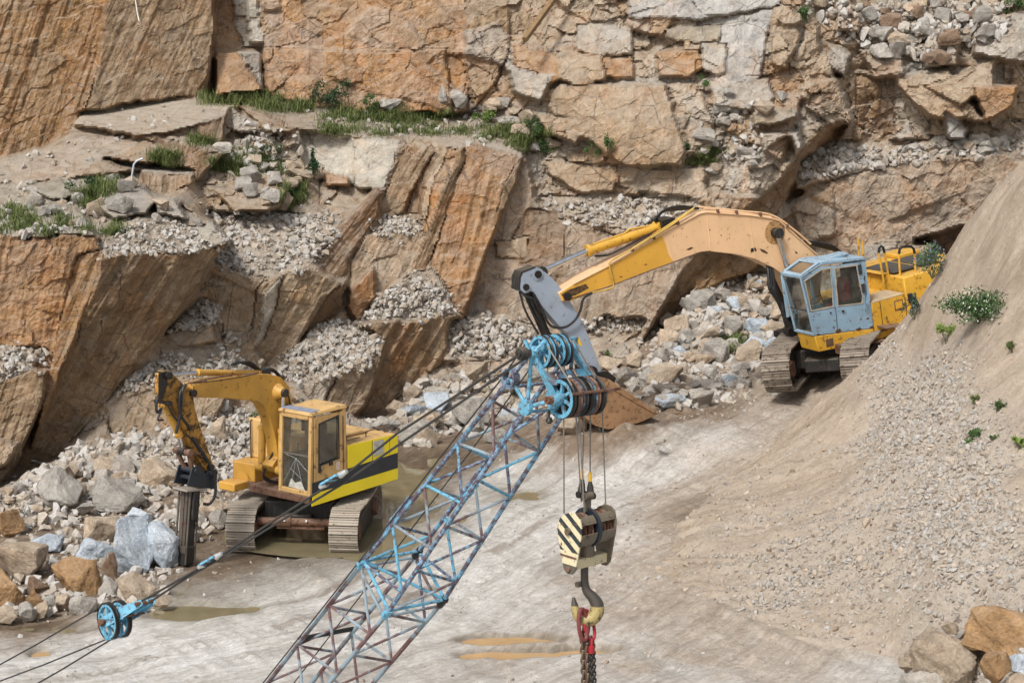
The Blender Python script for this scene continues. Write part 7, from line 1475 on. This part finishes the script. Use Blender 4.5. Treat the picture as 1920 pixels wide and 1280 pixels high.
# rocky shoulder at the lower right corner
def shoulder():
    for b in [(1740,1140,2010,1330,'tan','long tan rock shoulder filling the lower right corner',33.4),(1800,1128,2010,1236,'ora','orange rock face at the right edge above the lower right boulders',32.5),
              (1700,1180,1836,1300,'tan','tan rock wedge at the left end of the lower right shoulder',32.6),(1836,1214,1896,1292,'ora','rounded orange boulder in the lower right corner',31.0),(1884,1226,1950,1268,'blu','blue grey stone at the lower right edge',30.9),(1876,1252,1960,1320,'tan','tan stone in the very corner below the blue grey one',30.8),
              (1690,1256,1770,1310,'wht','pale crumbled block at the left foot of the lower right shoulder',31.9)]:
        boulder(*b[:4], b[4], b[5], d=b[6], rough=1.5, deep=1.1)
    boulder_field2 = [(1780,1176),(1800,1190),(1770,1206),(1826,1192),(1745,1218),(1800,1240),(1760,1236),(1840,1160),(1880,1140),(1730,1236),(1716,1262),(1745,1268),(1700,1244),(1850,1200),(1812,1216),(1786,1262),(1762,1190),(1838,1140)]
    for i, (u, v) in enumerate(boulder_field2):
        w = 18+16*RNG.random(); boulder(u-w/2, v-w*.4, u+w/2, v+w*.4, ['tan','gry','wht'][i % 3], 'small loose stone lying on the tan rock shoulder at lower right', 'stones on the lower right shoulder', seed=i+90, d=32.5)
shoulder()

# ------------------------------------------------------------------ plants
def leaf_mat(name, a, b):
    k = N(name); p = k.pos(); r = k.attr('rnd', 'Fac')
    c = k.mix(r, a, b); c = k.mix(k.ramp(k.noise(p, 6, 3), .4, .7, 0, .5), c, tuple(x*.55 for x in a))
    k.b.inputs['Subsurface Weight'].default_value = 0
    return k.done(c, .7, None, 0, .25)
GRASS = leaf_mat('grass_blades', (.075, .12, .03), (.19, .20, .075)); LEAF = leaf_mat('shrub_leaves', (.045, .095, .028), (.10, .16, .05)); DARKLEAF = leaf_mat('dark_leaves', (.02, .055, .025), (.05, .09, .035))
LIMEL = leaf_mat('lime_leaves', (.14, .22, .04), (.24, .30, .08)); BLUEF = leaf_mat('blue_flower_spikes', (.16, .20, .34), (.25, .30, .42)); WHITEF = leaf_mat('white_flowers', (.62, .64, .52), (.75, .76, .66)); STEM = flat('plant_stems', (.10, .10, .05), .8)
def blades(pts, ln, wd, rng, lean=1.0, up=None):
    n = len(pts); a = rng.uniform(0, 2*math.pi, n); L = np.asarray(ln)*rng.uniform(.5, 1.25, n); d = np.stack([np.cos(a), np.sin(a), np.zeros(n)], -1); s = np.stack([-np.sin(a), np.cos(a), np.zeros(n)], -1)*(wd*rng.uniform(.6, 1.3, n))[:, None]
    k = rng.uniform(.15, 1, n)*lean; mid = pts+d*(L*k*.3)[:, None]+np.array([0, 0, 1])*(L*.6)[:, None]; tip = pts+d*(L*k)[:, None]+np.array([0, 0, 1])*(L*np.sqrt(1-np.minimum(.9, k*k)))[:, None]
    V = np.stack([pts-s, pts+s, mid+s*.8, mid-s*.8, tip+s*.1, tip-s*.1], 1).reshape(-1, 3); b = (np.arange(n)*6)[:, None]
    return V, np.concatenate([b+np.array([0, 1, 2, 3]), b+np.array([3, 2, 4, 5])]), np.repeat(rng.random(n), 6)
def grass(poly, n, ln, label, mat=None, clump=85):
    c = in_poly_pts(poly, max(3, n//clump), RNG); q = c[RNG.integers(0, len(c), n)]+RNG.normal(size=(n, 2))*np.array([9, 3.2])
    d = surf_d(q[:, 0], q[:, 1]); d = d-.06
    pts = Cv+d[:, None]*(Fv+Rv*((q[:, 0]-960)/F)[:, None]+Uv*((640-q[:, 1])/F)[:, None])-np.array([0, 0, .05])
    V, Fc, r = blades(pts, ln*(.35+.75*RNG.random(n)**1.5), .010, RNG); o0 = V.mean(0); me = np_mesh('grass', V-o0, Fc, mat or GRASS, False, dict(rnd=r)); o = link('grass', me); o.location = Vector(o0)
    return tag(o, label, 'grass', kind='stuff')
for poly, n, ln, lab in [
 ([(376,184),(500,182),(560,196),(600,210),(560,214),(470,200),(390,196)], 2600, .42, 'long grass at the left end of the upper bench'),
 ([(600,206),(720,214),(860,212),(850,226),(700,228),(600,222)], 2200, .40, 'grass below the orange face on the upper bench'),
 ([(560,220),(700,232),(880,232),(1000,256),(990,284),(840,262),(600,246)], 2600, .30, 'thin grass on the front of the upper bench'),
 ([(930,236),(1010,240),(1040,280),(980,286)], 1500, .45, 'bushy grass at the right end of the upper bench'),
 ([(280,290),(330,290),(340,310),(290,312)], 600, .32, 'grass tufts on the small step at left'),
 ([(400,285),(480,290),(540,320),(440,328),(400,320)], 1700, .36, 'grass on the broken middle bench'),
 ([(140,380),(180,345),(230,330),(220,350),(170,390)], 1100, .42, 'long grass between grey blocks on the left bench'),
 ([(0,390),(60,392),(130,410),(180,436),(120,440),(0,436)], 1500, .32, 'grass along the edge of the left bench'),
 ([(520,360),(560,340),(570,380),(530,392)], 800, .34, 'grass tuft beside the brown block'),
 ([(190,418),(230,420),(226,436),(192,440)], 350, .28, 'small grass tuft at the top of the streaked slab'),
 ([(360,255),(400,262),(400,276),(370,276)], 350, .30, 'small grass tuft behind the brown slab'),
 ([(1310,280),(1350,280),(1350,300),(1300,310)], 500, .3, 'grass tuft on the right hand face'),
 ([(1340,630),(1400,622),(1402,650),(1350,660)], 1300, .30, 'green grass patch in front of the stone heap'),
 ([(480,740),(500,700),(510,780),(470,830)], 300, .16, 'sparse weeds on the talus behind the breaker excavator')]: grass(poly, int(n*1.6), ln*1.05, lab)
def shrub(u, v, w, h, label, mats, n=700, leaf=.05, d=None, cat='shrub', spiky=0, group=None, name='shrub'):
    """a plant: woody stems, and leaves spread unevenly through a lumpy crown"""
    if d is None: d = float(surf_d(u, v))-.12
    b = P(u, v, d); W = w*d/F; H = h*d/F; rng = RNG
    root = thing(name, label, cat, b, group)
    k = max(4, int(n/90)); cl = rng.normal(size=(k, 3))*np.array([.28, .26, .20])*np.array([W, W, H])+np.array([0, 0, H*.52])
    m = MB()
    for c in cl[:9]: m.tube([(0, 0, -.08), tuple(c*.5+np.array([0, 0, -.05*H])), tuple(c)], [.012, .009, .004], 5)
    m.build('stem', STEM, root)
    for mi, (mat, frac) in enumerate(mats):
        nn = int(n*frac); ci = cl[rng.integers(0, k, nn)]; pts = ci+rng.normal(size=(nn, 3))*np.array([W, W, H])*.11
        if spiky: pts[:, 2] = np.abs(pts[:, 2]); pts[:, :2] *= (1.15-.9*np.clip(pts[:, 2]/H, 0, 1))[:, None]
        pts[:, 2] = np.maximum(pts[:, 2], .0)
        a = rng.normal(size=(nn, 3)); a[:, 2] += .7; a /= np.linalg.norm(a, axis=1)[:, None]; s = np.cross(a, rng.normal(size=(nn, 3))); s /= np.linalg.norm(s, axis=1)[:, None]
        L = (leaf*rng.uniform(.6, 1.4, nn)*(1 if mi == 0 else .8))[:, None]
        V = np.stack([pts, pts+a*L*.5+s*L*.3, pts+a*L, pts+a*L*.5-s*L*.3], 1).reshape(-1, 3); Fc = np.arange(nn*4).reshape(-1, 4)
        nm = ['leaves', 'flowers'][1 if mat in (BLUEF, WHITEF) else 0]
        o = link(nm, np_mesh(nm, V, Fc, mat, False, dict(rnd=np.repeat(rng.random(nn), 4)))); o.parent = root; o['kind'] = 'stuff'
    return root
def md(u, v):
    """distance to the mound along a pixel"""
    ds = np.linspace(30, 50, 400); q = Cv+ds[:, None]*ray(u, v); z = mound_full(q[:, 0], q[:, 1]); hit = np.where(q[:, 2] < z)[0]
    return float(ds[hit[0]]) if len(hit) else 44.0
shrub(620, 202, 60, 48, 'dark green bush growing in the grass under the orange face', [(DARKLEAF, 1)], 1100, .07)
shrub(690, 206, 40, 22, 'low dark green shrub in the grass right of the dark bush', [(LEAF, 1)], 500, .06)
shrub(800, 222, 50, 18, 'low spreading green shrub at the middle of the upper bench', [(LEAF, .7), (GRASS, .3)], 500, .06)
shrub(905, 232, 40, 30, 'leafy light green shrub on the bench left of the end bushes', [(LIMEL, .4), (LEAF, .6)], 600, .06)
shrub(500, 300, 44, 34, 'dark green weed clump on the broken middle bench', [(DARKLEAF, .6), (LEAF, .4)], 600, .06)
shrub(170, 360, 40, 34, 'dark green weed clump between the grey blocks at left', [(DARKLEAF, .5), (LEAF, .5)], 600, .06)
shrub(588, 330, 26, 44, 'small dark conifer like bush beside the pale drilled block', [(DARKLEAF, 1)], 800, .06, spiky=1)
shrub(1000, 256, 34, 40, 'leafy green bush at the right end of the upper bench', [(LEAF, 1)], 700, .06)
shrub(1022, 288, 50, 34, 'dull twiggy bush hanging below the leafy one at the bench end', [(DARKLEAF, .6), (GRASS, .4)], 700, .06)
shrub(1112, 290, 22, 26, 'small green weed left of the large tan block face', [(LEAF, 1)], 260, .06)
shrub(1140, 284, 18, 40, 'thin upright green weed on the large tan block', [(LEAF, 1)], 220, .07)
shrub(1290, 290, 26, 28, 'dark green weed right of the large tan block', [(DARKLEAF, 1)], 420, .06)
shrub(1505, 40, 30, 26, 'green bush high on the right hand face near the top edge', [(LEAF, 1)], 500, .06)
shrub(1905, 22, 50, 30, 'green bush at the very top right corner', [(LEAF, 1)], 700, .07)
shrub(1320, 165, 26, 18, 'small green weed in a crack under the grey wall', [(LEAF, 1)], 260, .05)
shrub(548, 385, 22, 40, 'weed with upright stems beside the brown block in the middle', [(LEAF, 1)], 300, .06)
shrub(1205, 364, 30, 12, 'low green weed on the ledge above the smooth wall', [(LEAF, 1)], 260, .05)
shrub(700, 676, 16, 10, 'single green weed growing on the streaked slab', [(LEAF, 1)], 90, .05) if False else shrub(1140, 668, 14, 14, 'tiny green weed at the foot of the smooth wall right of the grey arm', [(LEAF, 1)], 120, .05)
shrub(1838, 600, 100, 52, 'round bush covered with small white flowers on the mound', [(LEAF, .50), (DARKLEAF, .36), (WHITEF, .10)], 7000, .055, d=md(1838, 600)-.1)
shrub(1748, 516, 54, 74, 'weed with tall blue flower spikes on the mound crest', [(LEAF, .7), (BLUEF, .3)], 1300, .05, d=43.3, spiky=1)
shrub(1714, 592, 26, 52, 'spiky grey green weed on the mound edge beside the yellow cabinet', [(DARKLEAF, .8), (BLUEF, .2)], 460, .05, d=md(1716, 594)-.05, spiky=1)
shrub(1775, 640, 36, 36, 'bright green leafy weed below the flowering bush', [(LIMEL, 1)], 420, .055, d=md(1775, 640)-.05)
shrub(1824, 828, 26, 28, 'green weed in the gravel at the right', [(LEAF, 1)], 420, .05, d=md(1824, 828)-.05)
shrub(1868, 770, 18, 26, 'thin green weed above the gravel near the right edge', [(LEAF, 1)], 220, .05, d=md(1868, 770)-.05)
shrub(1912, 838, 18, 20, 'lime green weed at the right edge of the mound', [(LIMEL, 1)], 200, .05, d=md(1912, 838)-.05)
shrub(1862, 826, 12, 10, 'tiny green weed near the lime green one', [(LEAF, 1)], 90, .04, d=md(1862, 826)-.03)
shrub(1828, 752, 16, 14, 'small dry green weed in the middle of the gravel', [(GRASS, 1)], 140, .045, d=md(1828, 752)-.03)
shrub(1900, 660, 26, 20, 'dull grey green weed high on the mound at the right edge', [(GRASS, 1)], 240, .045, d=md(1900, 660)-.03)
# ------------------------------------------------------------------ small things on the cliff
GALV = flat('galvanised_steel', (.40, .43, .46), .5, .4); OLDWOOD = flat('weathered_timber', (.20, .125, .06), .85)
def small_things():
    d = float(surf_d(245, 352))-.25
    m = MB(); m.tube([P(244, 360, d), P(248, 325, d), P(251, 308, d), P(256, 302, d), P(268, 297, d)], .024, 8)
    tag(m.build('bent_pipe', GALV), 'bent pale steel pipe standing up from a grey block on the left bench', 'pipe')
    m = MB(); m.bar(P(1046, -12, 60.2), P(984, 74, 58.6), .17, .14)
    tag(m.build('timber_beam', OLDWOOD, bevel=.015), 'brown timber beam leaning on the rock at the top centre', 'beam')
    d = 57.3
    m = MB(); m.tube([P(253, -40, d+.3), P(254, 0, d), P(257, 22, d-.1), P(261, 40, d-.1)], .018, 6)
    tag(m.build('rope_end', flat('pale_rope', (.6, .57, .5), .9)), 'pale rope end hanging down the stained slab at the top', 'rope')
small_things()
